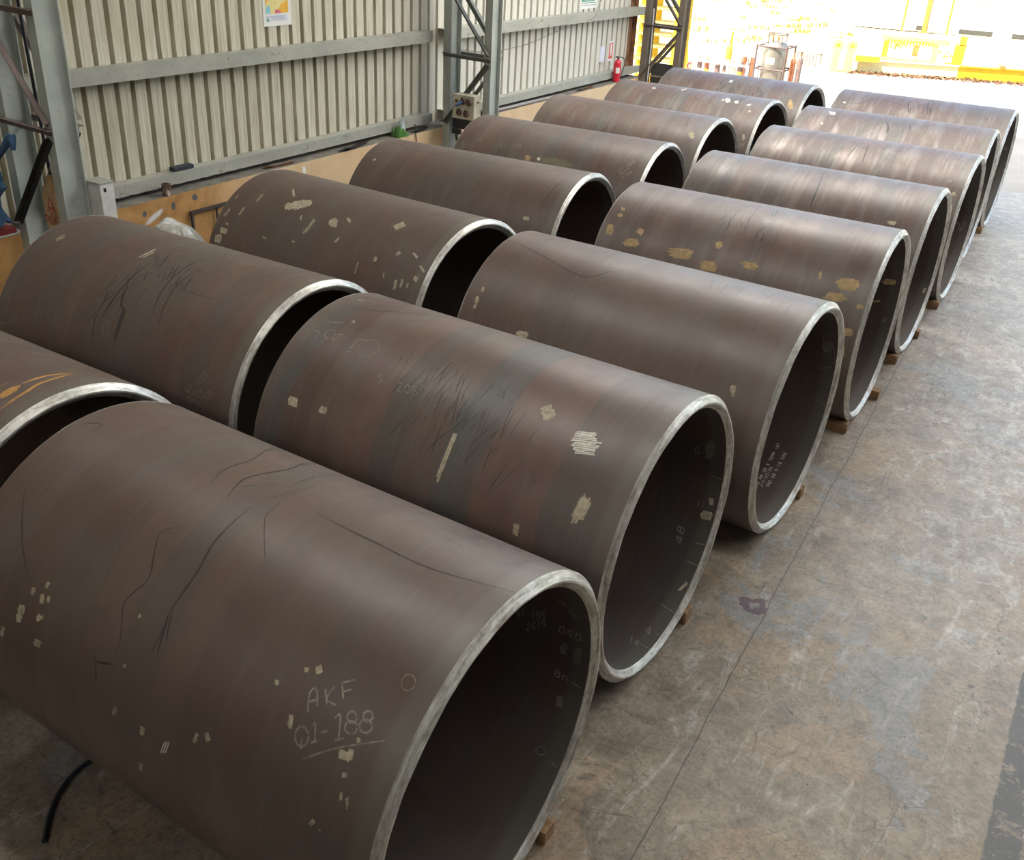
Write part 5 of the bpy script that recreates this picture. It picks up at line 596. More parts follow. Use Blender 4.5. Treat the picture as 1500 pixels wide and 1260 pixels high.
# ------------------------------------------------------------------ floor and outside ground
bm = BM(); vs = [bm.verts.new(v) for v in ((XL-0.4, -16, FLOOR), (16, -16, FLOOR), (16, 20.2, FLOOR), (XL-0.4, 20.2, FLOOR))]; bm.faces.new(vs)
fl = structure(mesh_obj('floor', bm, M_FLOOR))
t = NT('sunlit_yard_concrete'); v = t.coord(); n_ = t.noise(v, 0.5, 6, 0.65); n2_ = t.noise(t.coord((0.5, 2.2, 1)), 1.2, 6, 0.7)
c_ = t.ramp(n_, [(0.3, (0.32, 0.29, 0.24)), (0.7, (0.41, 0.38, 0.32))]); c_ = t.mix(t.math('MULTIPLY', t.smoothstep(n2_, 0.55, 0.7), 0.5), c_, (0.33, 0.29, 0.22, 1))
M_YARD = t.out(c_, 0.8)
bm = BM(); vs = [bm.verts.new(v) for v in ((-45, 20.2, FLOOR), (40, 20.2, FLOOR), (40, 55, FLOOR), (-3.8, 36.1, FLOOR), (-8.4, 34.05, FLOOR), (-16, 31.5, FLOOR), (-45, 31.5, FLOOR))]; bm.faces.new(vs)
structure(mesh_obj('ground', bm, M_YARD))
bm = BM(); vs = [bm.verts.new(v) for v in ((-45, -16, FLOOR-.02), (XL-0.4, -16, FLOOR-.02), (XL-0.4, 20.2, FLOOR-.02), (-45, 20.2, FLOOR-.02))]; bm.faces.new(vs)
structure(mesh_obj('ground', bm, M_YARD))
t = NT('dry_grassland'); v = t.coord(); n_ = t.noise(v, 0.35, 6, 0.7, 0.6); n2_ = t.noise(v, 1.6, 6, 0.7)
c_ = t.ramp(n_, [(0.3, (0.52, 0.44, 0.19)), (0.6, (0.62, 0.54, 0.26))]); c_ = t.mix(t.math('MULTIPLY', t.smoothstep(n2_, 0.58, 0.72), 0.5), c_, (0.33, 0.27, 0.08, 1))
M_GRASS = t.out(c_, 0.95)
bm = BM(); nx, ny = 60, 44; g = []
for j in range(ny+1):
    row = []
    for i in range(nx+1):
        x = -70 + 130*i/nx; y = 31 + 120*(j/ny)**1.4
        z = FLOOR - 0.012 + max(0, y-40)*0.012 + (0.25*math.sin(x*0.21+1)*math.sin(y*0.17) if y > 44 else 0)*min(1, (y-44)/8 if y > 44 else 0)
        row.append(bm.verts.new((x, y, z)))
    g.append(row)
for j in range(ny):
    for i in range(nx): bm.faces.new((g[j][i], g[j][i+1], g[j+1][i+1], g[j+1][i]))
structure(mesh_obj('ground', bm, M_GRASS, None, True))

# ------------------------------------------------------------------ shed shell
Y0, Y1, XR, HT = -16.0, 19.95, 14.0, 8.5
bm = BM()
LZY = lambda y: 1.10 + 0.0088*(y-6.5)
for i_ in range(8):
    ya, yb_ = Y0+(Y1-Y0)*i_/8, Y0+(Y1-Y0)*(i_+1)/8
    for v_ in box(bm, XL-0.50, XL, ya, yb_, 0.0, 1.0):
        if v_.co.z > 0.5: v_.co.z = LZY(v_.co.y)
bmesh.ops.remove_doubles(bm, verts=bm.verts[:], dist=0.001)
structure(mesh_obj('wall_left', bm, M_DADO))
# trapezoid sheeting
bm = BM(); pitch = 0.214; xs = XL-0.36; dep = 0.09; prof = []
y = Y0
while y < Y1 - 0.02:
    prof += [(y, xs), (y+0.148, xs), (y+0.153, xs-dep), (y+0.209, xs-dep)]
    y += pitch
prof.append((Y1, xs))
zz = (1.0, 3.0, 6.0, HT)
cols = [[bm.verts.new((px, min(py, Y1), z if z > 1.5 else LZY(py)+0.002)) for z in zz] for py, px in prof]
for a, b in zip(cols, cols[1:]):
    for k in range(len(zz)-1): bm.faces.new((a[k], b[k], b[k+1], a[k+1]))
structure(mesh_obj('wall_left', bm, M_SHEET))
# girts between the columns
def girt(y0, y1, z0, z1, mat=M_GIRT, sl=0.0):
    bm = BM(); xf = XL-0.18; th = 0.006; dp = 0.175
    prof = [(xf, z0), (xf, z1), (xf-dp, z1), (xf-dp, z1-th), (xf-th, z1-th), (xf-th, z0+th), (xf-dp*0.35, z0+th), (xf-dp*0.35, z0)]
    a = [bm.verts.new((x, y0, z)) for x, z in prof]; b = [bm.verts.new((x, y1, z)) for x, z in prof]
    for i in range(8): bm.faces.new((a[i], a[(i+1) % 8], b[(i+1) % 8], b[i]))
    bm.faces.new(a); bm.faces.new(b[::-1])
    for v_ in bm.verts: v_.co.z += sl*(v_.co.y-9.0)
    bmesh.ops.recalc_face_normals(bm, faces=bm.faces[:])
    # bolt heads along the web
    y = y0 + 0.3
    while y < y1 - 0.1:
        box(bm, xf, xf+0.006, y-0.009, y+0.009, (z0+z1)/2+0.015+sl*(y-9), (z0+z1)/2+0.033+sl*(y-9)); y += random.choice((0.43, 0.86))
    return mesh_obj('trim_%d' % girt.k, bm, mat)
girt.k = 0
for (a, b) in ((Y0, -1.9), (-1.65, 5.40), (5.72, 12.74), (13.08, 20.15)):
    for z0, z1, sl in ((1.185, 1.318, 0.008), (2.425, 2.590, 0), (3.66, 3.825, 0), (4.9, 5.06, 0)):
        girt.k += 1; structure(girt(a, b, z0, z1, M_GIRT, sl))
bm = BM(); box(bm, xs-0.055, xs+0.012, Y1-0.16, Y1+0.02, 1.225, HT); box(bm, xs-0.055, xs+0.10, Y1+0.012, Y1+0.02, 1.225, HT)
structure(mesh_obj('trim_20', bm, M_RUST))
M_ROOF = plain('dark_roof_sheeting', (0.10, 0.095, 0.09), 0.7)
# roof: bays of sheeting with unseen translucent strips, added to carry the lamps
bm = BM(); LAMP_STRIPS = [(-7.0, -5.4, 0.11), (3.2, 4.8, 0.22), (13.0, 15.0, 1.18), (16.9, 18.9, 0.34)]; SX0, SX1 = -8.5, 8.0
edges = [Y0] + [v for s_ in LAMP_STRIPS for v in s_[:2]] + [20.4]
for a, b in zip(edges[0::2], edges[1::2]): box(bm, XL-0.42, XR, a, b, HT, HT+0.06)
for a, b, _ in LAMP_STRIPS: box(bm, XL-0.42, SX0, a, b, HT, HT+0.06); box(bm, SX1, XR, a, b, HT, HT+0.06)
structure(mesh_obj('ceiling', bm, M_ROOF))
bm = BM()
for a, b, _ in LAMP_STRIPS: box(bm, SX0, SX1, a, b, HT+0.01, HT+0.03)
t = NT('translucent_roof_sheet'); tr = t.node('ShaderNodeBsdfTranslucent'); tr.inputs[0].default_value = (0.8, 0.8, 0.76, 1)
t.link(tr.outputs[0], t.n['Material Output'].inputs['Surface'])
structure(mesh_obj('ceiling', bm, t.m))
bm = BM(); box(bm, XL-0.4, XR, Y0-0.1, Y0, 0, HT); structure(mesh_obj('wall_back', bm, M_ROOF))
bm = BM(); box(bm, XR, XR+0.1, Y0, 20.4, 0, HT); structure(mesh_obj('wall_right', bm, M_ROOF))

# ------------------------------------------------------------------ lattice columns
def i_chord(x0, x1, y0, d, z0, z1):
    bm = BM(); tf = 0.013
    box(bm, x0, x1, y0, y0+tf, z0, z1); box(bm, x0, x1, y0+d-tf, y0+d, z0, z1)
    xm = (x0+x1)/2; box(bm, xm-0.005, xm+0.005, y0+tf, y0+d-tf, z0, z1)
    return bm
def angle_bar(a, b, leg=0.07, th=0.008, flip=1):
    """steel angle between two points lying in a plane of constant y; one leg lies in that plane"""
    bm = BM(); a, b = Vector(a), Vector(b); d = (b-a).normalized(); nrm = Vector((0, 1, 0)); s = d.cross(nrm)
    if s.z < 0: s = -s
    M = Matrix(((d.x, nrm.x, s.x, a.x), (d.y, nrm.y, s.y, a.y), (d.z, nrm.z, s.z, a.z), (0, 0, 0, 1))); L = (b-a).length
    box(bm, 0, L, -th, 0, -leg/2, leg/2, M); box(bm, 0, L, -leg if flip > 0 else 0, 0 if flip > 0 else leg, leg/2-th, leg/2, M)
    bmesh.ops.recalc_face_normals(bm, faces=bm.faces[:])
    return bm
def column(y0, label, zmax, xw, levels, dark=None, chord_mat=M_COLUMN, lace_mat=M_LACE):
    t = empty('lattice_column', (0, 0, 0)); tag(t, label, 'column', 'lattice columns along the wall', 'thing')
    d = 0.27; w0, w1, r0, r1 = xw, xw+0.135, xw+0.755, xw+0.885
    mesh_obj('chord', i_chord(w0, w1, y0, d, FLOOR, zmax), chord_mat, t)
    mesh_obj('chord', i_chord(r0, r1, y0, d, FLOOR, zmax), chord_mat, t)
    for yy, fl_ in ((y0-0.001, 1), (y0+d+0.009, -1)):
        for z in levels:      # room-side nodes, with a level batten at each
            mesh_obj('batten', angle_bar((w0, yy, z+0.02), (r1, yy, z), 0.06, 0.008, fl_), lace_mat, t)
            mesh_obj('lacing_bar', angle_bar((w0+0.05, yy, z+1.02), (r1-0.05, yy, z+0.07), 0.065, 0.008, fl_), lace_mat, t)
            mesh_obj('lacing_bar', angle_bar((w0+0.05, yy, z-1.02), (r1-0.05, yy, z-0.07), 0.065, 0.008, fl_), lace_mat if z > 2.5 else (dark or lace_mat), t)
    return t
LV = (2.245, 4.36, 6.47)
M_COLDARK = mat_paint_steel('dark_grey_green_paint', (0.13, 0.135, 0.115), 0.1)
c1 = column(5.424, 'grey-green lattice column nearest the camera, with a paper bag hanging on it', 8.4, -9.5, LV, M_DARK)
mesh_obj('batten', angle_bar((-9.5, 5.423, 3.325), (-8.615, 5.423, 3.305), 0.06), M_LACE, c1)
c2 = column(12.788, 'grey-green lattice column carrying the socket box, midway along the sheeted wall', 8.4, -9.5, LV, M_COLDARK, M_COLUMN, M_COLDARK)
M_COLRUST = mat_paint_steel('rusting_column_paint', (0.16, 0.13, 0.10), 0.5)
c3 = column(19.756, 'rusty dark lattice column at the open mouth of the shed', 8.4, -9.5, LV, M_COLRUST, M_COLRUST, M_COLRUST)
bm = BM(); box(bm, -9.24, -8.76, 19.80, 19.812, 1.05, 1.545); mesh_obj('stiffener_plate', bm, M_DARK, c3)
bm = BM(); box(bm, -9.24, -8.76, 19.775, 19.80, 1.26, 1.30); mesh_obj('stiffener_strip', bm, M_COLRUST, c3)
# pale conduit running up the far column, dark cable up the near one
bm = BM(); tube(bm, [(-9.27, 19.735, 0.9), (-9.265, 19.735, 1.8), (-9.29, 19.735, 2.6)], 0.012); mesh_obj('conduit', bm, plain('pale_conduit', (0.6, 0.6, 0.58), 0.5), c3)
bm = BM(); tube(bm, [(-9.06, 5.60, 1.6), (-9.08, 5.60, 2.4), (-9.10, 5.60, 3.2), (-9.13, 5.60, 4.6)], 0.017); mesh_obj('cable', bm, plain('blue_black_cable', (0.02, 0.023, 0.04), 0.5), c1)
# chalk scrawl on the near column's room-side web
bm = BM()
def scrawl(bm, x, y, z, s):
    pts = [Vector((x, y + s*0.16*(i/11.0), z + s*(0.02*math.sin(i*2.3) + 0.03*(i/11.0)))) for i in range(12)]
    tube(bm, smooth_path(pts, 3), 0.0022, 4)
scrawl(bm, -8.672, 5.50, 1.52, 1.0); scrawl(bm, -8.672, 5.48, 1.43, 0.9); mesh_obj('chalk_lettering', bm, DEC['white'], c1)

# ------------------------------------------------------------------ things on the columns and the ledge
# socket box
sb = empty('socket_box', (-8.95, 12.70, 1.38)); tag(sb, 'cream metal socket box with four round outlets fixed to the middle column', 'socket box')
M_BOX = plain('cream_enamel', (0.50, 0.47, 0.37), 0.5)
mesh_obj('housing', box_bm(-0.205, 0.205, -0.14, 0.05, 0.0, 0.36, 0.006), M_BOX, sb)
M_SOCK = plain('dull_red_socket', (0.13, 0.07, 0.065), 0.5)
for dx, dz in ((0.0, 0.265), (0.115, 0.255), (-0.07, 0.095), (0.065, 0.085)):
    Mx = Matrix.Translation((dx, -0.14, dz)) @ Matrix.Rotation(pi/2, 4, 'X')
    bm = BM(); lathe(bm, [(0.047, 0.0), (0.050, 0.012), (0.044, 0.030), (0.034, 0.032), (0.030, 0.016), (0.0, 0.016)], 24, Mx)
    s_ = mesh_obj('outlet', bm, M_SOCK, sb, True, 35)
    bm = BM(); box(bm, dx-0.02, dx+0.02, -0.185, -0.172, dz+0.044, dz+0.060); mesh_obj('outlet_hinge', bm, M_DARK, s_)
bm = BM(); tube(bm, [(0.0, -0.16, 0.265), (-0.03, -0.21, 0.24), (-0.075, -0.235, 0.21)], 0.022, 12); mesh_obj('plug', bm, plain('blue_plug', (0.05, 0.11, 0.22), 0.4), sb, True, 40)
bm = BM(); box(bm, -0.155, -0.10, -0.147, -0.139, 0.245, 0.285); mesh_obj('rating_plate', bm, M_SOCK, sb)
bm = BM(); tube(bm, [(0.205, -0.05, 0.27), (0.235, -0.06, 0.27)], 0.014, 10); mesh_obj('latch', bm, M_RUST, sb)
# lead from the plug up to the wall
bm = BM(); tube(bm, smooth_path([(-9.03, 12.47, 1.585), (-9.12, 12.5, 1.57), (-9.22, 12.66, 1.66), (-9.36, 12.74, 1.85), (-9.46, 12.75, 2.15), (-9.50, 12.76, 2.30)], 6), 0.006, 6)
tag(mesh_obj('power_lead', bm, plain('grey_lead', (0.30, 0.27, 0.22), 0.6)), 'thin grey lead looping from the socket box plug up the middle column', 'cable')
# dark transformer box behind
tb = empty('transformer_box', (-9.06, 12.83, 1.16)); tag(tb, 'dark blue-grey steel box low between the legs of the middle column', 'electrical box')
mesh_obj('housing', box_bm(-0.29, 0.20, 0.0, 0.2, 0.0, 0.30, 0.01), plain('blue_black_enamel', (0.028, 0.034, 0.045), 0.5), tb)
bm = BM(); tube(bm, smooth_path([(-0.2, 0.02, 0.0), (-0.18, -0.03, -0.12), (-0.12, 0.0, -0.3), (-0.1, 0.02, -0.6)], 5), 0.02, 8); mesh_obj('cable', bm, M_DARK, tb)
bm = BM(); box(bm, -0.27, -0.10, -0.03, 0.0, -0.08, 0.0); mesh_obj('gland_bracket', bm, M_DARK, tb)

# white switch box on the far face of the near column
wb = empty('switch_box', (-8.53, 5.71, 1.30)); tag(wb, 'pale grey sheet-steel box with a small square hole fixed behind the nearest column', 'box')
mesh_obj('housing', box_bm(-0.16, 0.10, 0.0, 0.155, 0.0, 0.44, 0.004), plain('pale_grey_enamel', (0.62, 0.61, 0.57), 0.5), wb)
bm = BM(); box(bm, 0.100, 0.102, 0.035, 0.065, 0.355, 0.395); mesh_obj('square_hole', bm, plain('black_opening', (0.008, 0.008, 0.008), 0.9), wb)
bm = BM(); box(bm, -0.16, 0.11, -0.005, 0.165, 0.44, 0.447); mesh_obj('lid', bm, M_GIRT, wb)

# red fire extinguisher
fx = empty('fire_extinguisher', (-9.585, 18.90, LZY(18.97))); tag(fx, 'red fire extinguisher with black hose standing on the wall ledge', 'fire extinguisher')
M_RED = plain('red_enamel', (0.55, 0.02, 0.04), 0.3, 0, 0.06)
bm = BM(); lathe(bm, [(0.066, 0), (0.074, 0.006), (0.076, 0.02), (0.076, 0.36), (0.070, 0.39), (0.050, 0.415), (0.026, 0.43), (0.022, 0.445), (0.0, 0.445)], 40)
mesh_obj('cylinder_body', bm, M_RED, fx, True, 40)
bm = BM()
for k in range(9):
    pass
n = 10; a0, a1 = -1.45, -0.35
va = [[bm.verts.new((0.0768*math.cos(a0+(a1-a0)*k/n), 0.0768*math.sin(a0+(a1-a0)*k/n), z)) for z in (0.175, 0.285)] for k in range(n+1)]
for p_, q_ in zip(va, va[1:]): bm.faces.new((p_[0], q_[0], q_[1], p_[1]))
mesh_obj('paper_label', bm, plain('white_label', (0.75, 0.74, 0.70), 0.6), fx, True)
bm = BM(); tube(bm, [(0, 0, 0.44), (0, 0, 0.475)], 0.02, 12); box(bm, -0.012, 0.012, -0.10, 0.03, 0.475, 0.487); box(bm, -0.012, 0.012, -0.085, 0.03, 0.497, 0.507); bm2 = bm
mesh_obj('valve_handle', bm2, M_DARK, fx)
bm = BM(); tube(bm, smooth_path([(0.0, 0.02, 0.462), (0.03, 0.09, 0.475), (0.07, 0.155, 0.43), (0.075, 0.165, 0.33), (0.07, 0.12, 0.22), (0.06, 0.08, 0.12), (0.055, 0.066, 0.06)], 6), 0.010, 8); mesh_obj('hose', bm, M_DARK, fx, True, 50)

# tin can
tc_ = empty('paint_tin', (-9.555, 7.36, LZY(7.41))); tag(tc_, 'open rusty paint tin standing on the wall ledge', 'tin')
bm = BM(); lathe(bm, [(0.052, 0), (0.056, 0.003), (0.054, 0.010), (0.054, 0.125), (0.057, 0.130), (0.057, 0.137), (0.050, 0.137), (0.050, 0.012), (0.0, 0.012)], 32)
t = NT('dribbled_tin'); v = t.coord((9, 9, 2)); nn_ = t.noise(v, 3, 4, 0.6)
mesh_obj('can', bm, t.out(t.ramp(nn_, [(0.40, (0.055, 0.03, 0.025)), (0.5, (0.22, 0.13, 0.06)), (0.56, (0.10, 0.05, 0.04)), (0.66, (0.55, 0.48, 0.44))]), 0.4, 0.1), tc_, True, 40)
bm = BM(); tube(bm, [(0.055*math.cos(a), 0.055*math.sin(a), 0.11 - 0.05*math.sin((a+1.2)/1.9*1.2)) for a in [-1.2 + 0.2*k for k in range(13)]], 0.0018, 5); mesh_obj('wire_handle', bm, M_DARK, tc_)

# small dark block on the lower rail
bm = box_bm(-9.80, -9.70, 7.62, 7.92, 1.312, 1.362, 0.008); tag(mesh_obj('dark_brush_block', bm, plain('blue_black_bristle', (0.03, 0.035, 0.045), 0.8)), 'small dark block lying on the lower wall rail above the paint tin', 'block')

# crumpled things helper
def crumple(bm, lx, ly, lz, n=14, seed=1, amp=0.12):
    rnd = random.Random(seed); ph = [(rnd.uniform(2, 9), rnd.uniform(2, 9), rnd.uniform(0, 6.3)) for _ in range(7)]
    g = []
    for j in range(n+1):
        row = []
        for i in range(n+1):
            u, v = i/n*2-1, j/n*2-1
            rr = max(abs(u), abs(v)); h = lz*(1 - rr**4)
            k = sum(math.sin(a*u+b*v+c) for a, b, c in ph)/7
            kk = abs(sum(math.sin(1.7*a*u-1.3*b*v+c) for a, b, c in ph))/7
            row.append(bm.verts.new((u*lx*(1+0.12*k), v*ly*(1+0.12*kk), max(0.0, h*(1+amp*6*k*0.3) + amp*lz*(kk-0.1)*2.0*(1 if rr < 0.98 else 0)))))
        g.append(row)
    for j in range(n):
        for i in range(n): bm.faces.new((g[j][i], g[j][i+1], g[j+1][i+1], g[j+1][i]))

# silver tarpaulin heap on the floor by the wall
tp = empty('tarpaulin_heap', (-8.88, 6.94, FLOOR)); tag(tp, 'crumpled silver-white tarpaulin draped over a heap between the wall and the pipes', 'tarpaulin')
t = NT('silver_tarpaulin'); v = t.coord(); nn_ = t.noise(v, 2.2, 4, 0.6)
M_TARP = t.out(t.ramp(nn_, [(0.40, (0.24, 0.225, 0.18)), (0.52, (0.42, 0.41, 0.36)), (0.60, (0.70, 0.71, 0.73))]), 0.35, 0.1)
bm = BM(); crumple(bm, 0.48, 0.66, 0.90, 26, 4, 0.08)
for v_ in bm.verts: v_.co.z *= (0.86 + 0.14*math.cos((v_.co.y+0.2)*2.2)) * (1.0 - 0.22*max(0, v_.co.y/0.5))
mesh_obj('sheet', bm, M_TARP, tp)
bm = BM(); crumple(bm, 0.16, 0.20, 0.30, 14, 9, 0.2)
for v_ in bm.verts: v_.co += Vector((0.30, 0.62, 0.34))
for v_ in bm.verts:
    if v_.co.z < 0.35: v_.co.z = 0.0
mesh_obj('folded_corner', bm, plain('white_tarp', (0.72, 0.73, 0.75), 0.35, 0, 0.1), tp)

# angle-iron frame leaning on the wall
af = empty('angle_iron_frame', (XL+0.035, 7.62, FLOOR)); tag(af, 'dark angle-iron frame leaning against the orange masonry behind the pipes', 'frame')
def bar_part(name, a, b, w, par, mat):
    M_, L_ = frame_to(a, b, Vector((1, 0, 0))); bm = BM(); box(bm, 0, L_, -w/2, w/2, -w/2, w/2, M_); return mesh_obj(name, bm, mat, par)
M_FRAME = plain('dark_brown_steel', (0.06, 0.045, 0.04), 0.6)
bar_part('top_rail', (0, -0.02, 0.84), (0, 1.02, 0.84), 0.035, af, M_FRAME); bar_part('upright', (0.02, 0, 0), (0, 0, 0.84), 0.03, af, M_FRAME); bar_part('upright', (0.02, 0.39, 0), (0, 0.39, 0.84), 0.02, af, M_FRAME); bar_part('upright', (0.02, 1.0, 0), (0, 1.0, 0.84), 0.03, af, M_FRAME); bar_part('bottom_rail', (0.02, 0, 0.05), (0.02, 1.0, 0.05), 0.03, af, M_FRAME)

# paper bag hanging on the near column
bg = empty('paper_bag', (-8.93, 5.53, 1.12)); tag(bg, 'brown paper sack with faded red print hanging on the nearest column', 'bag')
bm = BM(); n = 12; g = []
for face in (-1, 1):
    rows = []
    for j in range(n+1):
        v_ = j/n; z = 0.62*v_; row = []
        wv = 0.185*(1 - 0.28*max(0, v_-0.72)/0.28) ; dv = 0.055*(1 - 0.75*v_)
        for i in range(n+1):
            u = i/n*2-1
            row.append(bm.verts.new((u*wv, face*dv*(1-u**4) + 0.012*math.sin(5*u+7*v_+face) - 0.01, z + 0.05*(1-abs(u))*(v_ > 0.99))))
        rows.append(row)
    for j in range(n):
        for i in range(n):
            q = (rows[j][i], rows[j][i+1], rows[j+1][i+1], rows[j+1][i]); bm.faces.new(q if face < 0 else q[::-1])
bmesh.ops.remove_doubles(bm, verts=bm.verts[:], dist=0.002)
mesh_obj('sack', bm, plain('kraft_paper', (0.55, 0.38, 0.20), 0.85, 0, 0.25, 6, (1, 1, 1), 0.2), bg, True)
bm = BM()
def flat_strokes(bm, strokes, o, sx, sz, w, ax=Vector((1, 0, 0)), nrm=Vector((0, -1, 0))):
    for st in strokes:
        pts = [Vector(o) + ax*(p[0]*sx) + Vector((0, 0, p[1]*sz)) for p in st]
        pts = smooth_path(pts, 4) if len(pts) > 2 else pts
        rows = []
        for i, p in enumerate(pts):
            d = (pts[min(i+1, len(pts)-1)] - pts[max(i-1, 0)]).normalized(); s_ = d.cross(nrm).normalized()*w*0.5
            rows.append((bm.verts.new(p+s_), bm.verts.new(p-s_)))
        for a, b in zip(rows, rows[1:]): bm.faces.new((a[0], a[1], b[1], b[0]))
ring = [(0.5+0.4*math.sin(a), 0.5+0.5*math.cos(a)) for a in [i*0.6 for i in range(11)]]
yb = -0.080
flat_strokes(bm, [[(0.1, 0.0), (0.1, 1.0)], [(0.1, 0.95), (0.6, 0.8), (0.8, 0.4), (0.1, 0.05)]], (-0.12, yb+0.012, 0.18), 0.06, 0.085, 0.014)
flat_strokes(bm, [ring], (-0.04, yb, 0.18), 0.07, 0.08, 0.014); flat_strokes(bm, [[(0.9, 0.9), (0.4, 1), (0.1, 0.5), (0.4, 0), (0.9, 0.1)], [(0.1, 0.5), (0.7, 0.5)]], (0.045, yb, 0.17), 0.065, 0.09, 0.016)
flat_strokes(bm, [[(0.0, 0.0), (0.5, 1.0), (1.0, 0.0)], [(0.2, 0.35), (0.8, 0.35)]], (-0.055, yb+0.008, 0.30), 0.12, 0.14, 0.018); flat_strokes(bm, [ring], (-0.02, yb+0.004, 0.28), 0.06, 0.06, 0.014)
mesh_obj('red_lettering', bm, plain('faded_red_ink', (0.36, 0.08, 0.05), 0.85, 0, 0.3, 30), bg)
bm = BM(); tube(bm, smooth_path([(-0.10, 0.0, 0.60), (-0.06, 0.02, 0.70), (-0.02, 0.03, 0.76), (0.03, 0.02, 0.68), (0.06, 0.0, 0.60)], 4), 0.005, 6); mesh_obj('string', bm, plain('jute_string', (0.35, 0.27, 0.17), 0.9), bg)

# blue overalls hung on the near column
bj = empty('blue_jacket', (-9.38, 5.25, 1.27)); tag(bj, 'blue work jacket knotted to the nearest column and hanging down', 'jacket')
bm = BM(); n = 18; rows = []
for j in range(n+1):
    v_ = j/n; row = []
    w = 0.05 + 0.24*v_**0.6 + (0.08*math.sin(v_*7) if v_ > .3 else 0)
    for i in range(n+1):
        a = 2*pi*i/n; fold = 1 + 0.22*math.sin(3*a+v_*5) + 0.12*math.sin(7*a-3*v_)
        row.append(bm.verts.new((-0.24*v_ + w*math.cos(a)*fold*0.9, -0.05 + 0.085*math.sin(a)*fold*(0.35+0.65*v_), 0.60*(1-v_) + 0.03*math.sin(4*a)*(v_ > .9))))
    rows.append(row)
for a, b in zip(rows, rows[1:]):
    for i in range(n): bm.faces.new((a[i], b[i], b[i+1], a[i+1]))
bmesh.ops.remove_doubles(bm, verts=bm.verts[:], dist=0.001); bmesh.ops.recalc_face_normals(bm, faces=bm.faces[:])
M_BLUE = plain('blue_work_cloth', (0.045, 0.105, 0.20), 0.9, 0, 0.3, 8)
mesh_obj('cloth', bm, M_BLUE, bj, True)
bm = BM(); tube(bm, smooth_path([(0.02, -0.07, 0.56), (0.18, -0.08, 0.70), (0.30, -0.06, 0.82), (0.38, -0.03, 0.92)], 5), 0.016, 8, r_end=0.045); mesh_obj('sleeve', bm, M_BLUE, bj, True, 60)
bm = BM(); tube(bm, smooth_path([(0.38, -0.03, 0.92), (0.41, -0.04, 0.87), (0.42, -0.05, 0.80)], 4), 0.05, 8, r_end=0.02); mesh_obj('cuff', bm, M_BLUE, bj, True, 60)

# rags and packs on the ledge behind the near column
def ledge_heap(name, label, cat, x, y, lx, ly, lz, mat, seed):
    bm = BM(); crumple(bm, lx, ly, lz, 14, seed, 0.15)
    o = mesh_obj(name, bm, mat, None, True); o.location = (x, y, LZY(y+0.2)+0.001); tag(o, label, cat); return o
ledge_heap('black_cloth', 'black rag bundle on the wall ledge behind the paper sack', 'cloth', -9.655, 5.96, 0.075, 0.34, 0.22, plain('black_cloth', (0.014, 0.014, 0.016), 0.9), 3)
pk = empty('folded_sack', (-9.63, 5.18, LZY(5.4)+0.001)); tag(pk, 'red and white folded sack on the wall ledge below the blue jacket', 'sack')
mesh_obj('red_fold', box_bm(-0.11, 0.12, -0.2, 0.22, 0.012, 0.075, 0.012), plain('dull_red_cloth', (0.30, 0.045, 0.045), 0.8), pk)
mesh_obj('white_fold', box_bm(-0.12, 0.13, -0.22, 0.28, 0.0, 0.02, 0.006), plain('white_cloth', (0.6, 0.58, 0.54), 0.8), pk)

# scraps on the ledge near the middle column
def sheet_scrap(name, label, x, y, rz, lx, ly, curl, mat, group=None):
    bm = BM(); n = 10; g = []
    for j in range(n+1):
        g.append([bm.verts.new(((i/4-0.5)*lx*(1+0.1*math.sin(j)), (j/n-0.5)*ly, 0.004 + curl*((j/n-0.5)*2)**2*(0.6+0.4*i/4))) for i in range(5)])
    for j in range(n):
        for i in range(4): bm.faces.new((g[j][i], g[j][i+1], g[j+1][i+1], g[j+1][i]))
    r0 = bmesh.ops.solidify(bm, geom=bm.faces[:], thickness=0.003)
    o = mesh_obj(name, bm, mat); o.location = (x, y, LZY(y+ly/2)+0.002); o.rotation_euler = (0, 0, rz); tag(o, label, 'scrap metal', group); return o
sheet_scrap('metal_offcut', 'curled dark sheet offcut on the ledge, nearest the camera of the scraps', -9.58, 10.75, 0.2, 0.12, 0.7, 0.05, M_FRAME, 'sheet offcuts on the ledge')
sheet_scrap('metal_offcut', 'rusty flat offcut on the ledge on the near side of the green bag', -9.60, 9.25, -0.1, 0.09, 0.5, 0.02, M_RUST, 'sheet offcuts on the ledge')
sheet_scrap('metal_offcut', 'dark offcut on the ledge beside the middle column', -9.60, 12.3, 0.1, 0.10, 0.4, 0.03, M_DARK, 'sheet offcuts on the ledge')
pb = empty('plastic_bag', (-9.58, 11.78, LZY(11.9))); tag(pb, 'scrap of green and white plastic bag on the wall ledge', 'plastic bag')
bm = BM(); crumple(bm, 0.09, 0.12, 0.13, 12, 21, 0.3); mesh_obj('green_film', bm, plain('green_film', (0.06, 0.17, 0.03), 0.4), pb)
bm = BM(); crumple(bm, 0.045, 0.05, 0.16, 10, 25, 0.4)
for v_ in bm.verts: v_.co += Vector((0.02, 0.02, 0.07))
mesh_obj('white_film', bm, plain('white_film', (0.55, 0.62, 0.62), 0.3), pb)
bm = BM(); tube(bm, [(-9.38, 12.0, 0.70), (-9.49, 12.07, 1.155), (-9.52, 12.09, 1.29)], 0.009, 8); tag(mesh_obj('steel_rod', bm, M_DARK), 'thin dark rod leaning up against the ledge beside the green bag', 'rod')
rods = None
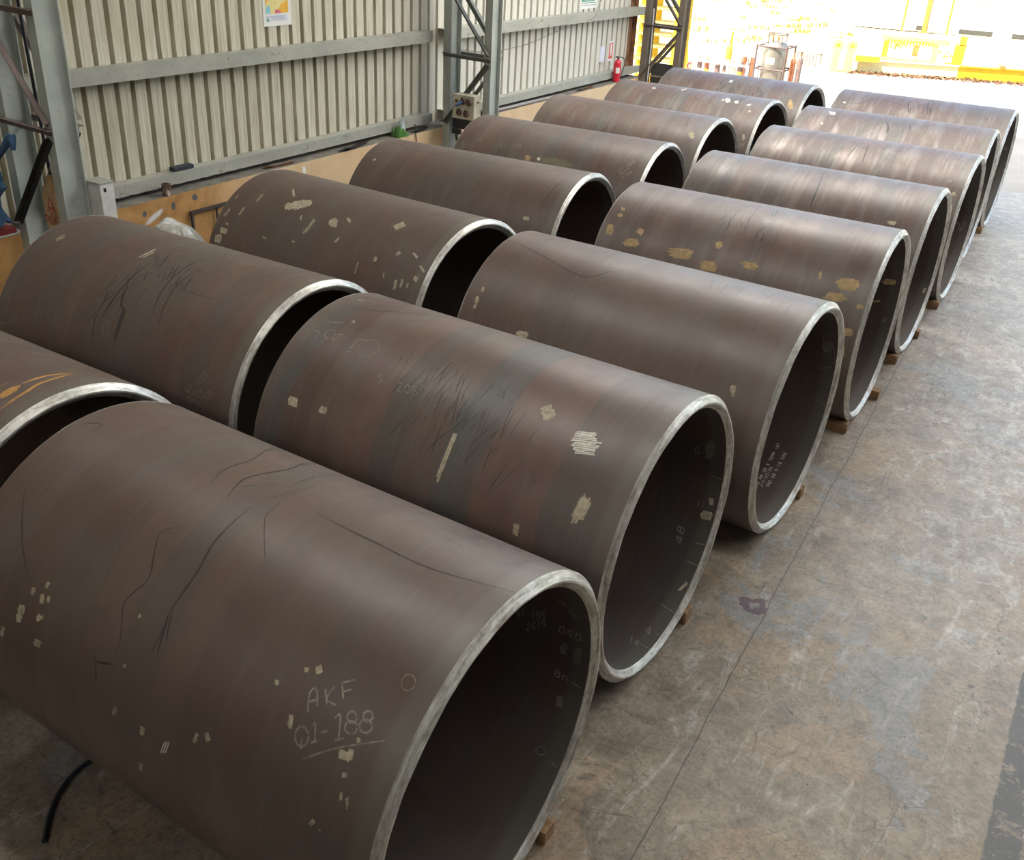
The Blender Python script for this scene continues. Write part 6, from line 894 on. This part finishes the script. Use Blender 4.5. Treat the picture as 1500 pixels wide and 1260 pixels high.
for k, (yy, dx, lab) in enumerate(((15.2, 0.0, 'nearest the sheeting'), (15.35, 0.03, 'second from the sheeting'), (15.1, 0.06, 'third from the sheeting'), (15.3, 0.09, 'nearest the ledge edge'))):
    if rods is None:
        bm = BM(); tube(bm, smooth_path([(0, -1.2, 0.012), (0.01, -0.4, 0.012), (-0.01, 0.4, 0.012), (0, 1.3, 0.012)], 5), 0.010, 8)
        o = rods = mesh_obj('steel_rod', bm, plain('grey_bar_stock', (0.27, 0.24, 0.22), 0.5), None, True, 50)
    else:
        o = rods.copy(); COL.objects.link(o)
    o.location = (-9.625+dx, yy, LZY(yy)+0.012); tag(o, 'long thin steel rod on the ledge past the middle column, ' + lab, 'rod', 'rods on the ledge')
o = sheet_scrap('metal_offcut', 'rusty bent strip on the ledge before the fire extinguisher', -9.60, 17.6, 0.0, 0.08, 0.6, 0.03, M_RUST, 'sheet offcuts on the ledge')

# ------------------------------------------------------------------ notices on the sheeting
xp = XL-0.36+0.004
def card(name, y0, y1, z0, z1, mat, parent=None, dx=0.0, skew=0.0):
    bm = BM(); vs = []
    for x in (xp+dx, xp+dx+0.002):
        vs.append([bm.verts.new(v) for v in ((x, y0, z0), (x, y1, z0+skew), (x, y1, z1+skew), (x, y0, z1))])
    a, b = vs; bm.faces.new(b); bm.faces.new(a[::-1])
    for i in range(4): bm.faces.new((a[i], a[(i+1) % 4], b[(i+1) % 4], b[i]))
    bmesh.ops.recalc_face_normals(bm, faces=bm.faces[:])
    return mesh_obj(name, bm, mat, parent)
M_PAPER = plain('white_paper', (0.72, 0.72, 0.69), 0.7, 0, 0.05)
def blob(name, pts, mat, parent, dx):
    bm = BM(); f = bm.faces.new([bm.verts.new((xp+dx, y, z)) for y, z in pts]); bmesh.ops.triangulate(bm, faces=[f])
    return mesh_obj(name, bm, mat, parent)
po = empty('poster', (0, 0, 0)); tag(po, 'colourful printed poster with a white border on the sheeting', 'poster')
card('paper', 9.385, 9.885, 2.835, 3.55, M_PAPER, po)
A = lambda r, g, b: plain('ink_%d' % int(r*999+g*99+b*9), (r, g, b), 0.6, 0, 0.1)
card('printed_picture', 9.425, 9.835, 2.985, 3.51, A(0.72, 0.62, 0.25), po, 0.0025)
blob('printed_shape', [(9.43, 2.99), (9.51, 2.99), (9.51, 3.05), (9.48, 3.09), (9.44, 3.06)], A(0.20, 0.52, 0.66), po, 0.0052)
blob('printed_shape', [(9.60, 2.99), (9.83, 2.99), (9.83, 3.14), (9.80, 3.13), (9.72, 3.10), (9.64, 3.03)], A(0.72, 0.38, 0.03), po, 0.0052)
blob('printed_shape', [(9.585, 2.988), (9.72, 2.988), (9.64, 3.035), (9.60, 3.03)], A(0.62, 0.12, 0.20), po, 0.0056)
blob('printed_shape', [(9.53, 3.13), (9.58, 3.20), (9.66, 3.32), (9.74, 3.50), (9.55, 3.50), (9.50, 3.28)], A(0.22, 0.40, 0.42), po, 0.0052)
blob('printed_shape', [(9.43, 3.10), (9.50, 3.15), (9.50, 3.30), (9.43, 3.38)], A(0.75, 0.42, 0.10), po, 0.0052)
card('caption_strip', 9.425, 9.80, 2.895, 2.965, A(0.55, 0.58, 0.66), po, 0.0025)
blob('triangle_emblem', [(9.435, 2.895), (9.485, 2.895), (9.46, 2.955)], A(0.10, 0.25, 0.20), po, 0.0052)
bm = BM()
for zc, y0 in ((2.945, 9.49), (2.92, 9.52)):
    flat_strokes(bm, [[(i*0.035, 0.0), (i*0.035+0.012, 0.5), (i*0.035+0.024, 0.0)] for i in range(7)], (xp+0.0052, y0, zc), 1, 0.018, 0.005, Vector((0, 1, 0)), Vector((1, 0, 0)))
mesh_obj('caption_lettering', bm, A(0.08, 0.09, 0.14), po)
gs = empty('safety_sign', (0, 0, 0)); tag(gs, 'white and green safety sign high on the sheeting near the fire extinguisher', 'sign')
card('board', 17.62, 18.29, 2.64, 3.05, M_PAPER, gs)
card('green_panel', 17.68, 18.20, 2.77, 2.91, A(0.10, 0.34, 0.20), gs, 0.0025); card('green_inset', 17.80, 18.16, 2.79, 2.885, A(0.55, 0.70, 0.58), gs, 0.0045); card('black_rule', 17.66, 18.25, 2.70, 2.706, A(0.05, 0.06, 0.06), gs, 0.0025); card('black_rule', 17.66, 18.22, 2.742, 2.75, A(0.05, 0.06, 0.07), gs, 0.0025)
card_ = tag(card('paper_notice', 18.60, 18.80, 1.59, 1.89, plain('pale_blue_paper', (0.66, 0.68, 0.76), 0.7, 0, 0.04)), 'plain pale sheet of paper on the sheeting left of the red sign', 'paper notice')
rs = empty('extinguisher_sign', (0, 0, 0)); tag(rs, 'white sign with a red frame on the sheeting above the fire extinguisher', 'sign')
card('board', 18.96, 19.17, 1.57, 1.97, M_PAPER, rs); M_SR = A(0.62, 0.11, 0.07)
card('red_panel', 18.985, 19.145, 1.62, 1.93, M_SR, rs, 0.0025); card('white_panel', 19.03, 19.10, 1.68, 1.915, M_PAPER, rs, 0.0045); card('red_rule', 19.03, 19.10, 1.70, 1.712, M_SR, rs, 0.0065)
# thin cable looping across the sheeting
bm = BM(); tube(bm, smooth_path([(xp+0.02, 13.3, 2.30), (xp+0.014, 14.3, 2.14), (xp+0.014, 15.0, 2.12), (xp+0.014, 15.9, 2.17), (xp+0.014, 16.8, 2.30), (xp+0.19, 17.7, 2.46), (xp+0.19, 17.95, 2.55), (xp+0.02, 18.4, 2.75), (xp+0.02, 19.0, 3.1)], 8), 0.005, 6)
tag(mesh_obj('cable', bm, plain('grey_cable', (0.24, 0.20, 0.17), 0.6)), 'thin cable sagging across the sheeting past the middle column', 'cable')

# ------------------------------------------------------------------ floor clutter
bm = BM(); tube(bm, smooth_path([(-3.78, 2.35, FLOOR+0.016), (-3.83, 2.15, FLOOR+0.016), (-3.856, 1.967, FLOOR+0.016), (-3.812, 1.813, FLOOR+0.016), (-3.715, 1.676, FLOOR+0.016), (-3.596, 1.568, FLOOR+0.016)], 8), 0.014, 8)
tag(mesh_obj('hose', bm, plain('blue_black_rubber', (0.022, 0.028, 0.038), 0.4)), 'short dark hose lying on the floor under the nearest pipe', 'hose')

# ------------------------------------------------------------------ yard outside the shed mouth
M_YEL = plain('yellow_paint', (0.72, 0.50, 0.02), 0.6, 0, 0.12); M_YELP = plain('faded_yellow_paint', (0.74, 0.62, 0.16), 0.6, 0, 0.15)
M_ORG = plain('orange_primer', (0.42, 0.17, 0.045), 0.7, 0, 0.3); M_WHITE = plain('white_paint', (0.75, 0.74, 0.70), 0.5, 0, 0.05)
# yellow slotted rack behind the far column
rk = empty('yellow_rack', (-10.6, 22.5, FLOOR)); tag(rk, 'tall yellow steel rack with slotted shelves behind the far column', 'rack')
for dx in (-0.62, 0.62):
    for dy in (0, 0.7): bar_part('upright', (dx, dy, 0), (dx, dy, 3.4), 0.08, rk, M_YEL)
for z in (0.55, 0.90, 1.23, 1.53, 1.80, 2.06, 2.37, 2.70, 3.0, 3.3):
    bm = BM(); box(bm, -0.62, 0.62, -0.02, 0.72, z-0.045, z)
    mesh_obj('shelf', bm, M_YELP, rk)
    if z < 2.5:
        bm = BM(); x_ = -0.56
        while x_ < 0.56: box(bm, x_, x_+0.045, -0.026, -0.019, z-0.036, z-0.008); x_ += 0.09
        mesh_obj('slots', bm, M_ORG, rk)
bm = BM(); box(bm, -0.60, -0.1, 0.68, 0.72, 0.1, 3.3); mesh_obj('back_panel', bm, M_YEL, rk)
# gas cylinders
M_CW = plain('white_cylinder', (0.70, 0.66, 0.56), 0.5, 0, 0.08); M_CO = plain('orange_brown_cylinder', (0.34, 0.115, 0.05), 0.5, 0, 0.2); M_CY = plain('yellow_cylinder', (0.70, 0.46, 0.05), 0.5, 0, 0.15); M_CG = plain('grey_brown_cylinder', (0.20, 0.14, 0.12), 0.5, 0, 0.2)
def gas_cylinder(x, y, h, r, mat, neck, label, group='gas cylinders outside the shed mouth'):
    o = empty('gas_cylinder', (x, y, FLOOR)); tag(o, label, 'gas cylinder', group)
    bm = BM(); lathe(bm, [(r*0.92, 0), (r, 0.03), (r, h*0.60)], 20); mesh_obj('barrel', bm, mat, o, True, 40)
    bm = BM(); lathe(bm, [(r, h*0.60), (r, h*0.80), (r*0.85, h*0.86), (r*0.5, h*0.90), (r*0.28, h*0.915)], 20); mesh_obj('shoulder', bm, neck, o, True, 40)
    bm = BM(); lathe(bm, [(r*0.2, h*0.91), (r*0.24, h*0.96), (r*0.16, h*0.99), (0.001, h)], 10); mesh_obj('valve', bm, M_ORG, o)
    return o
for k, (x, y, h, r, m, nk, lab) in enumerate((
    (-10.18, 27.9, 1.44, 0.062, M_CO, M_CW, 'orange gas cylinder with white shoulder, leftmost of the tall four in the rack'),
    (-10.05, 27.9, 1.46, 0.062, M_CW, M_CW, 'white gas cylinder, second of the tall four in the rack'),
    (-9.92, 27.9, 1.45, 0.062, M_CO, M_CW, 'orange gas cylinder with white shoulder, third of the tall four in the rack'),
    (-9.79, 27.9, 1.46, 0.062, M_CW, M_CW, 'white gas cylinder, nearest the steel tank of the tall four'),
    (-10.56, 27.6, 1.30, 0.09, M_CW, M_CY, 'stout white gas cylinder with yellow valve standing alone before the rack'),
    (-11.22, 27.2, 0.86, 0.07, M_CW, M_CG, 'short white gas cylinder nearest the yellow leaning post'),
    (-11.00, 27.2, 0.86, 0.07, M_CY, M_CO, 'short yellow gas cylinder with orange top in the low crate'),
    (-10.68, 27.2, 0.78, 0.075, M_CO, M_CG, 'short brown gas cylinder in the middle of the low crate'),
    (-10.46, 27.2, 0.80, 0.065, M_CW, M_CG, 'short white gas cylinder right of the brown one in the low crate'),
    (-10.22, 27.2, 0.82, 0.07, M_CW, M_CW, 'short all-white gas cylinder in the low crate'),
    (-10.02, 27.2, 0.92, 0.08, M_CY, M_CG, 'yellow-banded gas cylinder with dark top in the low crate'),
    (-9.82, 27.2, 0.90, 0.075, M_CG, M_CG, 'dark brown gas cylinder right beside the steel tank'),
    (-8.61, 27.3, 1.16, 0.07, M_CO, M_CO, 'orange gas cylinder on the yard side of the steel tank'),
    (-8.46, 27.4, 1.20, 0.07, M_CG, M_CG, 'grey gas cylinder furthest from the shed wall beside the steel tank'))):
    gas_cylinder(x, y, h, r, m, nk, lab)
cr = empty('cylinder_rack', (-10.0, 27.75, FLOOR)); tag(cr, 'white steel rack holding the four tall gas cylinders', 'rack')
bar_part('front_rail', (-0.32, 0, 1.05), (0.36, 0, 1.05), 0.045, cr, M_CW); bar_part('front_rail', (-0.32, 0, 0.5), (0.36, 0, 0.5), 0.045, cr, M_CW); bar_part('post', (-0.32, 0, 0), (-0.32, 0, 1.05), 0.045, cr, M_CW); bar_part('post', (0.36, 0, 0), (0.36, 0, 1.05), 0.045, cr, M_CW)
lc = empty('low_crate', (-10.6, 27.05, FLOOR)); tag(lc, 'low white open crate around the short gas cylinders', 'crate')
for z in (0.42, 0.74): bar_part('rail', (-0.75, 0, z), (0.85, 0, z-0.02), 0.05, lc, M_CW)
for dx in (-0.75, -0.22, 0.28, 0.85): bar_part('post', (dx, 0, 0), (dx, 0, 0.74), 0.07, lc, M_CW)
# cryogenic tank in its frame
dw = empty('cryogenic_tank', (-9.13, 27.3, FLOOR)); tag(dw, 'stainless steel cryogenic tank in a dark tubular frame outside the shed mouth', 'tank')
M_INOX = plain('stainless_steel', (0.30, 0.275, 0.23), 0.32, 0.6, 0.06)
bm = BM(); lathe(bm, [(0.29, 0.05), (0.33, 0.12), (0.335, 1.24), (0.31, 1.32), (0.24, 1.38), (0.20, 1.40), (0.02, 1.42)], 40); mesh_obj('vessel', bm, M_INOX, dw, True, 40)
M_FR = plain('brown_tube_frame', (0.13, 0.085, 0.075), 0.6)
for z in (0.10, 0.72, 1.29):
    for (a, b) in (((-0.41, -0.36), (0.41, -0.36)), ((0.41, -0.36), (0.41, 0.36)), ((0.41, 0.36), (-0.41, 0.36)), ((-0.41, 0.36), (-0.41, -0.36))):
        bm = BM(); tube(bm, [(a[0], a[1], z), (b[0], b[1], z)], 0.022, 8); mesh_obj('frame_rail', bm, M_FR, dw, True, 50)
for sx in (-0.41, 0.41):
    for sy in (-0.36, 0.36):
        bm = BM(); tube(bm, [(sx, sy, 0), (sx, sy, 1.33)], 0.026, 8); mesh_obj('frame_post', bm, M_FR, dw, True, 50)
bm = BM(); tube(bm, [(0.265*math.cos(a), 0.265*math.sin(a), 1.60) for a in [2*pi*k/24 for k in range(25)]], 0.016, 6, caps=False); rg = mesh_obj('top_ring', bm, M_FR, dw, True, 60)
for k in range(4):
    a = pi/4 + k*pi/2; bm = BM(); tube(bm, [(0.265*math.cos(a), 0.265*math.sin(a), 1.33), (0.265*math.cos(a), 0.265*math.sin(a), 1.60)], 0.014, 6); mesh_obj('ring_post', bm, M_FR, rg)
bm = BM(); tube(bm, [(0.02, 0, 1.42), (0.02, 0, 1.54)], 0.03, 8); tube(bm, [(-0.09, -0.1, 1.41), (-0.09, -0.1, 1.53)], 0.025, 8); mesh_obj('valve', bm, M_ORG, dw)
bm = BM(); n = 8; a0, a1 = -2.0, -1.25
va = [[bm.verts.new((0.338*math.cos(a0+(a1-a0)*k/n), 0.338*math.sin(a0+(a1-a0)*k/n), z)) for z in (0.86, 1.02)] for k in range(n+1)]
for p_, q_ in zip(va, va[1:]): bm.faces.new((p_[0], q_[0], q_[1], p_[1]))
mesh_obj('paper_label', bm, M_PAPER, dw, True)
# yellow posts
bm = BM(); tube(bm, [(-11.78, 27.8, FLOOR), (-11.99, 27.8, 1.42)], 0.035, 10); tag(mesh_obj('yellow_post', bm, M_YEL), 'leaning thin yellow post beside the far column', 'post')
bm = BM(); tube(bm, [(-10.68, 28.1, FLOOR), (-10.72, 28.1, 1.47)], 0.03, 10); tag(mesh_obj('yellow_post', bm, M_YEL), 'upright thin yellow post behind the gas cylinders', 'post')
# red hose reel
hr = empty('hose_reel', (-11.62, 27.5, FLOOR+0.5)); tag(hr, 'small red and yellow hose reel at the foot of the leaning yellow post', 'reel')
bm = BM(); tube(bm, [(0.09*math.cos(a), 0, 0.09*math.sin(a)) for a in [2*pi*k/20 for k in range(21)]], 0.03, 8, caps=False); mesh_obj('coil', bm, plain('red_hose', (0.5, 0.06, 0.04), 0.5), hr, True, 60)
bar_part('stand', (0, 0.05, -0.5), (0, 0.05, 0.12), 0.04, hr, M_YEL)
# small mesh crate
mc = empty('mesh_crate', (-10.5, 34.6, FLOOR)); tag(mc, 'small brown wire mesh crate standing on the yard behind the tank', 'crate')
for z in (0.05, 0.2, 0.35): bar_part('wire_rail', (-0.3, 0, z), (0.35, 0, z), 0.03, mc, M_FR)
for i in range(7): bar_part('wire_upright', (-0.3+i*0.108, 0, 0), (-0.3+i*0.108, 0, 0.36), 0.025, mc, M_FR)
for i in (0, 1): bar_part('side_rail', (-0.3+0.65*i, 0, 0.35), (-0.3+0.65*i, 0.5, 0.35), 0.03, mc, M_FR); bar_part('side_upright', (-0.3+0.65*i, 0.5, 0), (-0.3+0.65*i, 0.5, 0.36), 0.03, mc, M_FR)
# long yellow girder lying along the yard edge
th = math.atan2(36.2-34.3, -3.9+8.8)
gd = empty('yellow_girder', (-8.75, 34.45, FLOOR), th); tag(gd, 'long yellow steel girder lying along the edge of the yard', 'girder')
def ipart(name, x0, x1, mat):
    bm = BM(); box(bm, x0, x1, -0.1, 0.1, 0.0, 0.03); box(bm, x0, x1, -0.1, 0.1, 0.36, 0.39); box(bm, x0, x1, -0.02, 0.02, 0.03, 0.36); return mesh_obj(name, bm, mat, gd)
ipart('faded_length', 0.0, 3.1, plain('sun_bleached_yellow', (0.76, 0.70, 0.42), 0.6, 0, 0.06)); ipart('bright_length', 3.1, 11.0, M_YEL)
for x_ in (4.3, 5.2, 6.1, 7.0): 
    bm = BM(); box(bm, x_, x_+0.16, -0.12, 0.12, 0.39, 0.47); mesh_obj('clip', bm, M_ORG, gd)
# yellow end carriage
ec = empty('end_carriage', (-9.15, 34.0, FLOOR), th); tag(ec, 'pale yellow crane end carriage with two wheels beside the girder end', 'crane part')
bm = BM()
for x0 in (-0.32, 0.12): prism(bm, [(-0.2, 0), (0.2, 0), (0.14, 0.74), (-0.14, 0.74)], x0, x0+0.22)
bmesh.ops.recalc_face_normals(bm, faces=bm.faces[:]); mesh_obj('cheek_plates', bm, M_YELP, ec)
for x0 in (-0.20, 0.24):
    Mx = Matrix.Translation((x0, -0.08, 0.80)) @ Matrix.Rotation(-pi/2, 4, 'X'); bm = BM(); lathe(bm, [(0.05, 0), (0.17, 0), (0.17, 0.12), (0.05, 0.12)], 24, Mx); w_ = mesh_obj('wheel', bm, M_YELP, ec, True, 40)
    Mx = Matrix.Translation((x0, -0.09, 0.80)) @ Matrix.Rotation(-pi/2, 4, 'X'); bm = BM(); lathe(bm, [(0.0, 0), (0.06, 0), (0.06, 0.14), (0.0, 0.14)], 16, Mx); mesh_obj('hub', bm, M_YEL, w_, True, 40)
bm = BM(); box(bm, 0.42, 1.15, -0.1, 0.1, 0.36, 0.52); mesh_obj('coupling_bar', bm, M_YEL, ec)
# yellow bench frame behind the girder
bf = empty('yellow_trestle', (-8.0, 37.2, FLOOR), 0.10); tag(bf, 'low yellow steel trestle with a toothed top rail behind the girder', 'trestle')
bm = BM(); box(bm, -0.75, 1.35, -0.12, 0.12, 0.78, 0.95); mesh_obj('top_beam', bm, M_YELP, bf)
bm = BM()
for i in range(15): box(bm, -0.55+0.1*i, -0.49+0.1*i, -0.15, -0.11, 0.70, 0.84)
mesh_obj('tooth_rack', bm, M_YEL, bf)
for x_ in (-0.6, 1.0): bar_part('leg', (x_, 0, 0), (x_, 0, 0.78), 0.16, bf, M_YEL if x_ < 0 else M_YELP)
bm = BM(); box(bm, -0.75, 1.0, -0.2, 0.2, 0.0, 0.26); mesh_obj('base_beam', bm, M_YELP, bf)
bm = BM(); box(bm, 0.30, 0.48, -0.13, -0.05, 0.36, 0.70); mesh_obj('motor', bm, M_ORG, bf)
hb = empty('hoist_block', (-6.25, 37.35, FLOOR), 0.1); tag(hb, 'orange and yellow hoist block at the end of the trestle', 'hoist')
bm = BM(); prism(bm, [(-0.15, 0.25), (0.15, 0.25), (0.15, 0.75), (0.05, 0.85), (-0.15, 0.8)], -0.16, 0.16); bmesh.ops.recalc_face_normals(bm, faces=bm.faces[:]); mesh_obj('gearbox', bm, plain('orange_yellow_paint', (0.62, 0.26, 0.015), 0.6, 0, 0.3), hb)
bm = BM(); box(bm, -0.36, 0.14, -0.2, 0.1, 0.0, 0.25); mesh_obj('motor', bm, plain('orange_paint', (0.62, 0.26, 0.015), 0.6, 0, 0.3), hb)
bm = BM(); box(bm, -0.05, 0.15, -0.1, 0.1, 0.85, 1.1); mesh_obj('hook_plate', bm, M_YEL, hb)
# white cabin and the three posts in front
cb = empty('white_cabin', (-13.45, 50.6, 0.10)); tag(cb, 'long white sheet-clad site cabin at the far edge of the yard', 'cabin')
bm = BM(); prof = []; x_ = 0.0
while x_ < 16: prof += [(x_, 0.0), (x_+0.16, 0.0), (x_+0.20, 0.03), (x_+0.28, 0.03), (x_+0.32, 0.0)]; x_ += 0.34
lo = [bm.verts.new((a, b, -0.06)) for a, b in prof]; hi = [bm.verts.new((a, b, 2.9)) for a, b in prof]
for i in range(len(prof)-1): bm.faces.new((lo[i], lo[i+1], hi[i+1], hi[i]))
box(bm, 0, prof[-1][0], 0.04, 2.5, -0.05, 2.9)
mesh_obj('wall_cladding', bm, M_WHITE, cb)
bm = BM(); box(bm, -0.15, prof[-1][0]+0.15, -0.25, 2.7, 2.9, 3.05); mesh_obj('roof', bm, M_WHITE, cb)
bm = BM(); box(bm, 5.25, 5.75, -0.05, 0.03, 1.2, 2.1); w_ = mesh_obj('window', bm, plain('grey_green_louvres', (0.30, 0.33, 0.25), 0.6), cb)
bm = BM()
for i in range(5): box(bm, 5.27+i*0.10, 5.30+i*0.10, -0.07, -0.05, 1.2, 2.1)
mesh_obj('window_bars', bm, M_WHITE, w_)
M_UNDER = plain('plinth_shadow_dark', (0.06, 0.06, 0.055), 0.9)
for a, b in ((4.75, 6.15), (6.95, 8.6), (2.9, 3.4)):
    bm = BM(); box(bm, a, b, -0.03, 0.02, 0.0, 0.20); mesh_obj('plinth_shadow', bm, M_UNDER, cb)  # dark boxes stand in for the shadow gaps under the cabin
for k, (x, y, w, lab) in enumerate(((-11.03, 50.0, 0.09, 'thin rusty orange post before the white cabin, left of the thick one'), (-10.06, 50.0, 0.20, 'thick orange-brown post standing before the white cabin'), (-9.10, 50.0, 0.09, 'thin orange post before the white cabin, right of the thick one'))):
    bm = BM(); box(bm, x-w/2, x+w/2, y-w/2, y+w/2, 0.06, 3.2); tag(mesh_obj('rusty_post', bm, plain('orange_rust_post', (0.50, 0.20, 0.04), 0.8, 0, 0.25)), lab, 'post', 'posts before the cabin')
# dead leaves and rubble along the yard edge
bm = BM(); rnd = random.Random(3)
for i in range(2600):
    s_ = rnd.random(); L_ = s_*14 - 0.3; off = rnd.gauss(-0.42, 0.24)
    x = -8.75 + L_*math.cos(th) - off*math.sin(th); y = 34.45 + L_*math.sin(th) + off*math.cos(th)
    z = FLOOR + 0.004 + rnd.random()*0.05; a = rnd.random()*6.3; w = rnd.uniform(0.03, 0.08)
    M_ = Matrix.Translation((x, y, z)) @ Matrix.Rotation(a, 4, 'Z') @ Matrix.Rotation(rnd.uniform(-.9, .9), 4, 'X')
    vs = [bm.verts.new(M_ @ Vector(p)) for p in ((-w, 0, 0), (0, -w*0.5, 0.01), (w, 0, 0), (0, w*0.5, 0.01))]; bm.faces.new(vs)
o = mesh_obj('leaf_litter', bm, plain('dry_leaf', (0.16, 0.075, 0.035), 0.9, 0, 0.5, 3)); tag(o, 'brown leaf litter and rubble along the foot of the yellow girder', 'leaf litter', None, 'stuff')
bm = BM()
for i in range(90):
    x = rnd.uniform(-24, -6); y = rnd.uniform(38, 66); s0 = rnd.uniform(0.15, 0.5)
    if y > 46 and x > -14: continue
    for j in range(14):
        a = rnd.random()*6.3; l = s0*rnd.uniform(0.6, 1.2); p = Vector((x+rnd.gauss(0, s0*0.6), y+rnd.gauss(0, s0*0.6), FLOOR + max(0, y-40)*0.012 - 0.05))
        d = Vector((math.cos(a)*0.35, math.sin(a)*0.35, 1)).normalized()*l*0.6; sd = Vector((-math.sin(a), math.cos(a), 0))*0.05
        vs = [bm.verts.new(p+sd), bm.verts.new(p-sd), bm.verts.new(p+d)]; bm.faces.new(vs)
o = mesh_obj('dry_brush', bm, plain('dry_grass_tufts', (0.36, 0.28, 0.06), 0.9, 0, 0.4, 2)); tag(o, 'scattered dry tufts of grass on the slope beyond the yard', 'dry grass', None, 'stuff')

# ------------------------------------------------------------------ light
W = bpy.data.worlds.new('World'); S.world = W; W.use_nodes = True
nt = W.node_tree; bgn = nt.nodes['Background']
sky = nt.nodes.new('ShaderNodeTexSky'); sky.sky_type = 'NISHITA'; sky.sun_disc = False
sky.sun_elevation = math.radians(52); sky.sun_rotation = math.radians(250); sky.air_density = 1.2; sky.dust_density = 3.0; sky.ozone_density = 1.0
nt.links.new(sky.outputs[0], bgn.inputs[0]); bgn.inputs[1].default_value = SKY_STRENGTH
sun = bpy.data.lights.new('sun', 'SUN'); sun.energy = SUN_ENERGY; sun.angle = math.radians(1.0); sun.color = (1.0, 0.94, 0.84)
so = put(bpy.data.objects.new('sun', sun)); so.rotation_euler = Vector((0.25, 0.62, -0.92)).to_track_quat('-Z', 'Y').to_euler()
for a, b, k in LAMP_STRIPS:  # unseen area lamps added under the roof strips; the rear one is fill
    L = bpy.data.lights.new('added_roof_lamp', 'AREA'); L.shape = 'RECTANGLE'; L.size = SX1-SX0; L.size_y = b-a; L.energy = ROOF_W*k; L.color = (1.0, 0.97, 0.92)
    lo_ = put(bpy.data.objects.new('added_roof_lamp', L)); lo_.location = ((SX0+SX1)/2, (a+b)/2, HT-0.02)

V = S.view_settings; V.view_transform = 'Standard'; V.look = 'None'; V.gamma = 1; V.use_curve_mapping = False; V.exposure = EXPOSURE
S.cycles.use_denoising = True
S.cycles.max_bounces = 8; S.cycles.diffuse_bounces = 5; S.cycles.glossy_bounces = 4
S.cycles.sample_clamp_indirect = 8.0
